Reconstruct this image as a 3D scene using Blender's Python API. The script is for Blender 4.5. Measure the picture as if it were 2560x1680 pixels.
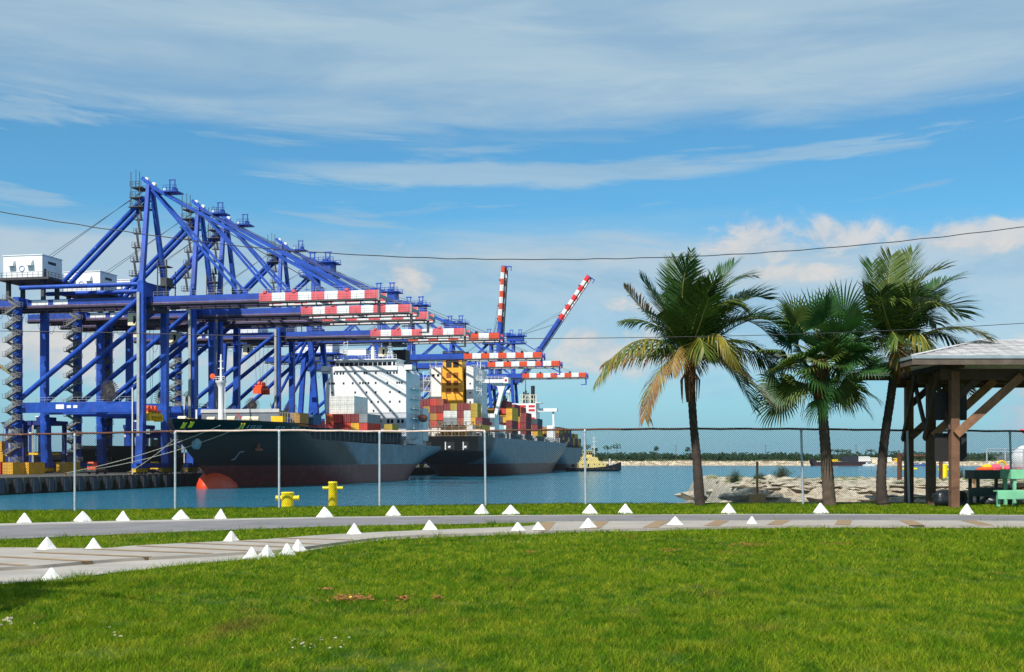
import bpy, bmesh, math, random
import numpy as np
from mathutils import Vector, Matrix, noise as mnoise

R = math.radians
rng = random.Random(11)
nrng = np.random.default_rng(5)
scene = bpy.context.scene
for o in list(bpy.data.objects):
    bpy.data.objects.remove(o)
COL = scene.collection

# ------------------------------------------------------------------ camera
F = 3000.0            # focal length in photograph pixels (2560 wide)
HZ = 1148.0           # horizon row in the photograph
CAMZ = 6.3            # eye height above the water
cam_d = bpy.data.cameras.new('camera')
cam = bpy.data.objects.new('camera', cam_d)
COL.objects.link(cam)
cam.location = (0, 0, CAMZ)
cam.rotation_euler = (R(90), 0, 0)
cam_d.sensor_width = 36
cam_d.lens = 36 * F / 2560
cam_d.shift_y = (HZ - 840) / 2560
cam_d.clip_start = 0.5
cam_d.clip_end = 30000
scene.camera = cam

# ------------------------------------------------------------------ quay frame
ANG = 0.2042                                   # quay direction, right of the view axis
UX, UY = math.sin(ANG), math.cos(ANG)          # along the quay, away from us
VX, VY = UY, -UX                               # towards the water
E0 = (-80.0, 260.0)
QZ = 3.0
def W(v, u, z):
    return Vector((E0[0] + u * UX + v * VX, E0[1] + u * UY + v * VY, z))
def at(px, py, Y):
    return Vector(((px - 1280) / F * Y, Y, CAMZ - (py - HZ) / F * Y))
def gz(X):
    return 4.91 - 0.013 * max(0.0, min(1.5 - X, 24.0))
def ground(px, py):
    z = 4.85
    for _ in range(12):
        Y = (CAMZ - z) * F / (py - HZ)
        X = (px - 1280) / F * Y
        z = gz(X)
    return Vector((X, Y, z))

# ------------------------------------------------------------------ sun, sky
SUN = Vector((-0.30, -0.62, 0.80)).normalized()        # direction towards the sun
sd = bpy.data.lights.new('sun', 'SUN')
sd.energy = 4.8
sd.angle = R(0.6)
sd.color = (1.0, 0.955, 0.88)
so = bpy.data.objects.new('sun', sd)
COL.objects.link(so)
so.rotation_euler = SUN.to_track_quat('Z', 'Y').to_euler()
so.location = (0, 0, 200)

scene.view_settings.view_transform = 'Standard'
scene.view_settings.look = 'None'
scene.view_settings.exposure = 0.35
scene.view_settings.gamma = 1.0
try:
    scene.view_settings.use_curve_mapping = False
except Exception:
    pass
scene.cycles.max_bounces = 6
scene.cycles.transparent_max_bounces = 8
scene.cycles.use_denoising = True

class NT:
    """small helper for writing shader nodes as expressions"""
    def __init__(s, tree):
        s.t = tree
    def node(s, kind, **kw):
        n = s.t.nodes.new(kind)
        for k, v in kw.items():
            setattr(n, k, v)
        return n
    def put(s, sock, val):
        if isinstance(val, bpy.types.NodeSocket):
            s.t.links.new(val, sock)
        elif val is not None:
            sock.default_value = val
    def m(s, op, a, b=None, c=None, clamp=False):
        n = s.node('ShaderNodeMath', operation=op, use_clamp=clamp)
        s.put(n.inputs[0], a)
        if b is not None: s.put(n.inputs[1], b)
        if c is not None: s.put(n.inputs[2], c)
        return n.outputs[0]
    def comb(s, x, y, z):
        n = s.node('ShaderNodeCombineXYZ')
        for i, q in enumerate((x, y, z)): s.put(n.inputs[i], q)
        return n.outputs[0]
    def sep(s, v):
        n = s.node('ShaderNodeSeparateXYZ'); s.put(n.inputs[0], v)
        return n.outputs
    def noise(s, vec, scale=1, detail=4, rough=0.55, dist=0.0):
        n = s.node('ShaderNodeTexNoise')
        s.put(n.inputs['Vector'], vec)
        n.inputs['Scale'].default_value = scale
        n.inputs['Detail'].default_value = detail
        n.inputs['Roughness'].default_value = rough
        n.inputs['Distortion'].default_value = dist
        return n.outputs[0]
    def ramp(s, fac, stops, interp='LINEAR'):
        n = s.node('ShaderNodeValToRGB')
        n.color_ramp.interpolation = interp
        els = n.color_ramp.elements
        while len(els) < len(stops): els.new(0.5)
        for e, (p, c) in zip(els, stops):
            e.position = p
            e.color = (c, c, c, 1) if isinstance(c, (int, float)) else (*c[:3], 1)
        s.put(n.inputs[0], fac)
        return n.outputs[0]
    def mix(s, fac, a, b, mode='MIX'):
        n = s.node('ShaderNodeMix', data_type='RGBA', blend_type=mode)
        s.put(n.inputs[0], fac)
        for sock, val in ((n.inputs[6], a), (n.inputs[7], b)):
            if isinstance(val, tuple) and len(val) == 3: val = (*val, 1)
            s.put(sock, val)
        return n.outputs[2]
    def smooth(s, x, a, b):
        n = s.node('ShaderNodeMapRange', interpolation_type='SMOOTHSTEP')
        s.put(n.inputs[0], x); n.inputs[1].default_value = a; n.inputs[2].default_value = b
        return n.outputs[0]
    def gauss(s, az, el, a0, e0, wa, we):
        dx = s.m('DIVIDE', s.m('SUBTRACT', az, a0), wa)
        dy = s.m('DIVIDE', s.m('SUBTRACT', el, e0), we)
        q = s.m('ADD', s.m('MULTIPLY', dx, dx), s.m('MULTIPLY', dy, dy))
        return s.m('EXPONENT', s.m('MULTIPLY', q, -1.0))

def make_world():
    w = bpy.data.worlds.new('World')
    scene.world = w
    w.use_nodes = True
    t = w.node_tree
    t.nodes.clear()
    n = NT(t)
    sky = n.node('ShaderNodeTexSky', sky_type='NISHITA')
    sky.sun_disc = False
    sky.sun_elevation = math.asin(SUN.z)
    sky.sun_rotation = math.atan2(SUN.x, SUN.y)
    sky.altitude = 0; sky.air_density = 1.0; sky.dust_density = 0.3; sky.ozone_density = 2.5
    d = n.sep(n.node('ShaderNodeTexCoord').outputs['Generated'])
    x, y, z = d[0], d[1], d[2]
    az = n.m('ARCTAN2', x, y)
    el = n.m('ARCSINE', z)
    # slow waviness of the layers
    low = n.noise(n.comb(n.m('MULTIPLY', az, 1.0), n.m('MULTIPLY', el, 3.0), 0.7), 2.2, 2, 0.5)
    elw = n.m('ADD', el, n.m('MULTIPLY', n.m('SUBTRACT', low, 0.5), 0.05))
    fine = n.noise(n.comb(n.m('MULTIPLY', az, 1.0), n.m('MULTIPLY', el, 6.5), 2.1), 6.0, 9, 0.62, 0.4)
    elf = n.m('ADD', elw, n.m('MULTIPLY', n.m('SUBTRACT', fine, 0.5), 0.06))
    cover = n.ramp(n.m('MULTIPLY', elf, 2.0), [(0.0, 0.30), (0.08, 0.45), (0.16, 0.78), (0.345, 0.93), (0.375, 0.30), (0.41, 0.04),
                   (0.52, 0.05), (0.56, 0.60), (0.62, 0.95), (1.0, 0.88)])
    # thin streaks inside the clear band
    sl = n.m('ADD', el, n.m('MULTIPLY', n.m('MULTIPLY', az, az), -0.12))
    st = n.noise(n.comb(n.m('MULTIPLY', az, 1.0), n.m('MULTIPLY', sl, 9.0), 5.3), 4.5, 8, 0.6, 0.3)
    stm = n.m('MULTIPLY', n.smooth(st, 0.52, 0.66), 0.65)
    bd = n.gauss(az, n.m('ADD', sl, n.m('MULTIPLY', n.m('SUBTRACT', fine, 0.5), 0.03)), 0.01, 0.231, 0.24, 0.012)
    stm = n.m('MAXIMUM', stm, n.m('MULTIPLY', n.smooth(bd, 0.30, 0.75), 0.78))
    hi = n.m('MULTIPLY', n.smooth(fine, 0.46, 0.72), 0.35)
    grey = n.noise(n.comb(n.m('MULTIPLY', az, 1.0), n.m('MULTIPLY', el, 7.0), 9.3), 3.0, 5, 0.55, 0.5)
    cov = n.m('MAXIMUM', cover, stm)
    cov = n.m('MULTIPLY', cov, n.m('ADD', 0.90, n.m('MULTIPLY', hi, 0.45)), clamp=True)
    cloud_c = n.mix(n.smooth(grey, 0.42, 0.66), (4.35, 5.80, 6.80), (3.10, 4.80, 6.40))
    # softer, paler bank of cloud low down
    lowc = n.noise(n.comb(n.m('MULTIPLY', az, 1.0), n.m('MULTIPLY', el, 3.2), 12.0), 5.0, 7, 0.6, 0.3)
    cloud_c = n.mix(n.smooth(el, 0.20, 0.17), cloud_c, n.mix(n.smooth(lowc, 0.34, 0.60), (3.1, 4.9, 6.4), (5.0, 6.0, 6.75)))
    # blue of the clear air: the sky texture, made a little deeper as the photograph's film does
    bg = n.mix(1.0, sky.outputs[0], (0.50, 1.09, 1.26), 'MULTIPLY')
    c = n.mix(cov, bg, cloud_c)
    # cumulus near the horizon
    pn = n.noise(n.comb(n.m('MULTIPLY', az, 1.0), n.m('MULTIPLY', el, 1.5), 3.0), 20.0, 10, 0.62, 0.35)
    g = None
    for a0, e0, wa, we in ((-0.088, 0.150, 0.022, 0.022), (0.072, 0.092, 0.045, 0.028), (0.20, 0.178, 0.05, 0.022), (0.255, 0.178, 0.05, 0.016),
                           (0.36, 0.172, 0.09, 0.014), (0.10, 0.085, 0.04, 0.02), (0.21, 0.150, 0.08, 0.008), (-0.21, 0.072, 0.06, 0.03),
                           (-0.36, 0.08, 0.10, 0.03), (0.42, 0.055, 0.06, 0.05), (0.13, 0.12, 0.05, 0.02)):
        q = n.gauss(az, el, a0, e0, wa, we)
        g = q if g is None else n.m('MAXIMUM', g, q)
    cm = n.m('ADD', g, n.m('MULTIPLY', n.m('SUBTRACT', pn, 0.5), 3.2))
    cm = n.m('MULTIPLY', n.m('MULTIPLY', n.smooth(cm, 0.35, 1.05), n.smooth(g, 0.08, 0.45)), 0.80)
    cumc = n.mix(n.smooth(pn, 0.35, 0.65), (4.8, 5.5, 6.2), (7.4, 7.0, 6.6))
    c = n.mix(cm, c, cumc)
    # horizon air
    c = n.mix(n.m('MULTIPLY', n.smooth(el, 0.10, -0.01), 0.80), c, (2.40, 4.50, 6.25))
    b = n.node('ShaderNodeBackground')
    n.put(b.inputs[0], c)
    b.inputs[1].default_value = 0.080
    out = n.node('ShaderNodeOutputWorld')
    t.links.new(b.outputs[0], out.inputs[0])
make_world()

# ------------------------------------------------------------------ materials
def srgb(r, g, b):
    f = lambda c: (c / 255 / 12.92) if c / 255 <= 0.04045 else ((c / 255 + 0.055) / 1.055) ** 2.4
    return (f(r), f(g), f(b))

MATS = {}
def pmat(name, col, rough=0.6, var=0.15, scale=2.0, metal=0.0, bump=0.0, bscale=30.0, streak=None, samount=0.35, sscale=1.0,
         corr=None, spec=0.5, trans=0.0, coord='Object', sdir='z', chips=None):
    if name in MATS: return MATS[name]
    m = bpy.data.materials.new(name)
    m.use_nodes = True
    t = m.node_tree
    t.nodes.clear()
    n = NT(t)
    tc = n.node('ShaderNodeTexCoord')
    geo = n.node('ShaderNodeNewGeometry')
    vec = geo.outputs['Position'] if coord == 'World' else tc.outputs[coord]
    f = n.noise(vec, scale, 6, 0.6)
    lo = tuple(c * (1 - var) for c in col)
    hi = tuple(min(1, c * (1 + var)) for c in col)
    c = n.mix(n.smooth(f, 0.3, 0.7), (*lo, 1), (*hi, 1))
    if streak:
        s3 = n.sep(vec)
        kx, kz = (1.0, 0.14) if sdir == 'z' else (0.12, 1.6)
        sv = n.comb(n.m('MULTIPLY', s3[0], kx), n.m('MULTIPLY', s3[1], 1.0), n.m('MULTIPLY', s3[2], kz))
        sf = n.noise(sv, sscale, 7, 0.7)
        c = n.mix(n.m('MULTIPLY', n.smooth(sf, 0.56, 0.75), samount), c, (*streak, 1))
    if chips:     # peeled, chalky flecks in the paint
        cf = n.m('MULTIPLY', n.smooth(n.noise(vec, chips[1], 8, 0.75), 0.60, 0.66), n.smooth(n.noise(vec, chips[1] * 0.22, 4, 0.6), 0.46, 0.60))
        c = n.mix(n.m('MULTIPLY', cf, chips[2]), c, (*chips[0], 1))
    p = n.node('ShaderNodeBsdfPrincipled')
    n.put(p.inputs['Base Color'], c)
    n.put(p.inputs['Roughness'], n.m('ADD', rough - 0.08, n.m('MULTIPLY', f, 0.16)))
    p.inputs['Metallic'].default_value = metal
    p.inputs['Specular IOR Level'].default_value = spec
    h = None
    if bump:
        h = n.noise(vec, bscale, 6, 0.65)
        strength = bump
    if corr:
        s3 = n.sep(vec)
        ax = n.m('ADD', s3[0], s3[1])
        h = n.m('ABSOLUTE', n.m('SINE', n.m('MULTIPLY', ax, math.pi / corr)))
        h = n.smooth(h, 0.2, 0.8)
        strength = 0.5
    if h is not None:
        b = n.node('ShaderNodeBump')
        b.inputs['Strength'].default_value = strength
        b.inputs['Distance'].default_value = 0.05 if corr else 0.02
        n.put(b.inputs['Height'], h)
        n.put(p.inputs['Normal'], b.outputs[0])
    out = n.node('ShaderNodeOutputMaterial')
    if trans:
        tr = n.node('ShaderNodeBsdfTranslucent')
        n.put(tr.inputs[0], c)
        mx = n.node('ShaderNodeMixShader')
        mx.inputs[0].default_value = trans
        t.links.new(p.outputs[0], mx.inputs[1]); t.links.new(tr.outputs[0], mx.inputs[2])
        t.links.new(mx.outputs[0], out.inputs[0])
    else:
        t.links.new(p.outputs[0], out.inputs[0])
    MATS[name] = m
    return m

# ------------------------------------------------------------------ mesh building
class MB:
    def __init__(s):
        s.v = []; s.f = []; s.m = []
    def add(s, verts, faces, m=0):
        b = len(s.v)
        s.v.extend([tuple(q) for q in verts])
        for f in faces:
            s.f.append(tuple(i + b for i in f)); s.m.append(m)
        return s
    def box(s, c, d, m=0, rz=0.0, M=None):
        x, y, z = d[0] / 2, d[1] / 2, d[2] / 2
        P = [Vector(q) for q in ((-x, -y, -z), (x, -y, -z), (x, y, -z), (-x, y, -z), (-x, -y, z), (x, -y, z), (x, y, z), (-x, y, z))]
        if rz: M = Matrix.Rotation(rz, 3, 'Z')
        if M is not None: P = [M @ q for q in P]
        c = Vector(c)
        return s.add([q + c for q in P], [(3, 2, 1, 0), (4, 5, 6, 7), (0, 1, 5, 4), (1, 2, 6, 5), (2, 3, 7, 6), (3, 0, 4, 7)], m)
    def span(s, x0, x1, y0, y1, z0, z1, m=0):
        return s.box(((x0 + x1) / 2, (y0 + y1) / 2, (z0 + z1) / 2), (x1 - x0, y1 - y0, z1 - z0), m)
    def bar(s, p, q, w, h, m=0, w2=None, h2=None, up=None):
        p, q = Vector(p), Vector(q)
        d = (q - p).normalized()
        up = Vector(up) if up else (Vector((0, 0, 1)) if abs(d.z) < 0.95 else Vector((0, 1, 0)))
        sx = d.cross(up).normalized(); sy = sx.cross(d).normalized()
        w2 = w if w2 is None else w2; h2 = h if h2 is None else h2
        P = []
        for c, a, b in ((p, w, h), (q, w2, h2)):
            for i, j in ((-1, -1), (1, -1), (1, 1), (-1, 1)):
                P.append(c + sx * (a / 2 * i) + sy * (b / 2 * j))
        return s.add(P, [(3, 2, 1, 0), (4, 5, 6, 7), (0, 1, 5, 4), (1, 2, 6, 5), (2, 3, 7, 6), (3, 0, 4, 7)], m)
    def tube(s, p, q, r, r2=None, n=8, m=0):
        return s.path([p, q], [r, r if r2 is None else r2], n, m)
    def path(s, pts, rad, n=8, m=0, cap=True):
        pts = [Vector(q) for q in pts]
        if not isinstance(rad, (list, tuple)): rad = [rad] * len(pts)
        V = []
        ref = None
        for i, c in enumerate(pts):
            d = (pts[min(i + 1, len(pts) - 1)] - pts[max(i - 1, 0)])
            if d.length < 1e-9: d = Vector((0, 0, 1))
            d.normalize()
            if ref is None:
                ref = Vector((0, 0, 1)) if abs(d.z) < 0.9 else Vector((1, 0, 0))
            a = d.cross(ref).normalized()
            b = a.cross(d).normalized()
            ref = b
            for k in range(n):
                t = 2 * math.pi * k / n
                V.append(c + (a * math.cos(t) + b * math.sin(t)) * rad[i])
        Fc = []
        for i in range(len(pts) - 1):
            for k in range(n):
                Fc.append((i * n + k, i * n + (k + 1) % n, (i + 1) * n + (k + 1) % n, (i + 1) * n + k))
        if cap:
            Fc.append(tuple(range(n - 1, -1, -1)))
            Fc.append(tuple((len(pts) - 1) * n + k for k in range(n)))
        return s.add(V, Fc, m)
    def prism(s, poly, ext, m=0):
        k = len(poly); e = Vector(ext)
        P = [Vector(q) for q in poly]
        return s.add(P + [q + e for q in P], [tuple(range(k - 1, -1, -1)), tuple(range(k, 2 * k))] +
                     [(i, (i + 1) % k, k + (i + 1) % k, k + i) for i in range(k)], m)
    def lathe(s, c, prof, n=16, m=0, axis='z'):
        V = []; c = Vector(c)
        for r, h in prof:
            for k in range(n):
                t = 2 * math.pi * k / n
                a, b = r * math.cos(t), r * math.sin(t)
                V.append(c + (Vector((a, b, h)) if axis == 'z' else Vector((a, h, b)) if axis == 'y' else Vector((h, a, b))))
        Fc = []
        for i in range(len(prof) - 1):
            for k in range(n):
                Fc.append((i * n + k, i * n + (k + 1) % n, (i + 1) * n + (k + 1) % n, (i + 1) * n + k))
        Fc.append(tuple(range(n))); Fc.append(tuple((len(prof) - 1) * n + k for k in range(n)))
        return s.add(V, Fc, m)
    def mesh(s, name, mats, smooth=False):
        me = bpy.data.meshes.new(name)
        me.from_pydata(s.v, [], s.f)
        for q in (mats if isinstance(mats, (list, tuple)) else [mats]): me.materials.append(q)
        if len(me.materials) > 1:
            me.polygons.foreach_set('material_index', s.m)
        bm = bmesh.new(); bm.from_mesh(me)
        bmesh.ops.recalc_face_normals(bm, faces=bm.faces)
        bm.to_mesh(me); bm.free()
        if smooth:
            me.polygons.foreach_set('use_smooth', [True] * len(me.polygons))
            try: me.set_sharp_from_angle(angle=R(40))
            except Exception: pass
        me.update()
        return me
    def build(s, name, mats, parent=None, smooth=False, loc=None, rz=0.0):
        return inst(name, s.mesh(name, mats, smooth), parent, loc, rz)

def inst(name, me, parent=None, loc=None, rz=0.0, scale=None):
    o = bpy.data.objects.new(name, me)
    COL.objects.link(o)
    if parent is not None: o.parent = parent
    if loc is not None: o.location = loc
    if rz: o.rotation_euler = (0, 0, rz)
    if scale is not None: o.scale = scale
    return o
def empty(name, loc=(0, 0, 0), rz=0.0):
    o = bpy.data.objects.new(name, None)
    o.empty_display_size = 0.3
    COL.objects.link(o)
    o.location = loc; o.rotation_euler = (0, 0, rz)
    return o
def tag(o, label=None, cat=None, group=None, kind=None):
    if label: o['label'] = label
    if cat: o['category'] = cat
    if group: o['group'] = group
    if kind: o['kind'] = kind
    return o
def port(name, v, u, z):
    return empty(name, W(v, u, z), -ANG)
ORD = ['first', 'second', 'third', 'fourth', 'fifth', 'sixth', 'seventh', 'eighth', 'ninth', 'tenth', 'eleventh', 'twelfth']
# ================================================================== GROUND, ROAD, WATER
# ---- grass colour
def lawn_mat(name, use_attr):
    m = bpy.data.materials.new(name); m.use_nodes = True
    t = m.node_tree; t.nodes.clear(); n = NT(t)
    pos = n.node('ShaderNodeNewGeometry').outputs['Position']
    p3 = n.sep(pos)
    big = n.noise(n.comb(p3[0], n.m('MULTIPLY', p3[1], 0.7), 0.0), 0.55, 5, 0.6)
    mid = n.noise(n.comb(p3[0], n.m('MULTIPLY', p3[1], 0.5), 0.0), 4.2, 6, 0.68)
    c = n.mix(n.smooth(big, 0.34, 0.66), (0.066, 0.157, 0.003), (0.145, 0.230, 0.006))
    c = n.mix(n.m('MULTIPLY', n.smooth(mid, 0.44, 0.64), 0.80), c, (0.250, 0.280, 0.016))
    c = n.mix(n.m('MULTIPLY', n.smooth(mid, 0.46, 0.30), 0.75), c, (0.024, 0.092, 0.004))
    # brown thatch showing through in a few places
    br = n.noise(n.comb(p3[0], n.m('MULTIPLY', p3[1], 0.55), 4.0), 1.1, 5, 0.65)
    c = n.mix(n.m('MULTIPLY', n.smooth(br, 0.60, 0.76), 0.6), c, (0.22, 0.13, 0.04))
    p = n.node('ShaderNodeBsdfPrincipled')
    p.inputs['Roughness'].default_value = 0.7
    p.inputs['Specular IOR Level'].default_value = 0.12
    out = n.node('ShaderNodeOutputMaterial')
    if use_attr:
        a = n.node('ShaderNodeAttribute', attribute_name='tint').outputs['Fac']
        c = n.mix(1.0, c, n.ramp(a, [(0.0, (0.35, 0.45, 0.4)), (0.5, (0.95, 1.0, 1.0)), (0.85, (1.4, 1.35, 1.2)), (1.0, (2.3, 1.95, 2.2))]), 'MULTIPLY')
        n.put(p.inputs['Base Color'], c)
        tr = n.node('ShaderNodeBsdfTranslucent'); n.put(tr.inputs[0], c)
        mx = n.node('ShaderNodeMixShader'); mx.inputs[0].default_value = 0.35
        t.links.new(p.outputs[0], mx.inputs[1]); t.links.new(tr.outputs[0], mx.inputs[2])
        t.links.new(mx.outputs[0], out.inputs[0])
    else:
        c = n.mix(1.0, c, (0.5, 0.5, 0.6), 'MULTIPLY')
        n.put(p.inputs['Base Color'], c)
        b = n.node('ShaderNodeBump'); b.inputs['Strength'].default_value = 0.8; b.inputs['Distance'].default_value = 0.03
        n.put(b.inputs['Height'], n.noise(pos, 40, 4, 0.7)); n.put(p.inputs['Normal'], b.outputs[0])
        t.links.new(p.outputs[0], out.inputs[0])
    return m
M_lawn = lawn_mat('lawn_soil', False)
M_grass = lawn_mat('grass_blades', True)
M_conc = pmat('pale_concrete', srgb(154, 148, 140), 0.85, 0.14, 1.3, bump=0.25, bscale=60, streak=srgb(120, 112, 100), samount=0.45, sscale=1.5, coord='World', chips=(srgb(96, 90, 82), 3.0, 0.55))
M_conc2 = pmat('slab_concrete', srgb(150, 143, 134), 0.85, 0.12, 1.6, bump=0.25, bscale=70, streak=srgb(130, 118, 100), samount=0.4, sscale=1.2, coord='World', chips=(srgb(92, 86, 78), 3.0, 0.55))
M_asph = pmat('worn_asphalt', srgb(112, 109, 110), 0.85, 0.16, 0.9, bump=0.3, bscale=120, streak=srgb(78, 76, 78), samount=0.75, sscale=0.9, coord='World', sdir='x', chips=(srgb(60, 58, 60), 2.2, 0.5))
M_band = pmat('brown_band', srgb(136, 112, 82), 0.8, 0.15, 3.0, bump=0.2, bscale=60, coord='World')
M_stone = pmat('limestone', srgb(208, 196, 172), 0.9, 0.22, 1.2, bump=0.8, bscale=6, streak=srgb(96, 84, 70), samount=0.6, sscale=1.6, coord='World')

# ---- lawn sheet
xs = [-60, -45, -35, -28, -22.5] + [-20 + 1.25 * i for i in range(18)] + [4, 8, 12, 16, 20, 25, 30, 40, 55]
xs = sorted(set(round(x, 3) for x in xs) | {1.5})
ys = [-25, -12, -4, 0, 4] + [6 + 1.0 * i for i in range(32)] + [37.4]
def lawn_end(x):
    return 37.4 if x < 6 else 39.0
mb = MB()
for y in ys:
    for x in xs:
        yy = y if y < 37.4 else lawn_end(x)
        mb.v.append((x, yy, gz(x)))
nx = len(xs)
for j in range(len(ys) - 1):
    for i in range(nx - 1):
        mb.f.append((j * nx + i, j * nx + i + 1, (j + 1) * nx + i + 1, (j + 1) * nx + i)); mb.m.append(0)
lawn = tag(mb.build('lawn_ground', M_lawn), kind='structure')
# bank of the lawn down to the water, and the ledge the bollards stand on
mb = MB()
top = [(x, lawn_end(x), gz(x)) for x in xs]
low = [(x, lawn_end(x) + 0.12, 4.45) for x in xs]
mb.add(top + low, [(i, i + 1, nx + i + 1, nx + i) for i in range(nx - 1)])
mb.span(-60, 55, 37.55, 39.4, -2.0, 4.45)
tag(mb.build('sea_wall', M_conc), kind='structure')

# ---- roads: curves traced on the ground
def curve(pts, n=120):
    G = [ground(*p) for p in pts]
    out = []
    for k in range(n):
        t = k / (n - 1) * (len(G) - 1)
        i = min(int(t), len(G) - 2); f = t - i
        p0 = G[max(i - 1, 0)]; p1 = G[i]; p2 = G[i + 1]; p3 = G[min(i + 2, len(G) - 1)]
        q = 0.5 * ((2 * p1) + (p2 - p0) * f + (2 * p0 - 5 * p1 + 4 * p2 - p3) * f * f + (3 * p1 - p0 - 3 * p2 + p3) * f ** 3)
        out.append(q)
    return out
def strip(a, b, lift, thick=0.0, cross=3):
    mb = MB(); n = len(a)
    for p, q in zip(a, b):
        for k in range(cross + 1):
            r = p.lerp(q, k / cross)
            mb.v.append((r.x, r.y, gz(r.x) + lift))
    c = cross + 1
    for i in range(n - 1):
        for k in range(cross):
            mb.f.append((i * c + k, i * c + k + 1, (i + 1) * c + k + 1, (i + 1) * c + k)); mb.m.append(0)
    if thick:
        b0 = len(mb.v)
        for q in b: mb.v.append((q.x, q.y, gz(q.x) + lift - thick))
        for i in range(n - 1):
            mb.f.append((i * c + cross, b0 + i, b0 + i + 1, (i + 1) * c + cross)); mb.m.append(0)
    return mb
road_far = curve([(-700, 1331), (-300, 1319), (0, 1310), (250, 1304), (500, 1299), (800, 1293.5), (1150, 1290), (1500, 1288), (2000, 1286), (2560, 1288.5), (3300, 1292)])
road_edge = curve([(-700, 1338), (-300, 1325), (0, 1315.5), (250, 1309), (500, 1303.5), (800, 1297), (1150, 1292.5), (1500, 1290), (2000, 1288), (2560, 1290.5), (3300, 1294)])
road_near = curve([(-700, 1390), (-300, 1366), (0, 1351), (250, 1340), (500, 1330), (800, 1319), (1150, 1312), (1500, 1308.5), (2000, 1305.5), (2560, 1307.5), (3300, 1312)])
tag(strip(road_far, road_edge, 0.012, cross=1).build('road_shoulder', M_conc), kind='structure')
tag(strip(road_edge, road_near, 0.016).build('asphalt_road', M_asph), kind='structure')
path_up = curve([(-500, 1398), (-200, 1384), (0, 1377), (150, 1378), (262, 1378), (336, 1372), (470, 1365), (551, 1361), (672, 1355), (800, 1345), (1002, 1334.5),
                 (1271, 1324), (1345, 1318), (1372, 1310.5), (1500, 1309.3), (2000, 1306.3), (2560, 1308.3), (3300, 1313)], 220)
path_edge = curve([(-500, 1470), (-200, 1444), (0, 1429), (100, 1423), (168, 1417), (250, 1410), (336, 1404), (504, 1395), (605, 1389), (720, 1381), (860, 1362), (1002, 1347),
                   (1271, 1337), (1345, 1336), (1372, 1334), (1500, 1330), (2000, 1320), (2560, 1321), (3300, 1326)], 220)
path_low = curve([(-500, 1530), (-200, 1485), (0, 1463), (100, 1456), (168, 1449), (250, 1438), (336, 1428), (504, 1410), (605, 1401), (720, 1387), (860, 1364), (1002, 1349),
                  (1271, 1338.5), (1345, 1337.5), (1372, 1335), (1500, 1331), (2000, 1321), (2560, 1322), (3300, 1327)], 220)
tag(strip(path_edge, path_low, 0.010, cross=2).build('path_apron', M_conc), kind='structure')
footpath = tag(strip(path_up, path_edge, 0.055, 0.055).build('footpath', M_conc2), kind='structure')
# brown bands set across the footpath
bands = [((-150, 1436), (-95, 1438)), ((-110, 1413), (58, 1424)), ((-40, 1399), (220, 1413)), ((90, 1390), (370, 1402)), ((215, 1381), (524, 1393)), ((346, 1373), (630, 1386)),
         ((470, 1366), (730, 1377)), ((590, 1360), (800, 1369)), ((700, 1353), (880, 1358)), ((1372, 1312), (1352, 1334)),
         ((1505, 1310), (1478, 1329)), ((1658, 1308.8), (1626, 1326)), ((1806, 1308), (1778, 1322)), ((1958, 1307), (1936, 1319)), ((2112, 1307), (2106, 1319)),
         ((2266, 1307.5), (2292, 1320)), ((2420, 1308), (2465, 1320)), ((2575, 1309), (2640, 1321))]
for a, b in bands:
    p, q = ground(*a), ground(*b)
    d = (q - p); d.z = 0; L = d.length; d.normalize()
    s = Vector((-d.y, d.x, 0)) * (0.075 if a[0] < 1300 else 0.15)
    mb = MB()
    k = 8
    for i in range(k + 1):
        r = p.lerp(q, i / k)
        for e in (r + s, r - s): mb.v.append((e.x, e.y, gz(e.x) + 0.0605))
    for i in range(k): mb.f.append((2 * i, 2 * i + 1, 2 * i + 3, 2 * i + 2)); mb.m.append(0)
    if a[0] < 700:
        e = q + d * 0.012
        b0 = len(mb.v)
        for w in (e + s, e - s):
            mb.v.append((w.x, w.y, gz(w.x) + 0.0605)); mb.v.append((w.x, w.y, gz(w.x) + 0.012))
        mb.f.append((b0, b0 + 1, b0 + 3, b0 + 2)); mb.m.append(0)
        mb.f.append((b0, b0 + 2, 2 * k + 1, 2 * k)); mb.m.append(0)
    mb.build('brown_band', M_band, footpath)

# ---- grass blades (real triangles, denser near the camera)
def inside(px, py, poly):
    ins = np.zeros(len(px), bool)
    n = len(poly); j = n - 1
    for i in range(n):
        xi, yi = poly[i]; xj, yj = poly[j]
        c = ((yi > py) != (yj > py)) & (px < (xj - xi) * (py - yi) / (yj - yi + 1e-12) + xi)
        ins ^= c; j = i
    return ins
def poly_of(a, b):
    return [(p.x, p.y) for p in a] + [(p.x, p.y) for p in reversed(b)]
HARD = [poly_of(road_far, road_near), poly_of(path_up, path_low)]
BX = []; BY = []; BH = []; BW = []
def scatter(y0, y1, dens, h0, h1, w):
    a = 0.5 * (y1 * y1 - y0 * y0) * 2 * 0.49
    n = int(a * dens)
    y = np.sqrt(nrng.uniform(y0 * y0, y1 * y1, n))
    x = nrng.uniform(-0.49, 0.49, n) * y
    BX.append(x); BY.append(y); BH.append(nrng.uniform(h0, h1, n)); BW.append(np.full(n, w))
scatter(7.6, 11, 5200, 0.030, 0.065, 0.0055)
scatter(11, 15, 3000, 0.032, 0.068, 0.0070)
scatter(15, 20, 1700, 0.034, 0.070, 0.0095)
scatter(20, 27, 950, 0.036, 0.075, 0.0135)
scatter(27, 37.3, 560, 0.035, 0.085, 0.019)
x = np.concatenate(BX); y = np.concatenate(BY); h = np.concatenate(BH); w = np.concatenate(BW)
keep = np.ones(len(x), bool)
for P in HARD: keep &= ~inside(x, y, P)
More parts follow.
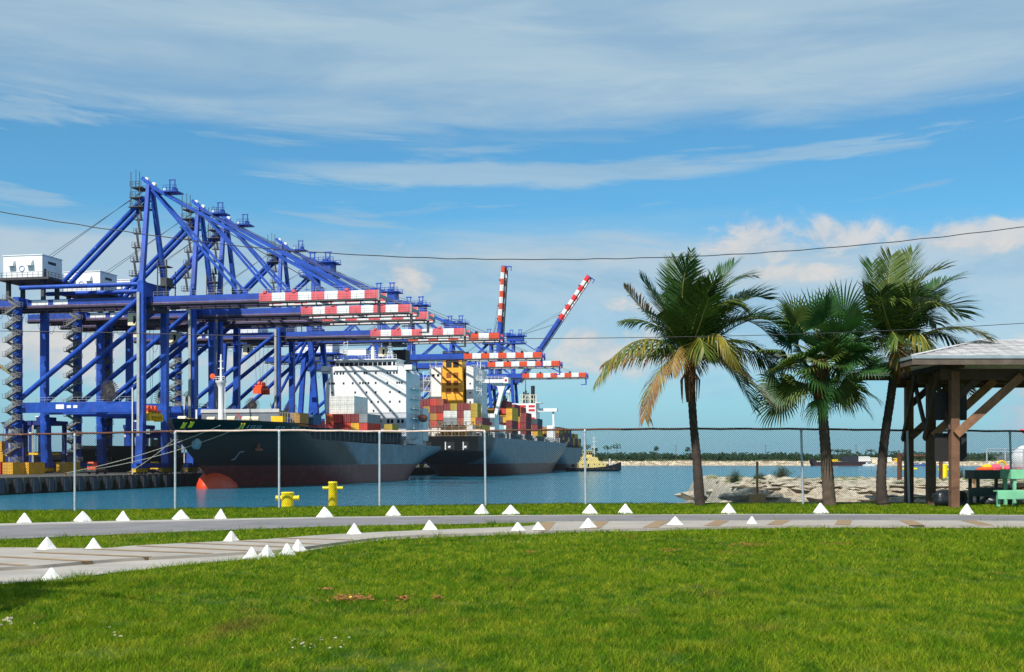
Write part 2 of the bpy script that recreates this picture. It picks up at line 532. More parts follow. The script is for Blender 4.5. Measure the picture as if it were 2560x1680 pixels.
x, y, h, w = x[keep], y[keep], h[keep], w[keep]
# uneven growth: rough tufts and mown patches
def vnoise(x, y, s, seed):
    q = np.random.default_rng(seed).random((64, 64))
    fx, fy = x * s, y * s
    i, j = np.floor(fx).astype(int), np.floor(fy).astype(int)
    a, b = fx - i, fy - j
    a = a * a * (3 - 2 * a); b = b * b * (3 - 2 * b)
    g = lambda p, r: q[p % 64, r % 64]
    return (g(i, j) * (1 - a) + g(i + 1, j) * a) * (1 - b) + (g(i, j + 1) * (1 - a) + g(i + 1, j + 1) * a) * b
tuft = 0.4 * vnoise(x, y, 0.9, 1) + 0.35 * vnoise(x, y, 3.1, 2) + 0.25 * vnoise(x, y, 9.0, 3)
thin = (vnoise(x, y, 1.7, 9) * 0.6 + vnoise(x, y, 5.5, 10) * 0.4 < 0.30) & (nrng.random(len(x)) < 0.75)
x, y, h, w, tuft = x[~thin], y[~thin], h[~thin], w[~thin], tuft[~thin]
rank = vnoise(x, y, 2.3, 14) * 0.6 + vnoise(x, y, 7.0, 15) * 0.4
h = h * np.where(rank > 0.70, 1.55, 1.0)
h = h * (0.35 + 0.85 * tuft)
# unmown fringe along the pavements
def fringe(line, reach, add):
    global h
    L = np.array([(p.x, p.y) for p in line])
    d = np.full(len(x), 9.0)
    for s in range(0, len(L) - 1, 2):
        dx, dy = x - L[s, 0], y - L[s, 1]
        d = np.minimum(d, dx * dx + dy * dy)
    d = np.sqrt(d)
    k = np.clip(1 - d / reach, 0, 1)
    h = h * (1 + add * k * nrng.random(len(x)))
fringe(path_low, 0.35, 1.5)
fringe(path_up, 0.25, 0.9)
fringe(road_near, 0.25, 1.6)
ang = nrng.uniform(0, 2 * np.pi, len(x))
lean = nrng.normal(0, 0.75, (len(x), 2)) * h[:, None]
lean[:, 0] += 0.10 * h
zg = 4.91 - 0.013 * np.clip(1.5 - x, 0, 24)
n = len(x)
V = np.empty((n, 3, 3), np.float32)
ca, sa = np.cos(ang) * w / 2, np.sin(ang) * w / 2
V[:, 0] = np.stack([x - ca, y - sa, zg - 0.004], 1)
V[:, 1] = np.stack([x + ca, y + sa, zg - 0.004], 1)
V[:, 2] = np.stack([x + lean[:, 0], y + lean[:, 1], zg + h], 1)
me = bpy.data.meshes.new('grass')
me.vertices.add(n * 3); me.vertices.foreach_set('co', V.reshape(-1))
me.loops.add(n * 3); me.loops.foreach_set('vertex_index', np.arange(n * 3, dtype=np.int32))
me.polygons.add(n); me.polygons.foreach_set('loop_start', np.arange(0, n * 3, 3, dtype=np.int32))
at_ = me.attributes.new('tint', 'FLOAT', 'FACE')
at_.data.foreach_set('value', nrng.random(n).astype(np.float32))
me.materials.append(M_grass); me.update(calc_edges=True)
tag(inst('grass', me), 'short mown green grass covering the lawn and verges', 'grass', kind='stuff')
print('grass blades', n)

# ---- loose limestone pebbles and dead leaves in the lawn
M_peb = pmat('pebble_stone', srgb(190, 180, 164), 0.9, 0.2, 8)
def pebble(r):
    mb = MB(); k = 7
    prof = [(0.02, -0.6), (0.75, -0.45), (1.0, 0.0), (0.7, 0.5), (0.05, 0.68)]
    for rr, hh in prof:
        for i in range(k):
            t = 2 * math.pi * i / k
            q = r * (0.75 + 0.5 * rng.random())
            mb.v.append((q * rr * math.cos(t), q * rr * math.sin(t), q * hh * 0.7))
    for j in range(4):
        for i in range(k): mb.f.append((j * k + i, j * k + (i + 1) % k, (j + 1) * k + (i + 1) % k, (j + 1) * k + i)); mb.m.append(0)
    return mb
allp = MB()
def pebs(x0, x1, y0, y1, n, r):
    for _ in range(n):
        g = ground(rng.uniform(x0, x1), rng.uniform(y0, y1))
        p = pebble(r * rng.uniform(0.4, 1.2))
        allp.add([Vector(q) + g + Vector((0, 0, 0.014)) for q in p.v], p.f)
pebs(715, 800, 1600, 1625, 14, 0.011); pebs(800, 900, 1585, 1625, 11, 0.011); pebs(0, 45, 1540, 1570, 9, 0.03); pebs(85, 120, 1560, 1580, 3, 0.016)
pebs(270, 330, 1570, 1600, 5, 0.014)
tag(allp.build('pebbles', M_peb, smooth=True), 'small pale limestone pebbles lying in the grass', 'pebbles', kind='stuff')
M_dry = pmat('dry_leaf', srgb(150, 92, 48), 0.8, 0.35, 20)
dl = MB()
def leaves(x0, x1, y0, y1, n):
    for _ in range(n):
        g = ground(rng.gauss((x0 + x1) / 2, (x1 - x0) / 4), rng.gauss((y0 + y1) / 2, (y1 - y0) / 4)) + Vector((0, 0, rng.uniform(0.03, 0.06)))
        a = rng.uniform(0, 6.28); l = rng.uniform(0.02, 0.05)
        d = Vector((math.cos(a) * l, math.sin(a) * l, rng.uniform(-0.01, 0.01))); s = Vector((-math.sin(a), math.cos(a), 0.3)) * 0.006
        dl.add([g - d, g + s, g + d, g - s], [(0, 1, 2, 3)])
for a in ((810, 950, 1496, 1512, 190), (985, 1030, 1500, 1512, 60), (1810, 1940, 1362, 1372, 160), (2040, 2160, 1362, 1368, 70), (1650, 1700, 1378, 1386, 50), (1080, 1110, 1500, 1506, 30), (800, 830, 1478, 1484, 24), (1300, 1340, 1384, 1390, 20)):
    leaves(*a)
tag(dl.build('dead_leaves', M_dry), 'brown dead grass and leaves scattered in the lawn', 'leaves', kind='stuff')
M_yfl = pmat('yellow_scrap', srgb(240, 205, 20), 0.6, 0.1, 20)
mb = MB()
for dx in (0.0,):
    g = ground(876 + dx * 400, 1507) + Vector((0, 0, 0.05))
    mb.add([g + Vector((dx - 0.015, 0, 0)), g + Vector((dx + 0.015, 0.01, 0.005)), g + Vector((dx + 0.012, 0.015, 0.015)), g + Vector((dx - 0.01, 0.01, 0.012))], [(0, 1, 2, 3)])
tag(mb.build('yellow_leaf', M_yfl), 'bright yellow fallen leaf among brown thatch in lawn', 'leaf')

# ---- water to the horizon
def water_mat():
    m = bpy.data.materials.new('harbour_water'); m.use_nodes = True
    t = m.node_tree; t.nodes.clear(); n = NT(t)
    pos = n.node('ShaderNodeNewGeometry').outputs['Position']
    p = n.sep(pos)
    a = n.noise(n.comb(p[0], p[1], 0.0), 0.55, 6, 0.62, 0.3)
    b = n.noise(n.comb(n.m('MULTIPLY', p[0], 0.35), p[1], 3.0), 0.05, 4, 0.55)
    hh = n.m('ADD', n.m('MULTIPLY', a, 0.5), n.m('MULTIPLY', b, 1.0))
    bp = n.node('ShaderNodeBump'); bp.inputs['Strength'].default_value = 1.0; bp.inputs['Distance'].default_value = 0.9
    n.put(bp.inputs['Height'], hh)
    pr = n.node('ShaderNodeBsdfPrincipled')
    big = n.noise(n.comb(n.m('MULTIPLY', p[0], 0.25), p[1], 7.0), 0.06, 5, 0.6)
    n.put(pr.inputs['Base Color'], n.mix(big, (0.006, 0.120, 0.195), (0.030, 0.195, 0.295)))
    pr.inputs['Roughness'].default_value = 0.12
    pr.inputs['IOR'].default_value = 1.33; pr.inputs['Specular IOR Level'].default_value = 0.16
    n.put(pr.inputs['Normal'], bp.outputs[0])
    out = n.node('ShaderNodeOutputMaterial'); t.links.new(pr.outputs[0], out.inputs[0])
    return m
M_water = water_mat()
mb = MB().add([(-9000, 36, 0), (9000, 36, 0), (20000, 26000, 0), (-20000, 26000, 0)], [(0, 1, 2, 3)])
tag(mb.build('harbour_water', M_water), kind='structure')
# ================================================================== NEAR THINGS
# ---- white concrete pyramids
M_white = pmat('white_painted_concrete', (0.72, 0.71, 0.69), 0.8, 0.08, 6, bump=0.5, bscale=25, streak=srgb(140, 130, 112), samount=0.55, sscale=6, chips=(srgb(120, 112, 100), 14.0, 0.6))
M_whitew = pmat('weathered_white_concrete', (0.64, 0.62, 0.59), 0.8, 0.12, 6, bump=0.5, bscale=25, streak=srgb(70, 68, 66), samount=0.9, sscale=9)
PYR = [  # px x, base y, top y, width, rotation, weathered, label
 (61, 1309, 1282, 38, 40, 0, 'white concrete pyramid nearest the left edge on the far side of the road'),
 (207, 1305, 1278, 43, 55, 0, 'second white pyramid from the left along the far roadside'),
 (307, 1303, 1277, 36, 25, 0, 'third white pyramid from the left along the far roadside'),
 (452, 1300, 1274, 43, 45, 0, 'fourth white pyramid from the left along the far roadside, below the fence post'),
 (551, 1298, 1272, 31, 20, 0, 'narrow white pyramid on far roadside below the ship bow'),
 (812, 1294, 1267, 41, 50, 0, 'white pyramid on far roadside just left of the tall yellow bollard'),
 (983, 1291, 1264, 38, 35, 0, 'white pyramid standing alone on far roadside right of the tall bollard'),
 (1205, 1287, 1260, 36, 62, 0, 'left one of two white pyramids close together on the far roadside'),
 (1277, 1287, 1262, 42, 45, 0, 'right one of two white pyramids close together on the far roadside'),
 (1475, 1286, 1260, 38, 30, 0, 'white pyramid on far roadside under the fence post by the tug'),
 (1563, 1285, 1259, 36, 35, 0, 'white pyramid on far roadside left of the tall coconut palm'),
 (1821, 1285, 1258, 37, 40, 0, 'white pyramid on far roadside in front of the rock bank'),
 (2052, 1285, 1257, 38, 30, 0, 'white pyramid on far roadside in front of the fan palm'),
 (2417, 1287, 1259, 37, 45, 0, 'white pyramid on far roadside in front of the pavilion post'),
 (886, 1343, 1308, 43, 38, 0, 'white pyramid on the middle grass strip left of centre'),
 (1075, 1332, 1300, 43, 30, 0, 'white pyramid in the middle of the narrowing grass strip'),
 (1295, 1334, 1305, 43, 40, 0, 'clean white pyramid beside the stained one at the lawn edge'),
 (1346, 1333, 1304, 40, 25, 1, 'stained grey-topped white pyramid at the lawn edge'),
 (1471, 1327, 1295, 50, 50, 0, 'widest white pyramid at the lawn edge right of centre'),
 (1688, 1319, 1291, 47, 42, 0, 'white pyramid at lawn edge in front of coconut palm'),
 (1880, 1316, 1290, 29, 18, 0, 'smallest white pyramid at the lawn edge, right side'),
 (117, 1382, 1344, 49, 60, 0, 'left one of two white pyramids on the upper side of the footpath'),
 (234, 1381, 1346, 45, 45, 0, 'right one of two white pyramids on the upper side of the footpath'),
 (578, 1361, 1327, 48, 55, 1, 'white pyramid with a dirty base on the grass strip'),
 (629, 1400, 1367, 45, 35, 0, 'first pyramid from the left of four clustered at the lawn corner'),
 (667, 1396, 1362, 45, 60, 0, 'second pyramid from the left of four clustered at the lawn corner'),
 (718, 1391, 1358, 44, 40, 0, 'third pyramid from the left of four clustered at the lawn corner'),
 (745, 1380, 1348, 40, 55, 0, 'rearmost pyramid of four clustered at the lawn corner'),
 (129, 1454, 1419, 57, 45, 0, 'nearest white pyramid, at the lawn edge lower left'),
]
for px, by, ty, wpx, rot, worn, lab in PYR:
    g = ground(px, by)
    wm = wpx / F * g.y
    a = R(rot)
    side = 1.15 * wm / (abs(math.cos(a)) + abs(math.sin(a)))
    hgt = (by - ty) / F * g.y * 1.03
    hs = side / 2
    mb = MB()
    j = lambda q: q * rng.uniform(0.94, 1.06)
    rings = [(hs, 0.0), (hs * 0.985, 0.035), (hs * 0.64, hgt * 0.46), (hs * 0.16, hgt * 0.93), (hs * 0.05, hgt)]
    for r, z in rings:
        ch = min(0.02, r * 0.3)
        for sx, sy in ((-1, -1), (1, -1), (1, 1), (-1, 1)):
            r1 = j(r)
            if sx * sy > 0: pts = ((sx * r1, sy * (r1 - ch)), (sx * (r1 - ch), sy * r1))
            else: pts = ((sx * (r1 - ch), sy * r1), (sx * r1, sy * (r1 - ch)))
            for q in pts: mb.v.append((q[0], q[1], z))
    for i in range(len(rings) - 1):
        for k in range(8): mb.f.append((i * 8 + k, i * 8 + (k + 1) % 8, (i + 1) * 8 + (k + 1) % 8, (i + 1) * 8 + k)); mb.m.append(0)
    mb.f.append(tuple(range(8))); mb.m.append(0)
    mb.f.append(tuple(range((len(rings) - 1) * 8, len(rings) * 8))); mb.m.append(0)
    back = side * 0.5
    y = g.y + back; X = (px - 1280) / F * y
    lift = 0.0
    if (px, by) in ((117, 1382), (234, 1381)): lift = 0.01
    po = mb.build('concrete_pyramid', M_whitew if worn else M_white, loc=(X, y, gz(X) - 0.015 + lift), rz=a)
    po.rotation_euler = (rng.uniform(-0.05, 0.05), rng.uniform(-0.05, 0.05), a)
    tag(po, lab, 'marker', 'white concrete pyramid markers along the road and footpath')

# ---- chain link fence
M_galv = pmat('galvanised_steel', srgb(176, 186, 196), 0.45, 0.12, 8, metal=0.35, streak=srgb(120, 96, 70), samount=0.3, sscale=5)
M_rust = pmat('rusty_pipe', srgb(92, 56, 44), 0.85, 0.35, 9, bump=0.4, bscale=40, streak=srgb(180, 150, 130), samount=0.6, sscale=2.5)
M_rail = pmat('faded_white_pipe', srgb(198, 176, 166), 0.7, 0.15, 6, streak=srgb(110, 62, 44), samount=0.75, sscale=4)
M_wire = pmat('chain_wire', (0.012, 0.013, 0.015), 0.6, 0.1, 3, spec=0.2)
fence = tag(empty('chain_link_fence', (0, 36.5, 4.8)), 'tall galvanised chain link fence with a rusty top rail along the water', 'fence')
posts = [-5.36 * 3.05 - 3.05 * k for k in (2, 1, 0)]
FPX = [-575, -320, -65, 187, 438, 698, 949, 1212, 1462, 1733, 2003, 2268, 2525, 2790]
FP = []
for i, px in enumerate(FPX):
    Y = 36.5 if px < 2100 else 36.5 + (px - 2003) / 265 * 1.15
    X = (px - 1280) / F * Y
    FP.append((X, Y))
RAILY = {i: y for i, y in zip(range(len(FPX)), (1092, 1090, 1088, 1084, 1078.5, 1075.5, 1078.5, 1077, 1073.5, 1072, 1072.5, 1073.5, 1075, 1076))}
tops = []
for i, (X, Y) in enumerate(FP):
    zt = CAMZ - (RAILY[i] - HZ) / F * Y
    if FPX[i] > 2100: zt = CAMZ + 0.905
    tops.append(zt)
    zb = gz(X)
    mb = MB()
    lean = 0.0 if X < -4 else rng.uniform(0.02, 0.07) if X > 3 else 0.03
    mb.tube((lean, 0, zb - 4.8 - 0.3), (0, 0, zt - 4.8 - 0.05), 0.036, 0.034, 10, 0)
    mb.lathe((0, 0, zt - 4.8 - 0.09), [(0.040, 0), (0.044, 0.02), (0.044, 0.06), (0.03, 0.09)], 10, 0)
    mb.build('post', M_galv, fence, True, (X, Y - 36.5, 0))
for i in range(len(FP) - 1):
    a = Vector((FP[i][0], FP[i][1] - 36.5 - 0.0, tops[i] - 4.8)); b = Vector((FP[i + 1][0], FP[i + 1][1] - 36.5, tops[i + 1] - 4.8))
    pts = []
    for k in range(9):
        q = a.lerp(b, k / 8)
        q.z += 0.008 * math.sin(k * 1.9 + i * 2.2)
        pts.append(q)
    MB().path(pts, 0.030, 8).build('top_rail', M_rail if 4 <= i <= 6 else M_rust, fence, True)
# woven wire: two families of diagonal wires per bay
mesh_all = MB()
DX = 0.0707
for i in range(len(FP) - 1):
    (x0, y0), (x1, y1) = FP[i], FP[i + 1]
    L = math.hypot(x1 - x0, y1 - y0)
    zb0, zb1 = gz(x0) + 0.02, gz(x1) + 0.02
    zt0, zt1 = tops[i] + 0.045, tops[i + 1] + 0.045
    H = 2.5
    def P(s, h, off):
        f = s / L
        zb = zb0 + (zb1 - zb0) * f; zt = zt0 + (zt1 - zt0) * f
        return (x0 + (x1 - x0) * f, y0 - 36.5 + (y1 - y0) * f + 0.045 + off, zb + (zt - zb) * h / H - 4.8)
    k = -int(H / DX) - 1
    while k * DX < L:
        for sgn in (1, -1):
            s0, s1 = k * DX, k * DX + H            # runs at 45 degrees
            h0, h1 = 0.0, H
            a, b = s0, s1
            if a < 0: h0 = -a; a = 0
            if b > L: h1 = H - (b - L); b = L
            if h1 - h0 < 0.03: continue
            if sgn > 0: p, q = P(a, h0, 0), P(b, h1, 0)
            else: p, q = P(a, H - h0, 0.004), P(b, H - h1, 0.004)
            p, q = Vector(p), Vector(q)
            d = (q - p).normalized(); n1 = Vector((0, 1, 0)); n2 = d.cross(n1).normalized(); r = 0.0034
            V = []
            for c in (p, q):
                for t in (0, 2.094, 4.189): V.append(c + (n1 * math.cos(t) + n2 * math.sin(t)) * r)
            mesh_all.add(V, [(0, 1, 4, 3), (1, 2, 5, 4), (2, 0, 3, 5)])
        k += 1
tag(mesh_all.build('chain_link_mesh', M_wire, fence), kind='stuff')

# ---- yellow mooring bollards
M_yel = pmat('yellow_paint', srgb(252, 224, 8), 0.45, 0.10, 6, bump=0.2, bscale=12, streak=srgb(150, 90, 20), samount=0.5, sscale=3)
M_yrust = pmat('rust_stain', srgb(150, 82, 30), 0.8, 0.3, 14)
def bollard(px, top, bot, wpx, barw, bary, Y, lab, basez=None):
    b = at(px, bot, Y); z0 = b.z if basez is None else basez
    h = CAMZ - (top - HZ) / F * Y - z0; r = wpx / F * Y / 2
    o = tag(empty('mooring_bollard', (b.x, Y, z0)), lab, 'bollard', 'yellow mooring bollards beyond the fence')
    MB().lathe((0, 0, 0), [(r * 1.02, 0), (r, 0.05), (r, h - 0.06), (r * 1.06, h - 0.05), (r * 1.06, h - 0.02), (r * 0.95, h)], 20).build('drum', M_yel, o, True)
    zb = CAMZ - (bary - HZ) / F * Y - z0; bw = barw / F * Y / 2; br = r * 0.33 if r < 0.18 else 0.075
    mb = MB()
    for s in (-1, 1):
        mb2 = MB().lathe((0, 0, 0), [(br, s * r * 0.9), (br, s * (bw - 0.03)), (br * 1.15, s * (bw - 0.025)), (br * 1.1, s * bw)], 12, axis='x')
        mb2.build('horn', M_yel, o, True, (0, 0, zb))
    MB().lathe((0, 0, 0), [(r * 1.035, 0), (r * 1.03, 0.06)], 18).build('rusted_foot', M_yrust, o, True)
bollard(719, 1230, 1273, 31, 58, 1245, 38.3, 'short fat yellow mooring bollard behind the fence', 4.45)
bollard(832, 1204, 1273, 22, 50, 1220, 38.3, 'tall slim yellow mooring bollard behind the fence', 4.45)
bollard(2274, 1161, 1197, 14, 36, 1172, 72, 'yellow bollard on the rock pad behind the rearmost pavilion post')
bollard(2361, 1161, 1199, 14, 30, 1174, 72, 'yellow bollard on the rock pad beside the front pavilion post')

# ---- palms
def leafmat(name, col, var=0.3):
    return pmat(name, col, 0.5, var, 2.5, trans=0.22, spec=0.45)
PG = leafmat('palm_leaf_green', (0.026, 0.074, 0.010))
PO = leafmat('palm_leaf_olive', (0.075, 0.115, 0.012))
PY = leafmat('palm_leaf_yellow', (0.22, 0.175, 0.018))
PD = leafmat('palm_leaf_dry', (0.25, 0.135, 0.055))
FG = leafmat('fan_leaf_green', (0.024, 0.080, 0.015), 0.35)
FO = leafmat('fan_leaf_olive', (0.080, 0.130, 0.020), 0.35)
M_rach = pmat('palm_leaf_stalk', (0.20, 0.19, 0.04), 0.5, 0.2, 4)
M_trunk_d = pmat('dark_palm_trunk', srgb(58, 48, 42), 0.9, 0.35, 5, bump=0.9, bscale=14, streak=srgb(30, 26, 22), samount=0.5, sscale=4)
M_trunk = pmat('palm_trunk', srgb(84, 70, 58), 0.9, 0.35, 5, bump=0.9, bscale=14, streak=srgb(50, 42, 36), samount=0.5, sscale=4)
M_fibre = pmat('palm_fibre', srgb(96, 66, 44), 0.95, 0.4, 9, bump=0.9, bscale=20)

def bez(b, m, t, n):
    c = 2 * m - 0.5 * (b + t)
    return [b * (1 - s) ** 2 + c * 2 * s * (1 - s) + t * s * s for s in [i / (n - 1) for i in range(n)]]
def frond(parent, org, b, m, t, mat, tipmat=None, leaf=0.75, n=46, hang=0.35, fwd=0.55, wind=0.12):
    b, m, t = (Vector(q) - org for q in (b, m, t))
    P = bez(b, m, t, 13)
    fold = rng.uniform(0.05, 0.5)
    mb = MB()
    mb.path(P, [0.028 * (1 - 0.85 * i / 12) + 0.003 for i in range(13)], 5, 0)
    L = sum((P[i + 1] - P[i]).length for i in range(12))
    for i in range(n):
        s = 0.12 + 0.88 * (i + rng.uniform(-0.3, 0.3)) / (n - 1)
        s = max(0.08, min(0.995, s))
        k = min(int(s * 12), 11); f = s * 12 - k
        c = P[k].lerp(P[k + 1], f)
        T = (P[k + 1] - P[k]).normalized()
        S = T.cross(Vector((0, 0, 1)))
        if S.length < 0.2: S = Vector((1, 0, 0))
        S.normalize()
        N = S.cross(T).normalized()
        ll = leaf * (0.35 + 0.65 * math.sin(math.pi * min(1, 0.14 + 0.80 * s)) ** 0.8) * rng.uniform(0.85, 1.1)
        if s > 0.93: ll *= 0.75
        for sd in (-1, 1):
            fw = fwd * 0.9 + 0.45 * s + rng.uniform(-0.06, 0.06)
            d = S * sd * (1 - 0.25 * s) + T * fw + N * (fold + rng.uniform(-0.06, 0.06))
            d.z -= hang * rng.uniform(0.6, 1.3); d.x += wind
            d.normalize()
            e = d + Vector((0, 0, -0.28 - hang * 0.9)) * 0.6; e.x += wind * 0.6; e.normalize()
            w = 0.0205 * rng.uniform(0.85, 1.15)
            q0 = c; q1 = c + d * ll * 0.58; q2 = q1 + e * ll * 0.42
            wv = (T - d * T.dot(d)); 
            if wv.length < 0.05: wv = N
            wv.normalize()
            mi = 1
            if tipmat is not None and rng.random() < (s * 0.9): mi = 2
            mb.add([q0 - wv * w * 0.6, q0 + wv * w * 0.6, q1 + wv * w, q1 - wv * w, q2], [(0, 1, 2, 3), (3, 2, 4)], mi)
    return mb.build('frond', [M_rach, mat] + ([tipmat] if tipmat else []), parent)
def trunk(parent, org, pts, Y, name='trunk', mat=None):
    mb = MB()
    P = [at(x, y, Y) - org for x, y, r in pts]; rr = [r / F * Y for x, y, r in pts]
    fine = []; fr = []
    for i in range(len(P) - 1):
        m = 14
        for k in range(m):
            f = k / m
            p0 = P[max(i - 1, 0)]; p1 = P[i]; p2 = P[i + 1]; p3 = P[min(i + 2, len(P) - 1)]
            fine.append(0.5 * ((2 * p1) + (p2 - p0) * f + (2 * p0 - 5 * p1 + 4 * p2 - p3) * f * f + (3 * p1 - p0 - 3 * p2 + p3) * f ** 3))
            fr.append((rr[i] * (1 - f) + rr[i + 1] * f) * (1.05 if k % 2 else 0.97) * rng.uniform(0.97, 1.03))
    fine.append(P[-1]); fr.append(rr[-1])
    mb.path(fine, fr, 14)
    return mb.build(name, mat or M_trunk, parent, True)

YP = 35.7
def palm_root(px, lab):
    X = (px - 1280) / F * YP
    org = Vector((X, YP, gz(X)))
    return tag(empty('coconut_palm', org), lab, 'palm tree', 'palms along the verge'), org
# left coconut palm
pt, org = palm_root(1749, 'tall coconut palm with yellowing left fronds, leftmost of the three palms')
trunk(pt, org, [(1750, 1266, 14), (1742, 1150, 11), (1733, 1050, 10), (1727, 950, 9.5), (1725, 900, 11)], YP, mat=M_trunk_d)
C = (1725, 893)
def q3(px, py, dy=0.0): return at(px, py, YP + dy)
P1 = [  # mid, tip, depth mid, depth tip, material, tip material, leaf, hang
 ((1632, 800), (1560, 718), -0.2, -0.3, PO, PD, 0.62, 0.35), ((1600, 850), (1488, 958), -0.5, -0.9, PO, PY, 0.85, 0.8),
 ((1628, 872), (1512, 905), 0.4, 0.5, PO, PD, 0.80, 0.8),
 ((1650, 925), (1612, 1045), -0.6, -0.9, PY, PD, 0.80, 0.7), ((1727, 770), (1727, 628), 0.1, 0.0, PG, None, 0.45, 0.0),
 ((1690, 770), (1692, 648), 0.3, 0.6, PG, None, 0.75, 0.05), ((1706, 750), (1720, 660), -0.5, -0.8, PG, None, 0.8, 0.1),
 ((1772, 755), (1835, 660), 0.5, 0.9, PG, None, 0.95, 0.05), ((1790, 740), (1882, 690), 0.2, 0.4, PG, None, 1.0, 0.1),
 ((1790, 770), (1858, 765), -0.5, -0.7, PO, None, 0.85, 0.4), ((1800, 790), (1870, 730), 0.6, 1.2, PG, None, 0.9, 0.1),
 ((1835, 800), (1940, 858), 0.3, 0.5, PG, None, 0.85, 0.0), ((1840, 815), (1915, 800), 0.9, 1.5, PG, None, 0.8, 0.1),
 ((1790, 835), (1832, 905), -1.0, -1.5, PO, PY, 0.90, 1.0), ((1745, 845), (1760, 880), -1.2, -1.9, PY, PO, 0.85, 0.9),
 ((1820, 910), (1930, 1015), -0.4, -0.6, PY, PD, 0.90, 0.5), ((1810, 905), (1885, 1020), 0.3, 0.6, PG, PG, 0.85, 0.4),
 ((1850, 870), (1960, 935), 0.6, 1.0, PG, PG, 0.85, 0.7), ((1700, 870), (1680, 925), -0.9, -1.5, PY, PD, 0.70, 1.0),
 ((1835, 765), (1915, 748), 0.1, 0.2, PG, None, 0.9, 0.1), ((1850, 800), (1958, 822), -0.3, -0.5, PG, None, 0.85, 0.1), ((1845, 850), (1940, 915), -0.1, 0.0, PO, PG, 0.85, 0.4), ((1655, 770), (1605, 700), 0.3, 0.4, PG, None, 0.8, 0.1),
 ((1640, 815), (1560, 800), 0.2, 0.4, PG, PO, 0.75, 0.4),
 ((1668, 790), (1650, 740), 0.8, 1.4, PG, None, 0.8, 0.1), ((1672, 820), (1645, 790), -0.6, -1.0, PG, None, 0.75, 0.2),
 ((1740, 790), (1790, 700), -0.7, -1.1, PG, None, 0.95, 0.1), ((1716, 800), (1745, 720), 0.9, 1.7, PG, None, 0.95, 0.1),
 ((1760, 820), (1815, 800), 1.1, 2.0, PG, None, 0.85, 0.4), ((1688, 830), (1665, 870), 0.9, 1.8, PG, PY, 0.8, 0.8),
 ((1750, 810), (1772, 745), -1.0, -1.8, PG, None, 0.9, 0.2), ((1735, 860), (1740, 920), 1.0, 1.9, PG, PD, 0.8, 1.0), ((1800, 860), (1870, 945), 0.9, 1.5, PG, PO, 0.8, 0.8)]
for m, t, dm, dt, mt, tm, lf, hg in P1:
    frond(pt, org, q3(C[0] + rng.uniform(-4, 4), C[1] + rng.uniform(-6, 8)), q3(*m, dm), q3(*t, dt), mt, tm, lf * 1.2, 52, hg)
for k in range(3):
    tx = rng.uniform(-55, 120); ty = -rng.uniform(150, 235) + abs(tx - 20) * 0.5; dd = rng.uniform(-1.6, 1.6)
    frond(pt, org, q3(C[0], C[1]), q3(C[0] + tx * 0.32, C[1] + ty * 0.55, dd * 0.4), q3(C[0] + tx, C[1] + ty, dd), PG if k % 3 else PO, None, 0.95, 80, 0.12)
mb = MB(); b = q3(1725, 930) - org
mb.lathe((b.x, b.y, b.z), [(0.11, -0.9), (0.15, -0.55), (0.18, -0.1), (0.16, 0.35), (0.08, 0.6)], 12)
mb.build('fibre_sheath', M_fibre, pt, True)
for k in range(7):
    a = k * 0.9; c0 = q3(1725, 925) - org
    MB().path([c0 + Vector((math.cos(a) * 0.1, math.sin(a) * 0.1, 0)), c0 + Vector((math.cos(a) * 0.28, math.sin(a) * 0.25, -0.3)), c0 + Vector((math.cos(a) * 0.26, math.sin(a) * 0.25, -0.85 - 0.2 * rng.random()))], [0.02, 0.03, 0.008], 5).build('dead_stalk', PD, pt)
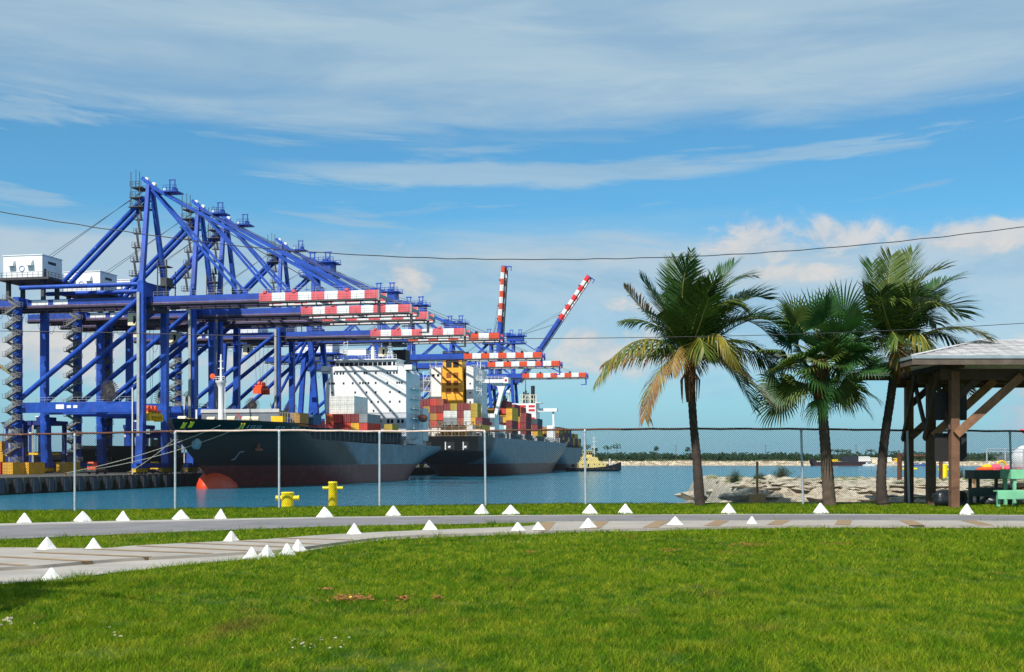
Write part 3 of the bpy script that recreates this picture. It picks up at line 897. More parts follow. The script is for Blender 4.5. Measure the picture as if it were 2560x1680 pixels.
# right coconut palm
pt, org = palm_root(2207, 'curved coconut palm with wind-swept fronds beside the pavilion roof')
trunk(pt, org, [(2208, 1266, 16), (2203, 1200, 12), (2211, 1100, 11), (2226, 1000, 10.5), (2234, 940, 10), (2243, 880, 11)], YP, mat=M_trunk_d)
C = (2244, 872)
P3 = [((2190, 790), (2158, 720), 0.3, 0.5, PO, PD, 0.75, 0.1), ((2200, 770), (2180, 660), 0.6, 0.9, PG, None, 0.85, 0.0),
 ((2222, 745), (2228, 640), 0.0, 0.0, PO, None, 0.85, 0.05), ((2252, 735), (2282, 632), 0.4, 0.6, PO, None, 0.9, 0.05),
 ((2285, 725), (2362, 672), -0.3, -0.4, PO, None, 0.85, 0.15), ((2315, 740), (2385, 700), 0.5, 0.9, PG, None, 1.0, 0.0),
 ((2330, 770), (2402, 790), 0.2, 0.4, PG, None, 1.0, 0.05), ((2310, 760), (2380, 790), -0.6, -0.9, PO, None, 0.85, 0.6),
 ((2370, 818), (2476, 845), -0.2, -0.3, PO, PY, 0.75, 0.25), ((2330, 830), (2412, 870), 0.5, 0.8, PG, None, 0.75, 0.3),
 ((2290, 830), (2332, 888), -0.8, -1.2, PY, PO, 0.80, 0.9), ((2240, 860), (2256, 918), -1.0, -1.5, PY, PD, 0.65, 0.9),
 ((2210, 770), (2262, 750), -0.8, -1.2, PO, None, 0.8, 0.7), ((2260, 770), (2300, 740), -0.9, -1.5, PG, None, 0.9, 0.3),
 ((2190, 820), (2165, 790), 0.8, 1.5, PG, None, 0.85, 0.2), ((2180, 840), (2130, 880), 0.7, 1.2, PG, None, 0.8, 0.7),
 ((2215, 790), (2200, 730), -0.7, -1.2, PG, None, 0.85, 0.2), ((2255, 790), (2262, 715), 0.9, 1.6, PG, None, 0.95, 0.1),
 ((2290, 790), (2340, 810), 0.9, 1.7, PG, None, 0.85, 0.5), ((2230, 830), (2245, 850), -1.2, -2.0, PG, PO, 0.85, 0.9),
 ((2300, 870), (2362, 940), 0.7, 1.2, PG, PG, 0.8, 0.7), ((2340, 900), (2425, 985), 0.9, 1.4, PG, PG, 0.75, 0.5), ((2280, 780), (2330, 720), 1.0, 1.8, PG, None, 0.95, 0.1)]
for m, t, dm, dt, mt, tm, lf, hg in P3:
    frond(pt, org, q3(C[0] + rng.uniform(-4, 4), C[1] + rng.uniform(-6, 6)), q3(*m, dm), q3(*t, dt), mt, tm, lf * 1.2, 52, hg)
for k in range(3):
    tx = rng.uniform(-60, 130); ty = -rng.uniform(130, 215) + abs(tx - 30) * 0.5; dd = rng.uniform(-1.6, 1.6)
    frond(pt, org, q3(C[0], C[1]), q3(C[0] + tx * 0.32, C[1] + ty * 0.55, dd * 0.4), q3(C[0] + tx, C[1] + ty, dd), PG if k % 3 else PO, None, 0.95, 80, 0.12)
b = q3(2240, 900) - org
MB().lathe((b.x, b.y, b.z), [(0.12, -0.7), (0.15, -0.4), (0.17, 0.0), (0.15, 0.3), (0.06, 0.5)], 12).build('fibre_sheath', M_fibre, pt, True)
# fan palm
X = (2072 - 1280) / F * YP
org = Vector((X, YP, gz(X)))
fp = tag(empty('fan_palm', org), 'stout fan palm with round fan leaves between the two coconut palms', 'palm tree', 'palms along the verge')
trunk(fp, org, [(2074, 1265, 17), (2066, 1150, 13.5), (2058, 1050, 12), (2053, 990, 12), (2051, 930, 14)], YP)
cc = q3(2050, 905) - org
def fan(parent, base, A, pet, rad, mat, sag):
    mb = MB()
    A = A.normalized()
    hub = base + A * pet + Vector((0, 0, -0.10 * pet))
    mb.path([base, base + A * pet * 0.55 + Vector((0, 0, 0.03)), hub], [0.022, 0.016, 0.012], 5, 0)
    S = A.cross(Vector((0, 0, 1)))
    if S.length < 0.15: S = Vector((1, 0, 0))
    S.normalize(); N = S.cross(A).normalized()
    ph = rng.uniform(-1.1, 1.1)
    S2 = S * math.cos(ph) + N * math.sin(ph); N2 = S2.cross(A).normalized()
    k = 30; spr = rng.uniform(2.8, 4.2)
    for i in range(k):
        a = (i / (k - 1) - 0.5) * spr
        d = A * math.cos(a) + S2 * math.sin(a) + N2 * (0.25 * abs(math.sin(a)))
        d.normalize()
        l = rad * (0.78 + 0.22 * math.cos(a * 0.6)) * rng.uniform(0.9, 1.08)
        w = 0.031
        wv = (A * -math.sin(a) + S2 * math.cos(a)).normalized()
        g = Vector((0.06, 0, -1))
        p1 = hub + d * l * 0.5
        d2 = (d + g * sag * 0.35).normalized(); p2 = p1 + d2 * l * 0.28
        d3 = (d2 + g * sag * rng.uniform(0.5, 1.3)).normalized(); p3 = p2 + d3 * l * 0.26
        mb.add([hub - wv * 0.006, hub + wv * 0.006, p1 + wv * w, p1 - wv * w, p2 + wv * w * 0.7, p2 - wv * w * 0.7, p3], [(0, 1, 2, 3), (3, 2, 4, 5), (5, 4, 6)], 1)
    return mb.build('fan_leaf', [M_rach, mat], parent)
ring = [(80, 2), (58, 5), (36, 7), (16, 7), (-4, 7), (-24, 5), (-44, 4)]
for e, cnt in ring:
    for i in range(cnt):
        a = 2 * math.pi * (i + 0.37 * (e % 7)) / cnt + rng.uniform(-0.2, 0.2); el = R(e + rng.uniform(-7, 7))
        A = Vector((math.cos(a) * math.cos(el), math.sin(a) * math.cos(el), math.sin(el)))
        fan(fp, cc, A, rng.uniform(0.75, 1.6) * (1.0 if e > 0 else 0.95), rng.uniform(0.85, 1.2), FG if rng.random() < 0.6 else FO, 0.22 + (0.55 if e < 20 else 0.05))
for k in range(7):
    el = R(rng.uniform(-25, 40)); xx = rng.uniform(-0.9, 0.9)
    fan(fp, cc, Vector((xx, -1.0, math.tan(el))), rng.uniform(0.35, 0.9), rng.uniform(0.9, 1.15), FG if k % 3 else FO, 0.6)
for px, py, dy in ((2125, 980, -0.4), (1985, 960, -0.3), (2130, 1010, -0.2), (1960, 1000, 0.2)):
    fan(fp, cc, (q3(px, py, dy) - org) - cc, 0.9, 0.95, FO, 0.9)
b = q3(2051, 940) - org
mb = MB().lathe((b.x, b.y, b.z), [(0.14, -0.9), (0.22, -0.6), (0.3, -0.1), (0.26, 0.3), (0.1, 0.6)], 12)
mb.build('boot_sheath', M_fibre, fp, True)
for k in range(10):
    a = k * 0.63; c0 = q3(2051, 950) - org
    MB().path([c0 + Vector((math.cos(a) * 0.15, math.sin(a) * 0.15, 0)), c0 + Vector((math.cos(a) * 0.45, math.sin(a) * 0.4, -0.35)), c0 + Vector((math.cos(a) * 0.6, math.sin(a) * 0.5, -0.9 - 0.3 * rng.random()))], [0.02, 0.014, 0.006], 4).build('dead_stalk', PD, fp)
# young palm just outside the left edge: one frond tip reaches into the picture, its crown shades the lawn
org = Vector((-7.2, 10.3, gz(-7.2)))
yp = tag(empty('coconut_palm', org), 'young coconut palm at far left, only a frond tip in the picture', 'palm tree')
MB().path([(0, 0, 0), (0.03, 0, 1.2), (0.0, 0, 2.4), (-0.05, 0, 3.5)], [0.13, 0.11, 0.1, 0.1], 12).build('trunk', M_trunk, yp, True)
top = Vector((-0.05, 0, 3.5))
for k in range(15):
    a = 2 * math.pi * k / 15 + rng.uniform(-0.15, 0.15); up = rng.uniform(0.2, 0.9)
    d = Vector((math.cos(a), math.sin(a), 0))
    l = rng.uniform(1.6, 1.9) if math.cos(a) < 0.75 else 1.15
    frond(yp, org, org + top, org + top + d * l * 0.5 + Vector((0, 0, up * 0.7)), org + top + d * l + Vector((0, 0, up * 0.5 - 0.75)), PO if k % 3 else PG, None, 0.45, 34, 0.5)
frond(yp, org, org + top, org + top + Vector((0.95, 0.1, 0.10)), Vector((-4.335, 10.35, 7.04)), PO, PD, 0.26, 40, 0.5)

# ---- power cables
M_cable = pmat('black_cable', (0.02, 0.02, 0.022), 0.6, 0.1, 3)
def cable(name, pts, Y, r, lab, twist=0.0):
    P = []
    G = [at(x, y, Y + (x - 1280) / 2560 * 2.0) for x, y in pts]
    n = 160
    for k in range(n):
        t = k / (n - 1) * (len(G) - 1); i = min(int(t), len(G) - 2); f = t - i
        p0 = G[max(i - 1, 0)]; p1 = G[i]; p2 = G[i + 1]; p3 = G[min(i + 2, len(G) - 1)]
        q = 0.5 * ((2 * p1) + (p2 - p0) * f + (2 * p0 - 5 * p1 + 4 * p2 - p3) * f * f + (3 * p1 - p0 - 3 * p2 + p3) * f ** 3)
        if twist: q.z += twist * math.sin(k * 1.3) * (1 + 0.5 * math.sin(k * 0.37))
        P.append(q)
    tag(MB().path(P, r, 6).build(name, M_cable, None, True), lab, 'cable')
cable('power_cable', [(-900, 355), (-300, 468), (0, 529), (300, 577), (640, 619), (1000, 642), (1300, 648.5), (1600, 645), (1900, 632), (2230, 605), (2560, 567), (2900, 520), (3500, 420)], 28, 0.011, 'upper twisted black power cable sagging across the whole sky', 0.006)
cable('power_cable', [(-900, 800), (-300, 822), (250, 831), (540, 838), (900, 844), (1250, 846), (1500, 845), (1900, 838), (2250, 825), (2560, 808), (2900, 785), (3500, 735)], 30, 0.009, 'lower thin black power cable crossing in front of the crane booms')

# ---- pavilion
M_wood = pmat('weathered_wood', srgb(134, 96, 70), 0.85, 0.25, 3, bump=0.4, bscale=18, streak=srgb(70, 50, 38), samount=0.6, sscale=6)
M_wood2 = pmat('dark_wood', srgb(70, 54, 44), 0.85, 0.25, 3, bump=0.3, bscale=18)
M_shin = pmat('grey_shingle', srgb(192, 190, 190), 0.9, 0.12, 4, bump=0.4, bscale=50)
M_drip = pmat('drip_edge', srgb(150, 164, 172), 0.5, 0.1, 3, metal=0.3)
pav = tag(empty('pavilion', (12.6, 34.2, 4.91)), 'open wooden pavilion with low grey shingle hip roof at the right', 'pavilion')
PO0 = Vector((12.6, 34.2, 4.91))
EX0, EX1, EY0, EY1, EZ = 11.05, 21.0, 33.0, 39.6, 9.14
mr = [pmat('post_%d' % i, srgb(*c), 0.85, 0.25, 3, bump=0.4, bscale=18, streak=srgb(60, 44, 34), samount=0.6, sscale=6) for i, c in enumerate(((110, 78, 58), (84, 64, 50)))]
for X in (12.6, 19.4):
    for k, Y in enumerate((34.2, 36.1, 38.1)):
        MB().box((0, 0, 1.95), (0.235, 0.235, 3.9)).build('post', mr[k % 2], pav, loc=Vector((X, Y, 4.91)) - PO0)
def pv(*a): return Vector(a) - PO0
for Y in (34.2, 36.1, 38.1):
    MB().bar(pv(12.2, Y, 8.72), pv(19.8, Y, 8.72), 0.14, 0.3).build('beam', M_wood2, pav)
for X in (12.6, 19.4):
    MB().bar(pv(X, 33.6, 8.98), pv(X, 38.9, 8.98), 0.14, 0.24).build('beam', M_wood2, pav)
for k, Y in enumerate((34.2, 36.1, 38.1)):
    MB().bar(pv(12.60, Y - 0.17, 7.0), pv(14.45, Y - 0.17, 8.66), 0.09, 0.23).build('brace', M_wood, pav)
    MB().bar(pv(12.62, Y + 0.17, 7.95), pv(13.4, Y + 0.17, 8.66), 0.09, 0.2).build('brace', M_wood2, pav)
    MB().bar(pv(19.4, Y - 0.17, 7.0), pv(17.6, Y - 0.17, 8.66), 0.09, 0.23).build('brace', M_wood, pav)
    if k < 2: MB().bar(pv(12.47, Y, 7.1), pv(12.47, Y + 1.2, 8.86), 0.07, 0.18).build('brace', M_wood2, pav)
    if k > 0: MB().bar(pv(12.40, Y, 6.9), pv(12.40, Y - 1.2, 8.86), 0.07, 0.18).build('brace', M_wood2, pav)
PITCH = 0.235
cx = (EY1 - EY0) / 2
ridge_z = EZ + PITCH * cx
rm = MB()
a, b, c, d = pv(EX0, EY0, EZ), pv(EX1, EY0, EZ), pv(EX1, EY1, EZ), pv(EX0, EY1, EZ)
e, f = pv(EX0 + cx, EY0 + cx, ridge_z), pv(EX1 - cx, EY0 + cx, ridge_z)
dn = Vector((0, 0, -0.07))
rm.add([a, b, c, d, e, f, a + dn, b + dn, c + dn, d + dn], [(0, 1, 5, 4), (1, 2, 5), (2, 3, 4, 5), (3, 0, 4), (6, 7, 8, 9), (0, 6, 7, 1), (1, 7, 8, 2), (2, 8, 9, 3), (3, 9, 6, 0)])
roof = rm.build('roof', M_shin, pav)
for p, q in ((a, b), (b, c), (c, d), (d, a)):
    n = (q - p).normalized(); o_ = Vector((n.y, -n.x, 0))
    MB().bar(p + o_ * 0.035 + Vector((0, 0, -0.03)), q + o_ * 0.035 + Vector((0, 0, -0.03)), 0.05, 0.085).build('drip_edge', M_drip, pav)
    MB().bar(p + o_ * 0.012 + Vector((0, 0, -0.16)), q + o_ * 0.012 + Vector((0, 0, -0.16)), 0.05, 0.16).build('fascia_board', pmat('fascia_wood', srgb(92, 80, 70), 0.85, 0.25, 3, bump=0.3, bscale=18), pav)
# rafters under the roof
for i in range(9):
    x = EX0 + 0.6 + i * 1.1
    MB().bar(pv(x, EY0 + 0.05, EZ - 0.15), pv(x, EY0 + min(cx, 3.2), EZ - 0.15 + PITCH * min(cx, 3.2) * min(1, max(0.15, (x - EX0) / cx))), 0.06, 0.14).build('rafter', M_wood2, pav)
# shingles on the front and left slopes
sh = MB(); sh.box((0, 0, 0), (0.305, 0.215, 0.016)); shms = [sh.mesh('shingle', pmat('shingle_tone_%d' % i, srgb(*c), 0.9, 0.12, 4, bump=0.4, bscale=50)) for i, c in enumerate(((172, 170, 170), (158, 156, 158), (182, 180, 180), (146, 146, 148)))]
def shingles(origin, along, upv, length, depth, left45, right45, limit):
    n = 0; rows = int(depth / 0.19)
    nrm = along.cross(upv).normalized()
    M = Matrix((along, upv, nrm)).transposed().to_4x4()
    tilt = Matrix.Rotation(R(-4.5), 4, 'X')
    for r in range(rows):
        lo = (r * 0.19 + 0.1) * (1.0 if left45 else 0) * 0.973; hi = length - (r * 0.19 + 0.1) * (1.0 if right45 else 0) * 0.973
        xx = lo + 0.16 + (0.16 if r % 2 else 0)
        while xx < hi - 0.1 and n < limit:
            if xx < 5.6:
                o = inst('shingle', shms[rng.randrange(4)], pav)
                o.matrix_local = Matrix.Translation(origin + along * xx + upv * (r * 0.19 + 0.1) + nrm * 0.012) @ M @ tilt
                n += 1
            xx += 0.33
    return n
up1 = Vector((0, 1, PITCH)).normalized()
shingles(a, Vector((1, 0, 0)), up1, EX1 - EX0, cx * math.sqrt(1 + PITCH ** 2), True, True, 240)
up2 = Vector((1, 0, PITCH)).normalized()
# hip cap
MB().bar(a + Vector((0, 0, 0.03)), e + Vector((0, 0, 0.03)), 0.16, 0.025).build('hip_cap', M_shin, pav)
M_blk = pmat('black_board', (0.012, 0.011, 0.012), 0.7, 0.2, 4)
for z, lab in ((7.83, 'upper black square board hung behind the front pavilion post'), (6.64, 'lower black square board hung behind the front pavilion post')):
    o = tag(empty('notice_board', (12.62, 34.52, z)), lab, 'notice board', 'black boards on the pavilion post')
    MB().box((0, 0, 0), (0.92, 0.035, 0.82)).build('board', M_blk, o)
    for s in (-1, 1):
        MB().box((0, -0.10, s * 0.2), (0.05, 0.17, 0.05)).build('bracket', M_blk, o)

# ---- green picnic tables in and beside the shade
M_mint = pmat('mint_green_paint', srgb(118, 184, 146), 0.6, 0.1, 3, bump=0.15, bscale=20, streak=srgb(70, 120, 90), samount=0.35, sscale=4)
def picnic(X0, X1, Y, ztop, bench, lab, nboards=5):
    o = tag(empty('picnic_table', (X0, Y, 4.91)), lab, 'table', 'green wooden picnic tables by the pavilion')
    w = X1 - X0
    for i in range(nboards):
        MB().box((w / 2, 0.07 + i * 0.155, ztop), (w, 0.148, 0.04)).build('table_board', M_mint, o)
    MB().box((w / 2, -0.02, ztop - 0.13), (w - 0.02, 0.03, 0.25)).build('apron', M_mint, o)
    MB().box((0.02, 0.38, ztop - 0.13), (0.03, 0.76, 0.25)).build('apron', M_mint, o)
    for x in (0.14, w - 0.14):
        for y in (0.06, 0.70):
            MB().box((x, y, (ztop - 0.02) / 2), (0.085, 0.085, ztop - 0.02)).build('leg', M_mint, o)
    bx0, bx1, bz = bench
    for j, yb in enumerate((-0.52, -0.36)):
        MB().box(((bx0 + bx1) / 2, yb, bz), (bx1 - bx0, 0.15, 0.04)).build('bench_board', M_mint, o)
    MB().box(((bx0 + bx1) / 2, -0.60, bz - 0.12), (bx1 - bx0, 0.03, 0.22)).build('bench_apron', M_mint, o)
    for x in (bx0 + 0.08, (bx0 + bx1) / 2, bx1 - 0.08):
        MB().box((x, -0.45, (bz - 0.02) / 2), (0.085, 0.085, bz - 0.02)).build('leg', M_mint, o)
    for x in (0.14, w - 0.14):
        MB().box((x, 0.0, bz - 0.09), (0.05, 1.2, 0.09)).build('bench_bearer', M_mint, o)
picnic(14.62, 17.2, 35.2, 1.07, (-0.62, 2.6, 0.47), 'sunlit mint green picnic table cut by the right edge')
M_mint = pmat('shaded_mint_paint', srgb(52, 70, 62), 0.6, 0.15, 3, bump=0.15, bscale=20)  # mint darkened: the roof's shade is put into this colour
picnic(14.25, 15.35, 37.0, 1.03, (-0.35, 1.0, 0.5), 'mint green picnic table, its shade painted in, under the pavilion roof', 5)
M_bag = pmat('black_plastic', (0.012, 0.015, 0.02), 0.35, 0.2, 5, bump=0.5, bscale=10)
def lump(sx, sy, sz, seed):
    bm = bmesh.new(); bmesh.ops.create_icosphere(bm, subdivisions=3, radius=1.0); m_ = MB()
    for v_ in bm.verts:
        d_ = 1 + 0.28 * mnoise.fractal(v_.co * 1.3 + Vector((seed, 0, 0)), 0.9, 2.0, 4)
        m_.v.append((v_.co.x * d_ * sx, v_.co.y * d_ * sy, max(-0.75, v_.co.z * d_) * sz + 0.75 * sz))
    bm.verts.index_update()
    for f_ in bm.faces: m_.f.append(tuple(q.index for q in f_.verts)); m_.m.append(0)
    bm.free(); return m_
mb = lump(0.27, 0.22, 0.27, 3.0)
tag(mb.build('refuse_bag', M_bag, smooth=True, loc=(12.55, 35.0, 4.92)), 'dark refuse bag slumped behind the front pavilion post', 'bag')
o = tag(empty('car_tyre', (13.45, 36.0, 5.12), R(20)), 'black tyre lying against the bench foot in the shade', 'tyre')
MB().lathe((0, 0, 0), [(0.13, -0.07), (0.2, -0.09), (0.24, -0.05), (0.24, 0.05), (0.2, 0.09), (0.13, 0.07), (0.13, -0.07)], 20, axis='y').build('tyre', M_bag, o, True)
mb = lump(0.3, 0.22, 0.16, 8.0)
tag(mb.build('refuse_bag', M_bag, smooth=True, loc=(14.35, 36.0, 4.92)), 'low black bag on the ground under the green bench', 'bag')
# ================================================================== ROCK BANK AND THINGS ON IT
def rock_z(x, y):
    e = min(1.0, max(0.0, (x - 6.0 - max(0, (y - 43)) * 0.10) / 2.2)); e = e * e * (3 - 2 * e)
    f = min(1.0, max(0.0, (y - 40.6) / 3.2)); f = f * f * (3 - 2 * f)
    bk = min(1.0, max(0.0, (78 - y) / 6.0))
    n = mnoise.fractal(Vector((x * 0.6, y * 0.5, 1.3)), 1.0, 2.0, 5)
    n2 = mnoise.fractal(Vector((x * 2.4, y * 2.0, 4.3)), 0.9, 2.0, 4)
    f = 0.55 * f + 0.45 * (math.floor(f * 4 + n * 0.9) + 0.5) / 4 if 0.02 < f < 0.98 else f
    lay = 0.06 * math.sin((f * 4.2 + n * 0.6) * math.pi)
    top = 5.28 - 0.006 * max(0, y - 48) + (0.12 if 8 < x < 12 else 0.0)
    z = 4.1 + (top - 4.1) * max(0, min(1.05, f)) * (0.7 + 0.3 * e) + 0.16 * n + 0.13 * n2 + lay * (1 - abs(2 * f - 1))
    z = -1.2 + (z + 1.2) * (0.15 + 0.85 * e) * bk if e < 1 or bk < 1 else z
    return z
xs2 = [5.4 + 0.16 * i for i in range(165)] + [32 + i * 2 for i in range(14)]
ys2 = [40.2 + 0.125 * i for i in range(40)] + [45.2 + 0.8 * i for i in range(42)]
def bank_mat():
    m = bpy.data.materials.new('limestone_bank'); m.use_nodes = True
    t = m.node_tree; t.nodes.clear(); n = NT(t)
    pos = n.node('ShaderNodeNewGeometry').outputs['Position']; p = n.sep(pos)
    nz = n.sep(n.node('ShaderNodeNewGeometry').outputs['Normal'])[2]
    a = n.noise(pos, 1.6, 7, 0.65); b = n.noise(n.comb(p[0], p[1], n.m('MULTIPLY', p[2], 5.0)), 1.3, 6, 0.7)
    c = n.mix(n.smooth(a, 0.3, 0.7), (0.42, 0.35, 0.25), (0.62, 0.56, 0.45))
    c = n.mix(n.m('MULTIPLY', n.smooth(b, 0.54, 0.70), 0.6), c, (0.16, 0.13, 0.10))
    vo = n.node('ShaderNodeTexVoronoi', feature='DISTANCE_TO_EDGE'); n.put(vo.inputs['Vector'], n.comb(p[0], p[1], n.m('MULTIPLY', p[2], 3.0))); vo.inputs['Scale'].default_value = 2.2
    c = n.mix(n.m('MULTIPLY', n.smooth(n.m('ADD', vo.outputs[0], n.m('MULTIPLY', a, 0.05)), 0.07, 0.02), 0.75), c, (0.08, 0.065, 0.05))
    gr = n.m('MULTIPLY', n.smooth(n.noise(pos, 0.5, 5, 0.6), 0.46, 0.56), n.smooth(nz, 0.80, 0.95))
    gr = n.m('MULTIPLY', gr, n.smooth(p[1], 43.0, 45.5))
    c = n.mix(n.m('MULTIPLY', gr, 0.9), c, (0.10, 0.13, 0.02))
    pr = n.node('ShaderNodeBsdfPrincipled'); n.put(pr.inputs['Base Color'], c); pr.inputs['Roughness'].default_value = 0.95
    bp = n.node('ShaderNodeBump'); bp.inputs['Strength'].default_value = 1.0; bp.inputs['Distance'].default_value = 0.12
    n.put(bp.inputs['Height'], n.noise(n.comb(p[0], p[1], n.m('MULTIPLY', p[2], 2.5)), 3.5, 8, 0.7)); n.put(pr.inputs['Normal'], bp.outputs[0])
    out = n.node('ShaderNodeOutputMaterial'); t.links.new(pr.outputs[0], out.inputs[0])
    return m
M_bank = bank_mat()
mb = MB()
for y in ys2:
    for x in xs2: mb.v.append((x, y, rock_z(x, y)))
k = len(xs2)
for j in range(len(ys2) - 1):
    for i in range(k - 1): mb.f.append((j * k + i, j * k + i + 1, (j + 1) * k + i + 1, (j + 1) * k + i)); mb.m.append(0)
bank = tag(mb.build('rock_shore', M_bank, smooth=False), kind='structure')
# boulders and ledges, each its own piece
bould = []
for sd_ in range(8):
    bm = bmesh.new(); bmesh.ops.create_icosphere(bm, subdivisions=2, radius=1.0)
    for v_ in bm.verts:
        p_ = v_.co.copy()
        d_ = 1 + 0.42 * mnoise.fractal(p_ * 1.1 + Vector((sd_ * 9.1, 0, 0)), 0.9, 2.1, 4)
        v_.co = Vector((p_.x * d_, p_.y * d_, (round(p_.z * d_ * 2.6) / 2.6) * 0.65 + p_.z * 0.35))
    me_ = bpy.data.meshes.new('boulder'); bm.to_mesh(me_); bm.free(); me_.materials.append(M_bank); bould.append(me_)
def boulder(x, y, z, sx, sy, sz, rz):
    o = inst('boulder', bould[rng.randrange(8)], bank, (x, y, z), rz, (sx, sy, sz))
    o.rotation_euler = (rng.uniform(-0.15, 0.15), rng.uniform(-0.12, 0.12), rz)
boulder(6.35, 42.3, 5.0, 0.55, 0.5, 0.17, 0.2)          # overhanging ledge at the left tip
boulder(6.2, 42.0, 4.55, 0.8, 0.5, 0.2, 0.0)
boulder(8.3, 42.4, 5.05, 0.95, 0.6, 0.22, 0.1)
boulder(13.3, 41.6, 4.65, 0.7, 0.5, 0.4, 0.4)
for i in range(250):
    x = rng.uniform(6.2, 20.5); f = rng.random()
    y = 41.0 + f * 3.4; s = rng.uniform(0.08, 0.34)
    z = rock_z(x, y) + s * 0.05
    boulder(x, y, z, s * rng.uniform(1.0, 2.0), s, s * rng.uniform(0.16, 0.32), rng.uniform(-0.5, 0.5))
for i in range(60):
    x = rng.uniform(7, 22); y = rng.uniform(44, 60); s = rng.uniform(0.1, 0.28)
    boulder(x, y, rock_z(x, y), s * 1.4, s, s * 0.5, rng.uniform(0, 3))

# ---- bushes
M_bush = leafmat('bush_needles', (0.035, 0.085, 0.018), 0.4)
M_twig = pmat('twig', srgb(96, 80, 66), 0.9, 0.3, 5)
def bush(px, by, ty, wpx, Y, lab, n=900):
    b = at(px, by, Y); z0 = rock_z(b.x, Y) - 0.05
    h = CAMZ - (ty - HZ) / F * Y - z0; w = wpx / F * Y / 2
    o = tag(empty('bush', (b.x, Y, z0)), lab, 'bush', 'bushes on the rock bank')
    st = MB()
    lf = MB()
    for i in range(46):
        a = rng.uniform(0, 6.28); sp = rng.random() ** 0.6
        tip = Vector((math.cos(a) * w * sp, math.sin(a) * w * sp * 0.8, h * (1.05 - 0.55 * sp) * rng.uniform(0.7, 1.0)))
        st.path([(0, 0, 0), tip * 0.5 + Vector((0, 0, 0.04)), tip], [0.012, 0.008, 0.003], 4)
        for k in range(n // 46):
            c = tip * rng.uniform(0.3, 1.05) + Vector((rng.gauss(0, 0.06), rng.gauss(0, 0.06), rng.gauss(0, 0.05)))
            d = Vector((rng.gauss(0, 0.5), rng.gauss(0, 0.5), rng.uniform(0.2, 1.0))).normalized() * rng.uniform(0.07, 0.15)
            s = Vector((rng.uniform(-1, 1), rng.uniform(-1, 1), 0)).normalized() * 0.008
            lf.add([c - s, c + s, c + d], [(0, 1, 2)])
    st.build('stems', M_twig, o); lf.build('foliage', M_bush, o)
bush(1838, 1207, 1172, 44, 47, 'left small conical green bush on the rock bank')
bush(1955, 1207, 1162, 62, 48, 'largest round green bush on the rock bank')
bush(1900, 1207, 1182, 34, 49, 'low thin green bush between the two bigger bushes')
bush(1752, 1222, 1202, 26, 45, 'small green shrub behind the left palm trunk', 400)
bush(2404, 1182, 1166, 40, 66, 'green shrub behind the front pavilion post', 500)
bush(2255, 1240, 1205, 60, 44.5, 'straggly green weeds on the rubble left of the pavilion', 500)
# bare driftwood twigs
mb = MB()
for i in range(9):
    a = rng.uniform(-0.3, 0.9)
    p = at(1985 + rng.uniform(-8, 8), 1203, 48); d = Vector((math.cos(a), 0.2, math.sin(a) * 0.6)) * rng.uniform(0.4, 0.9)
    mb.path([p, p + d * 0.5 + Vector((0, 0, rng.uniform(-0.05, 0.1))), p + d], [0.014, 0.01, 0.003], 4)
tag(mb.build('driftwood', M_twig), 'bare grey branches lying beside the largest bush', 'branch')
# stake with board
M_ply = pmat('pale_plywood', srgb(206, 160, 112), 0.8, 0.15, 4, bump=0.2, bscale=20)
p = at(1893, 1262, 40.2)
o = tag(empty('wooden_stake', (p.x, 40.2, 4.5)), 'wooden stake with a square plywood board at its foot', 'stake')
MB().box((0, 0, 0.85), (0.075, 0.05, 1.75)).build('stake', M_ply, o)
MB().box((0.0, -0.05, 0.42), (0.55, 0.025, 0.42)).build('board', M_ply, o)
MB().box((0.0, -0.045, 0.78), (0.04, 0.05, 0.2)).build('red_mark', pmat('red_spray', srgb(200, 60, 40), 0.7, 0.2, 9), o)
# rusty pipe frame
p = at(2249, 1204, 58)
zb = rock_z(p.x, 58) - 0.15
zt = CAMZ - (1133 - HZ) / F * 58
o = tag(empty('pipe_frame', (p.x, 58, zb)), 'rusty brown pipe frame standing behind the right coconut palm', 'frame')
MB().tube((0, 0, 0), (0, 0, zt - zb), 0.11, 0.11, 10).build('post', M_rust, o, True)
MB().tube((2.1, 0.3, 0), (2.1, 0.3, zt - zb - 0.1), 0.09, 0.09, 10).build('post', M_rust, o, True)
MB().tube((0, 0, zt - zb - 0.1), (2.1, 0.3, zt - zb - 0.15), 0.05, 0.05, 8).build('crossbar', M_rust, o, True)
# plastic toys and gear heaped behind the table
Yt = 43.0
M_or = pmat('orange_plastic', srgb(240, 92, 30), 0.4, 0.08, 5); M_pk = pmat('pink_plastic', srgb(238, 98, 120), 0.4, 0.08, 5)
M_yp = pmat('yellow_plastic', srgb(245, 205, 30), 0.4, 0.08, 5)
def gear(name, px, py, mb, mat, lab, cat='float'):
    c = at(px, py, Yt)
    tag(mb.build(name, mat, None, True, c), lab, cat, 'plastic gear behind the tables')
gear('plastic_float', 2462, 1177, MB().lathe((0, 0, 0), [(0.2, -0.1), (0.29, -0.05), (0.3, 0.06), (0.22, 0.13), (0.1, 0.1)], 16), M_or, 'flat orange plastic float behind the shaded table')
gear('plastic_float', 2489, 1171, MB().lathe((0, 0, 0), [(0.1, -0.16), (0.2, -0.12), (0.22, 0.04), (0.14, 0.14), (0.04, 0.17)], 14), M_pk, 'round pink plastic float left of the yellow chair')
gear('plastic_float', 2520, 1172, MB().lathe((0, 0, 0), [(0.06, -0.14), (0.14, -0.1), (0.16, 0.03), (0.1, 0.12), (0.04, 0.14)], 14), M_pk, 'smaller pink plastic float right of the yellow chair')
arch = MB()
pa = [Vector((0.17 * math.cos(t), 0, 0.2 * math.sin(t))) for t in [math.pi * i / 10 for i in range(11)]]
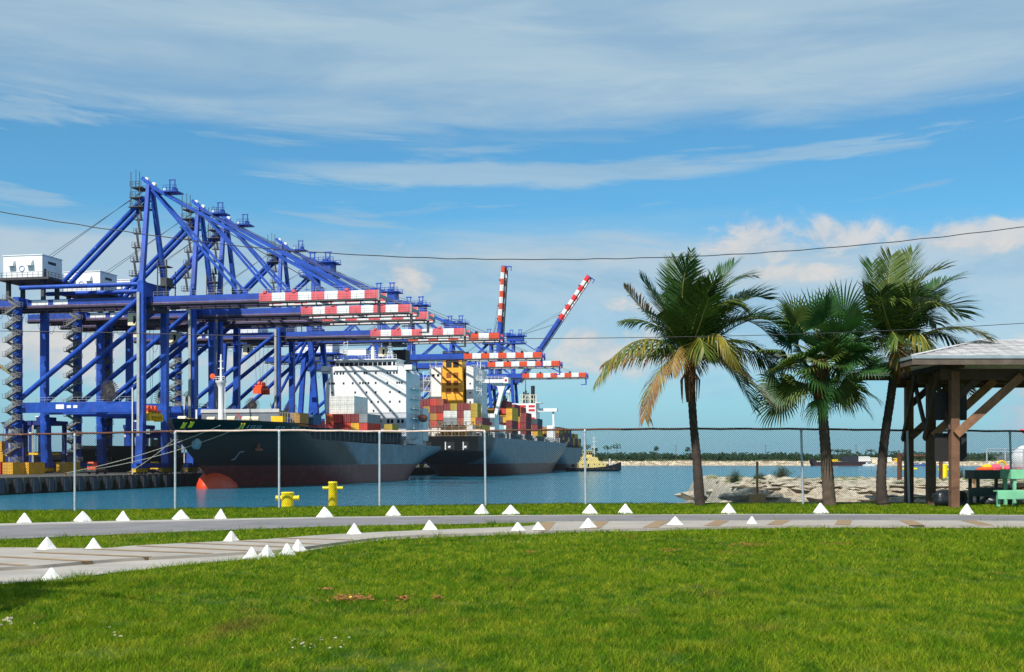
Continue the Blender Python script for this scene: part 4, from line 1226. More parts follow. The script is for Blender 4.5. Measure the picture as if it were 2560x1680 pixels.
arch.path([Vector((0.17, 0, -0.2))] + pa + [Vector((-0.17, 0, -0.2))], 0.04, 8)
for zz in (-0.05, -0.15): arch.tube((-0.17, 0, zz), (0.17, 0, zz), 0.018, 0.018, 6)
for xx in (-0.06, 0.06): arch.tube((xx, 0, -0.2), (xx, 0, 0.05), 0.014, 0.014, 6)
gear('plastic_chair', 2504, 1167, arch, M_yp, 'yellow plastic chair with arched back among pink floats', 'chair')
gear('plastic_float', 2469, 1168, MB().lathe((0, 0, 0), [(0.03, -0.2), (0.08, -0.18), (0.12, 0.0), (0.07, 0.16), (0.02, 0.2)], 10, axis='x'), M_yp, 'small yellow float lying on the orange one')
mb = MB().span(-0.75, 1.5, -0.3, 0.3, -0.14, 0.0)
p = at(2480, 1181, Yt)
tag(mb.build('gear_shelf', M_ply, loc=p), 'low board the plastic floats are heaped on', 'shelf')
o = tag(empty('trestle', p), 'wooden trestle under the board with the plastic floats', 'trestle')
for sx in (-0.6, 1.3): MB().box((sx, 0, -0.4), (0.08, 0.4, 0.5)).build('leg', M_ply, o)
MB().box((0.35, 0, -0.2), (1.9, 0.08, 0.08)).build('bearer', M_ply, o)
# white tank with red fittings and the far galvanised fence
Yk = 66.0
M_tank = pmat('white_tank_paint', (0.80, 0.80, 0.80), 0.45, 0.05, 2, streak=srgb(150, 130, 110), samount=0.3, sscale=1.0)
M_redp = pmat('red_paint', srgb(205, 38, 40), 0.5, 0.12, 4)
c = at(2575, 1175, Yk)
zr = rock_z(c.x, Yk)
o = tag(empty('white_tank', (c.x, Yk, zr)), 'white round tank with red fittings at the right edge', 'tank')
hz = CAMZ - (1112 - HZ) / F * Yk - zr; r = 44 / F * Yk
z1 = CAMZ - (1172 - HZ) / F * Yk - zr
MB().lathe((0, 0, 0), [(r * 0.80, z1), (r * 0.98, z1 + 0.25 * (hz - z1)), (r, z1 + 0.5 * (hz - z1)), (r * 0.86, z1 + 0.76 * (hz - z1)), (r * 0.5, z1 + 0.95 * (hz - z1)), (r * 0.2, hz)], 24).build('shell', M_tank, o, True)
MB().lathe((0, 0, 0), [(0.2, hz - 0.02), (0.2, hz + 0.16)], 12).build('collar', pmat('brown_collar', srgb(176, 120, 80), 0.7, 0.2, 4), o, True)
MB().tube((0, 0, hz + 0.1), (0, 0, hz + 0.5), 0.05, 0.05, 8).build('riser_pipe', M_tank, o, True)
MB().path([(-0.42, 0, hz + 0.72), (-0.2, 0, hz + 0.55), (0.1, 0, hz + 0.5), (0.4, 0, hz + 0.56)], 0.05, 8).build('red_pipe', M_redp, o, True)
MB().lathe((-0.45, 0, hz + 0.76), [(0.04, -0.08), (0.14, -0.03), (0.14, 0.04), (0.05, 0.1)], 10).build('valve', M_redp, o, True)
MB().span(-r, r, -0.6, 0.6, max(0.02, z1 - 0.25), z1).build('red_base', M_redp, o)
for sx in (-0.7, 0.7): MB().span(sx - 0.1, sx + 0.1, -0.3, 0.3, -0.2, max(0.03, z1 - 0.2)).build('leg', M_redp, o)
o = tag(empty('wire_fence', at(2467, 1175, 62)), 'low galvanised wire fence in front of the white tank', 'fence')
zt = (1175 - 1122) / F * 62
for i in range(4):
    MB().tube((i * 0.95, 0, -1.0), (i * 0.95, 0, zt), 0.04, 0.04, 8).build('post', M_galv, o, True)
for z in (zt, zt - 0.16, 0.15): MB().tube((0, 0, z), (2.85, 0, z), 0.018, 0.018, 6).build('rail', M_galv, o, True)
mb = MB()
for i in range(60):
    x = i * 0.0475
    mb.bar((x, 0.03, 0.0), (min(2.85, x + zt), 0.03, min(zt, 2.85 - x)), 0.006, 0.006); mb.bar((x, 0.035, min(zt, 2.85)), (min(2.85, x + zt), 0.035, max(0.0, zt - (2.85 - x))), 0.006, 0.006)
tag(mb.build('wire_mesh', M_galv, o), kind='stuff')
# ================================================================== QUAY
M_quay = pmat('quay_concrete', srgb(80, 77, 72), 0.9, 0.25, 0.3, bump=0.5, bscale=3, streak=srgb(58, 52, 46), samount=0.7, sscale=0.5)
M_dark = pmat('dark_pile', srgb(46, 46, 46), 0.9, 0.3, 0.8, bump=0.4, bscale=4)
M_rub = pmat('fender_rubber', (0.018, 0.019, 0.022), 0.6, 0.2, 2)
M_fend = pmat('fender_face', srgb(44, 58, 78), 0.6, 0.25, 1.2, streak=srgb(60, 50, 44), samount=0.6, sscale=1.0)
q = port('quay', 0, 0, 0)
tag(q, kind='structure')
deck = MB()
deck.span(-1200, 0, -140, 700, 1.9, QZ)
deck.span(-1200, -3.0, -140, 700, -3, 1.9)
o = deck.build('quay_deck', M_quay, q)
pier = MB().span(-3.0, -0.3, -0.55, 0.55, -2.5, 1.9).mesh('pier', M_quay)
fend = MB().span(-0.02, 0.75, -0.85, 0.85, 0.2, 2.75, 0).span(0.75, 0.95, -0.7, 0.7, 0.3, 2.6, 1).mesh('fender', [M_rub, M_fend])
bol = MB().lathe((0, 0, 0), [(0.28, 0), (0.2, 0.15), (0.2, 0.42), (0.34, 0.55), (0.3, 0.66)], 10).mesh('quay_bollard', pmat('bollard_iron', srgb(120, 96, 60), 0.8, 0.3, 3), True)
for k in range(48):
    u = -118 + k * 5.0
    if u < 120:
        inst('pier', pier, q, (0, u, 0))
        inst('fender', fend, q, (0, u + 2.5, 0))
        MB().span(-0.3, 0.22, u - 0.35, u + 0.35, 0.4, QZ - 0.02).build('fender_rib', M_quay, q)
for k in range(9):
    u = -100 + k * 24
    inst('quay_bollard', bol, q, (-1.0, u, QZ))

# ================================================================== CRANES
BLUE_A = pmat('faded_crane_blue', srgb(16, 66, 156), 0.5, 0.3, 0.35, streak=srgb(92, 70, 88), samount=0.45, sscale=0.6, chips=(srgb(150, 150, 180), 1.6, 0.8))
BLUE_G = pmat('rusted_girder_blue', srgb(24, 66, 156), 0.55, 0.2, 0.3, streak=srgb(92, 60, 54), samount=0.85, sscale=0.55, sdir='x', chips=(srgb(120, 84, 70), 1.2, 0.8))
CHORD = pmat('rusty_mauve_chord', srgb(84, 70, 104), 0.6, 0.3, 0.3, streak=srgb(96, 58, 48), samount=0.8, sscale=0.5, sdir='x')
BLUE_B = pmat('crane_blue', srgb(16, 66, 160), 0.5, 0.25, 0.3, streak=srgb(40, 46, 90), samount=0.3, sscale=0.5)
PINK = pmat('faded_red_paint', srgb(204, 88, 96), 0.6, 0.12, 0.6, streak=srgb(226, 150, 140), samount=0.5, sscale=0.8)
ORNG = pmat('orange_red_paint', srgb(204, 68, 28), 0.6, 0.08, 0.6)
REDB = pmat('signal_red_paint', srgb(226, 34, 44), 0.6, 0.08, 0.6)
WHT = pmat('white_steel', (0.72, 0.72, 0.71), 0.55, 0.05, 0.4, streak=srgb(170, 150, 130), samount=0.25, sscale=0.6)
SIDING = pmat('white_siding', (0.72, 0.73, 0.73), 0.55, 0.05, 0.4, corr=0.55)
GREY = pmat('grey_steel', srgb(150, 152, 152), 0.6, 0.15, 0.6, streak=srgb(120, 84, 60), samount=0.45, sscale=0.8)
GREYD = pmat('dark_steel', srgb(62, 60, 62), 0.7, 0.25, 0.8, streak=srgb(110, 70, 50), samount=0.5, sscale=1.0)
BLK = pmat('black_steel', (0.015, 0.016, 0.02), 0.55, 0.2, 1)
CREAM = pmat('cream_paint', srgb(228, 214, 178), 0.6, 0.1, 1)
GLASS = pmat('dark_glass', (0.012, 0.016, 0.022), 0.12, 0.1, 1)
ROPE = pmat('steel_rope', srgb(70, 72, 78), 0.6, 0.1, 1)
YELS = pmat('yellow_steel', srgb(232, 184, 24), 0.55, 0.15, 0.8)
ORGS = pmat('orange_steel', srgb(224, 84, 36), 0.55, 0.15, 0.8)

# stair flight, ladder etc. shared between all cranes
fl = MB()
fl.bar((-1.35, 0, 0), (1.35, 0, 1.575), 0.8, 0.42, 0)
for s in (-0.36, 0.36): fl.bar((-1.35, s, 0.95), (1.35, s, 2.5), 0.09, 0.1, 0)
for i in range(4):
    x = -1.3 + i * 0.86
    for s in (-0.36, 0.36): fl.bar((x, s, (x + 1.35) * 0.583), (x, s, (x + 1.35) * 0.583 + 0.95), 0.05, 0.05, 0)
STAIR = pmat('stair_grey', srgb(108, 108, 106), 0.6, 0.12, 0.8, streak=srgb(120, 84, 60), samount=0.5, sscale=1.0)
ME_FLIGHT = fl.mesh('stair_flight', STAIR)
ld = MB().span(-0.5, 0.5, -0.55, 0.55, -0.1, 0.05)
for s in (-0.52, 0.52):
    ld.bar((-0.5, s, 1.0), (0.5, s, 1.0), 0.05, 0.06); ld.bar((-0.5, s, 0.55), (0.5, s, 0.55), 0.04, 0.04)
for s in (-0.48, 0.48):
    for r_ in (-0.5, 0.5): ld.bar((s, r_, 0), (s, r_, 1.0), 0.06, 0.06)
ME_LANDING = ld.mesh('landing', STAIR)
lz = MB().span(-0.85, 0.85, -0.6, 0.6, -0.12, 0.05)
for x in (-0.8, 0.0, 0.8):
    for s in (-0.58, 0.58): lz.bar((x, s, 0), (x, s, 1.1), 0.07, 0.07)
for h in (0.55, 1.1):
    for s in (-0.58, 0.58): lz.bar((-0.8, s, h), (0.8, s, h), 0.06, 0.06)
lz.bar((0.55, 0, 0), (0.05, 0, 3.4), 0.5, 0.12)
for s in (-0.28, 0.28): lz.bar((0.35, s, 1.0), (-0.15, s, 4.2), 0.05, 0.06)
ME_LADDER = lz.mesh('ladder_platform', GREYD)
re = MB()
re.lathe((0, 0, 0), [(0.3, -0.35), (0.35, -0.1), (0.35, 0.1), (0.3, 0.35)], 12, axis='y')
for rr, th in ((1.3, 0.22), (1.05, 0.14), (0.7, 0.12)):
    pts = [Vector((rr * math.cos(t), 0, rr * math.sin(t))) for t in [2 * math.pi * i / 26 for i in range(27)]]
    re.path(pts, th / 2, 5, cap=False)
for i in range(28):
    t = 2 * math.pi * i / 28
    for yy in (-0.16, 0.16):
        re.bar((0.3 * math.cos(t), yy * 0.5, 0.3 * math.sin(t)), (2.3 * math.cos(t), yy, 2.3 * math.sin(t)), 0.1, 0.1)
re.lathe((0, 0, 0), [(1.25, -0.03), (1.25, 0.03)], 24, axis='y')
ME_REEL = re.mesh('cable_reel', GREYD)
def railing(mb, p, q, n, h=1.1, t=0.055, m=0):
    p, q = Vector(p), Vector(q)
    for z in (h, h * 0.5): mb.bar(p + Vector((0, 0, z)), q + Vector((0, 0, z)), t, t, m)
    for i in range(n + 1):
        c = p.lerp(q, i / n); mb.bar(c, c + Vector((0, 0, h)), t, t, m)

def crane(u, typ, lab, trolley, spreader=None, boom_up=0.0, zg=None, za=None, Lb=None, spread_col=None):
    A = typ == 'A'
    blue = BLUE_A if A else BLUE_B
    red = PINK if A else ORNG
    if typ == 'C': red = REDB
    zg = zg or (37.6 if A else 39.0)           # underside of the boom girder above the quay
    za = za or (64.8 if A else 64.0)
    Lb = Lb or (53.6 if A else 58.0)
    gh = 1.75 if A else 1.9
    zt = zg + gh
    G, s = 30.5, 5.2
    o = tag(port('quay_crane', -2.2, u, QZ), lab, 'crane', 'blue ship-to-shore gantry cranes along the quay')
    B = lambda name, mb, mat=blue, sm=False: mb.build(name, mat, o, sm)
    xw0, xw1 = (0, 0) if A else (0.9, -1.6)
    xl0, xl1 = (-G, -G) if A else (-G - 0.6, -G + 1.2)
    lw = 1.45 if A else 1.5
    for sy in (-s, s):
        mb = MB(); mb.bar((xw0, sy, 14), (xw1, sy, zt + 3.2), lw, lw * 0.95, 0, up=(0, 1, 0)); mb.bar((xw0, sy * 1.16, 1.6), (xw0, sy, 14), lw * 1.25, lw * 1.2, 0, lw, lw * 0.95, up=(0, 1, 0)); B('leg', mb)
        mb = MB(); mb.bar((xl0, sy, 14), (xl1, sy, zt + 0.4), lw * 1.05, lw, 0, up=(0, 1, 0)); mb.bar((xl0, sy * 1.16, 1.6), (xl0, sy, 14), lw * 1.3, lw * 1.25, 0, lw * 1.05, lw, up=(0, 1, 0)); B('leg', mb)
        B('portal_beam', MB().span(-G + lw * 0.5, -lw * 0.5, sy - 0.55, sy + 0.55, 13.7, 16.0))
        B('diagonal_brace', MB().tube((xl0 + 0.3, sy, 16.6), (xw1 - 0.5, sy, zt - 0.6), 0.6, 0.6, 12), sm=True)
        if A:
            B('tie_tube', MB().tube((-G + 0.6, sy, zt + 2.5), (-0.6, sy, zt + 2.5), 0.5, 0.5, 12), sm=True)
        else:
            B('diagonal_brace', MB().tube((xw1 - 0.6, sy, zt - 1.0), (-G * 0.5, sy, 16.2), 0.45, 0.45, 10), sm=True)
        mb = MB(); railing(mb, (-G + 1, sy - 0.5, 16.0), (-1, sy - 0.5, 16.0), 14); B('walkway_rail', mb, GREY)
    for x, xx in ((xw1, 'w'), (xl1, 'l')):
        z0, z1 = (zt - 0.2, zt + 3.0) if xx == 'w' else (zt - 1.4, zt + 0.3)
        B('cross_beam', MB().span(x - 0.7, x + 0.7, -s + 0.72, s - 0.72, z0, z1))
    for x in (xw0, xl0):
        B('sill_beam', MB().span(x - 0.65, x + 0.65, -s * 1.16 - 2.6, s * 1.16 + 2.6, 1.35, 2.4))
        for sy in (-1, 1):
            mb = MB()
            for k in range(2):
                yy = sy * (s * 1.16 + (-1.6 if k else 1.3))
                mb.span(x - 0.4, x + 0.4, yy - 1.2, yy + 1.2, 0.45, 1.34, 0)
                for w_ in (-0.75, 0.75): mb.lathe((x, yy + w_, 0.4), [(0.4, -0.12), (0.4, 0.12)], 10, 1, axis='x')
            B('bogie', mb, [YELS, GREYD])
    # girder on the landside, boom over the water
    for sy in (-2.7, 2.7):
        B('trolley_girder', MB().span(-G - 15, 1.2, sy - 0.42, sy + 0.42, zg, zt), BLUE_G if A else blue)
        B('girder_rail', MB().span(-G - 15, 1.2, sy - 0.52, sy + 0.52, zg - 0.5, zg - 0.28), GREYD)
    if A:
        for sy in (-2.7, 2.7): B('lower_chord', MB().tube((-G - 15, sy - 0.2, zg + 0.12), (1.2, sy - 0.2, zg + 0.12), 0.42, 0.42, 10), CHORD, True)
    mb = MB()
    for i in range(15):
        x = -G - 14 + i * 3.1
        mb.span(x - 0.15, x + 0.15, -2.28, 2.28, zg + 0.3, zg + 0.7)
    B('girder_ties', mb)
    mb = MB(); mb.span(-G - 15, 1.0, -3.9, -3.2, zg - 0.25, zg - 0.15)
    railing(mb, (-G - 15, -3.9, zg - 0.15), (1.0, -3.9, zg - 0.15), 22); B('girder_walkway', mb, GREYD)
    # festoon loops under the walkway
    for i in range(9):
        x = -G - 12 + i * 2.6
        pts = [Vector((x + 2.4 * t, -3.5, zg - 0.4 - (2.4 + 0.6 * math.sin(i * 2.1)) * 4 * t * (1 - t))) for t in [k / 8 for k in range(9)]]
        B('festoon_cable', MB().path(pts, 0.05, 4), BLK)
    # boom, hinged at the waterside
    hx, hz = 1.6, zg + 0.9
    Mx = Matrix.Translation((hx, 0, hz)) @ Matrix.Rotation(-boom_up, 4, 'Y') @ Matrix.Translation((-hx, 0, -hz))
    boom = bpy.data.objects.new('boom', None); COL.objects.link(boom); boom.parent = o; boom.matrix_local = Mx; boom.empty_display_size = 0.3
    s0 = Lb - 27.0 - (0 if A else 1.0)
    n = 9; st = (Lb - s0) / n
    for sy in (-2.7, 2.7):
        mb = MB(); mb.span(hx, s0, sy - 0.42, sy + 0.42, zg, zt, 0)
        for k in range(n): mb.span(s0 + k * st, s0 + (k + 1) * st, sy - 0.421, sy + 0.421, zg, zt, 1 if k % 2 == 0 else 2)
        # drop the hidden joint faces between the bands
        mb.build('boom_girder', [BLUE_G if A else blue, red, WHT], boom)
        mb = MB().span(hx, Lb, sy - 0.52, sy + 0.52, zg - 0.5, zg - 0.28); mb.build('boom_rail', GREYD, boom)
        mb = MB().span(s0, Lb - 0.1, sy - 0.40, sy + 0.40, zg - 0.27, zg - 0.02); mb.build('boom_lip', WHT, boom)
    if A:
        for sy in (-2.7, 2.7): MB().tube((hx, sy - 0.2, zg + 0.12), (s0, sy - 0.2, zg + 0.12), 0.42, 0.42, 10).build('lower_chord', CHORD, boom, True)
    mb = MB()
    x = hx + 2
    while x < Lb:
        mb.span(x - 0.14, x + 0.14, -2.28, 2.28, zg + 0.3, zg + 0.6); x += 3.4
    mb.build('boom_ties', blue, boom)
    mb = MB(); mb.span(hx, Lb - 0.2, -3.9, -3.2, zg - 0.25, zg - 0.15); railing(mb, (hx, -3.9, zg - 0.15), (Lb - 0.2, -3.9, zg - 0.15), 24, 1.05, 0.045)
    mb.build('boom_walkway', GREYD, boom)
    mb = MB(); mb.span(Lb, Lb + 0.4, -3.0, 3.0, zg + 0.2, zg + 0.9); mb.span(Lb + 0.001, Lb + 0.3, -3.1, -2.3, zg - 0.5, zt - 0.01); mb.span(Lb + 0.001, Lb + 0.3, 2.3, 3.1, zg - 0.5, zt - 0.01); mb.build('boom_end', GREY if A else blue, boom)
    mb = MB(); railing(mb, (s0, -3.0, zt), (Lb, -3.0, zt), 14, 1.0, 0.045); railing(mb, (hx, -3.0, zt), (s0, -3.0, zt), 10, 1.0, 0.045); mb.build('boom_handrail', GREY, boom)
    for xs_ in (Lb - 7, s0 + 1.3, s0 + 8):
        mb = MB().span(xs_ - 0.35, xs_ + 0.35, -3.3, -2.3, zt, zt + 0.55); mb.build('lug', red if A else BLK, boom)
    mb = MB().span(Lb - 0.2, Lb + 0.3, -2.8, -2.2, zg - 3.4, zg - 0.5).span(Lb - 2.2, Lb + 0.2, -2.7, -2.3, zg - 3.4, zg - 3.1); mb.build('tip_frame', GREYD if A else blue, boom)
    # stays
    ax = -0.8 if A else -1.4
    hts = (zt + 0.5)
    for sy in (-1.2, 1.2):
        if A:
            B('backstay', MB().tube((ax - 0.8, sy, za - 3.0), (-21.5, sy * 1.1, zt + 4.2), 0.52, 0.52, 12), sm=True)
        else:
            B('backstay', MB().tube((ax - 0.4, sy, za - 3.0), (-26.0, sy * 1.6, zt + 0.2), 0.4, 0.4, 10), sm=True)
    def boompt(x, y, z): return Mx @ Vector((x, y, z))
    inner, outer = (21.5, 44.7) if A else (24.0, 47.5)
    if boom_up < 0.1:
        for sy in (-1, 1):
            B('forestay', MB().bar((ax + 0.8, sy * 0.9, za - 1.2), (inner, sy * 2.7, hts), 0.3, 0.55))
            B('forestay', MB().bar((ax + 1.0, sy * 0.9, za - 0.8), (outer, sy * 2.7, hts), 0.3, 0.55))
            B('hoist_rope', MB().tube((ax + 1.0, sy * 0.4, za - 1.0), (outer - 4, sy * 0.6, zt + 0.9), 0.055, 0.055, 4), ROPE)
            B('hoist_rope', MB().tube((ax + 1.0, sy * 0.2, za - 0.6), (outer + 5, sy * 0.5, zt + 0.6), 0.055, 0.055, 4), ROPE)
    else:
        for sy in (-1, 1):
            k1 = boompt(inner, sy * 2.7, zt); k2 = boompt(outer, sy * 2.7, zt); apx = Vector((ax + 0.8, sy * 0.9, za - 1.0))
            knee = apx.lerp(k1, 0.55) + Vector((3.5, 0, -4.0))
            B('forestay', MB().bar(apx, knee, 0.25, 0.4)); B('forestay', MB().bar(knee, k1, 0.25, 0.4))
            B('hoist_rope', MB().tube(apx, k2, 0.07, 0.07, 4), ROPE); B('hoist_rope', MB().tube(apx + Vector((0.3, 0, 0.4)), boompt(outer - 9, sy, zt + 0.5), 0.07, 0.07, 4), ROPE)
    for sy in (-0.5, 0.5):
        B('hoist_rope', MB().tube((-26.5 - sy * 2.2, sy, zt + 9.8), (ax - 0.5, sy * 0.6, za - 0.5), 0.06, 0.06, 4), ROPE)
    # head frame
    for sy in (-1, 1):
        if A:
            B('mast_leg', MB().bar((0, sy * s, zt + 3.0), (ax, sy * 0.75, za - 0.2), 1.05, 1.15, 0, 0.8, 0.9, up=(0, 1, 0)))
        else:
            B('mast_leg', MB().bar((xw1, sy * 3.4, zt + 2.8), (ax, sy * 1.6, za - 1.0), 1.25, 1.35, 0, 1.0, 1.1, up=(0, 1, 0)))
    if A:
        B('mast_head', MB().bar((-2.6, 0, za + 1.6), (2.0, 0, za - 2.0), 1.3, 0.8))
        B('sheave', MB().lathe((-1.6, 0, za + 1.3), [(0.45, -0.4), (0.45, 0.4)], 14, axis='y'), WHT, True)
        B('sheave', MB().lathe((0.2, 0, za + 0.1), [(0.45, -0.4), (0.45, 0.4)], 14, axis='y'), WHT, True)
        mb = MB(); mb.span(-4.6, -1.7, -2.4, 2.4, za - 3.2, za - 3.0); mb.span(-4.4, -1.9, -2.2, 2.2, za - 0.9, za - 0.7); mb.span(-4.9, -1.2, -2.4, 2.4, za - 5.3, za - 5.1)
        for zz in (za - 5.1, za - 3.0, za - 0.7): railing(mb, (-4.5, -2.3, zz), (-1.8, -2.3, zz), 4, 1.15, 0.08); railing(mb, (-4.5, 2.3, zz), (-1.8, 2.3, zz), 4, 1.15, 0.08)
        for x_ in (-4.3, -2.2): mb.bar((x_, -2.2, za - 5), (x_, -2.2, za + 2.6), 0.12, 0.12)
        mb.bar((-3.2, -2.0, za - 0.7), (-3.2, -2.0, za + 3.1), 0.1, 0.1)
        B('head_platform', mb, GREYD)
        mb = MB(); mb.span(3.2, 6.4, -1.8, 1.8, za - 2.1, za - 1.8); mb.bar((0.6, 0, za - 1.6), (5.4, 0, za - 1.7), 0.5, 0.5)
        railing(mb, (3.2, -1.7, za - 1.8), (6.4, -1.7, za - 1.8), 4, 1.2, 0.08); mb.bar((4.6, -1.2, za - 1.8), (4.6, -1.2, za + 0.6), 0.2, 0.2); mb.bar((5.8, -1.2, za - 1.8), (5.8, -1.2, za + 0.6), 0.2, 0.2); mb.bar((4.4, -1.2, za + 0.6), (6.0, -1.2, za + 0.6), 0.2, 0.2); mb.span(4.9, 5.5, -0.8, 0.8, za - 1.8, za - 0.9)
        B('hoist_platform', mb, blue); B('floodlight', MB().span(3.0, 3.6, -1.3, -0.8, za - 1.7, za - 1.1), WHT)
        # machinery on the cross beam
        mb = MB(); mb.span(2.0, 4.4, -2.2, 2.2, zt + 2.4, zt + 2.6)
        for x_ in (2.1, 4.2):
            mb.bar((x_, -2.1, zt - 0.2), (x_, -2.1, zt + 8.2), 0.2, 0.2); mb.bar((x_, 2.1, zt - 0.2), (x_, 2.1, zt + 6.2), 0.2, 0.2)
        railing(mb, (2.0, -2.1, zt + 6.9), (4.4, -2.1, zt + 6.9), 3, 1.2, 0.08); railing(mb, (2.0, -2.1, zt + 4.8), (4.4, -2.1, zt + 4.8), 3, 1.2, 0.08)
        mb.span(2.4, 4.0, -1.4, 1.4, zt + 2.6, zt + 4.4); mb.span(1.9, 4.5, -2.2, 0.4, zt + 6.7, zt + 6.9)
        B('latch_tower', mb, GREYD)
        for k in range(5):
            f = (k + 0.3) / 5.2
            z_ = zt + 3.4 + (za - 5.5 - zt - 3.0) * f
            x_ = ax * f - 1.9; y_ = -s + (s - 0.75) * f
            inst('ladder_platform', ME_LADDER, o, (x_, y_ - 0.2, z_))
    else:
        mb = MB(); mb.span(-5.6, 5.2, -3.4, 3.4, za - 4.6, za - 4.0); mb.span(-4.8, 4.2, -2.6, 2.6, za - 3.0, za - 0.4); mb.span(-6.0, 5.6, -3.4, 3.4, za - 0.4, za - 0.1); mb.span(-5.0, -3.4, -2.4, 2.4, za - 0.1, za + 1.6); mb.span(-2.8, -0.8, -1.6, 1.6, za - 0.6, za + 0.7)
        mb.span(1.2, 2.6, -1.5, 1.5, za - 0.6, za + 0.9); mb.lathe((-1.8, 0, za - 0.2), [(0.9, -1.8), (0.9, 1.8)], 14, axis='y'); mb.lathe((1.6, 0, za - 1.4), [(0.9, -1.9), (0.9, 1.9)], 14, axis='y')
        B('mast_head', mb)
        mb = MB()
        for zz in (za - 4.0, za - 0.1): railing(mb, (-5.8, -3.3, zz), (5.4, -3.3, zz), 7, 1.3, 0.14); railing(mb, (-5.8, 3.3, zz), (5.4, 3.3, zz), 7, 1.3, 0.14)
        for x_ in (-2.6, 2.4):
            mb.bar((x_ - 0.7, 0, za - 0.2), (x_ - 0.7, 0, za + 3.2), 0.3, 0.3); mb.bar((x_ + 0.7, 0, za - 0.2), (x_ + 0.7, 0, za + 3.2), 0.3, 0.3); mb.bar((x_ - 1.2, 0, za + 3.2), (x_ + 1.2, 0, za + 3.2), 0.4, 0.4); mb.bar((x_ - 0.7, 0, za + 1.4), (x_ + 0.7, 0, za + 1.4), 0.25, 0.25)
        B('head_platform', mb, blue)
        mb = MB()
        for k in range(6): mb.bar((ax - 2.3, -2.0, zt + 3 + k * 3), (ax - 2.3, -2.0, zt + 6 + k * 3), 0.1, 0.1); mb.span(ax - 2.9, ax - 1.4, -2.6, -1.6, zt + 5.6 + k * 3, zt + 5.75 + k * 3)
        B('mast_ladder', mb)
    # machinery house
    hx0, hx1 = (-35.0, -25.2) if A else (-33.0, -19.0)
    hz0 = zt + 5.0 if A else zt + 1.2
    hh = 5.0 if A else 4.6
    B('machinery_house', MB().span(hx0, hx1, -3.9, 3.9, hz0, hz0 + hh), SIDING)
    B('house_roof', MB().span(hx0 - 0.15, hx1 + 0.15, -4.05, 4.05, hz0 + hh, hz0 + hh + 0.18), WHT)
    mb = MB().span(hx0 - 1.2, hx1 + 2.2, -4.9, 4.9, hz0 - 0.6, hz0 - 0.05)
    for x_ in (hx0 + 0.5, hx1 - 0.5):
        for sy in (-2.7, 2.7): mb.span(x_ - 0.4, x_ + 0.4, sy - 0.4, sy + 0.4, zt, hz0 - 0.6)
    B('house_platform', mb, blue if not A else GREYD)
    mb = MB(); railing(mb, (hx0 - 1.2, -4.8, hz0 - 0.05), (hx1 + 2.2, -4.8, hz0 - 0.05), 10, 1.1, 0.07); railing(mb, (hx1 + 2.1, -4.8, hz0 - 0.05), (hx1 + 2.1, 4.8, hz0 - 0.05), 7, 1.1, 0.07); B('house_rail', mb, GREYD)
    if A:
        for x_ in (hx0 + 2.3, hx0 + 6.9):
            mb = MB().prism([(x_ - 0.75, -3.9, hz0 + 2.6), (x_ - 0.75, -4.9, hz0 + 2.6), (x_ - 0.75, -4.85, hz0 + 3.2), (x_ - 0.75, -4.45, hz0 + 3.75), (x_ - 0.75, -3.9, hz0 + 3.9)], (1.5, 0, 0)); B('vent_hood', mb, WHT, False)
        pts = [Vector((hx0 + 4.7 + 0.62 * math.cos(t), -3.95, hz0 + 2.05 + 0.62 * math.sin(t))) for t in [2 * math.pi * i / 20 for i in range(21)]]
        B('round_emblem', MB().path(pts, 0.09, 5), pmat('emblem_blue', srgb(120, 135, 190), 0.6, 0.1, 1))
        B('louvre', MB().span(hx1 - 0.02, hx1 + 0.06, -1.6, 1.4, hz0 + 3.3, hz0 + 3.9), BLK)
        B('door', MB().span(hx1 - 0.02, hx1 + 0.06, -3.2, -2.4, hz0, hz0 + 2.0), GREYD)
    B('counterweight', MB().span(-G - 12, -G - 2, -2.2, 2.2, zg + 0.1, zt + 0.6), GREYD)
    # trolley, cab, spreader
    mb = MB().span(trolley - 3.0, trolley + 3.0, -2.9, 2.9, zg - 1.3, zg - 0.6)
    for x_ in (-2.6, 2.6):
        for sy in (-2.6, 2.6): mb.lathe((trolley + x_, sy, zg - 0.12), [(0.35, -0.15), (0.35, 0.15)], 10, axis='y')
    railing(mb, (trolley - 3, -2.9, zg - 0.6), (trolley + 3, -2.9, zg - 0.6), 5, 1.0, 0.06)
    B('trolley', mb, GREYD)
    B('operator_cab', MB().prism([(trolley - 4.9, -1.1, zg - 4.3), (trolley - 3.1, -1.1, zg - 4.3), (trolley - 2.7, -1.1, zg - 3.0), (trolley - 2.9, -1.1, zg - 1.5), (trolley - 4.9, -1.1, zg - 1.5)], (0, 2.2, 0)), CREAM)
    B('cab_window', MB().prism([(trolley - 3.6, -1.13, zg - 3.9), (trolley - 3.1, -1.13, zg - 3.9), (trolley - 2.85, -1.13, zg - 3.0), (trolley - 3.0, -1.13, zg - 2.2), (trolley - 3.6, -1.13, zg - 2.2)], (0, 2.26, 0)), GLASS)
    if spreader is not None:
        zs = spreader; sx = trolley + 0.3
        hb = ORGS
        mb = MB().span(sx - 1.2, sx + 1.2, -2.2, 2.2, zs + 1.5, zs + 1.9, 0)
        for yy in (-1.6, 0, 1.6): mb.lathe((sx, yy, zs + 2.3), [(0.6, -0.35), (0.6, 0.35)], 12, 0, axis='x')
        mb.span(sx - 1.1, sx + 1.1, -3.0, 3.0, zs + 0.5, zs + 1.1, 1)
        for yy in (-2.9, 2.9): mb.span(sx - 1.22, sx + 1.22, yy - 0.25, yy + 0.25, zs - 0.6, zs + 1.0, 1)
        for yy in (-2, -0.7, 0.7, 2): mb.span(sx - 1.0, sx + 1.0, yy - 0.2, yy + 0.2, zs - 0.4, zs + 1.45, 1)
        B('spreader', mb, [hb, spread_col or YELS])
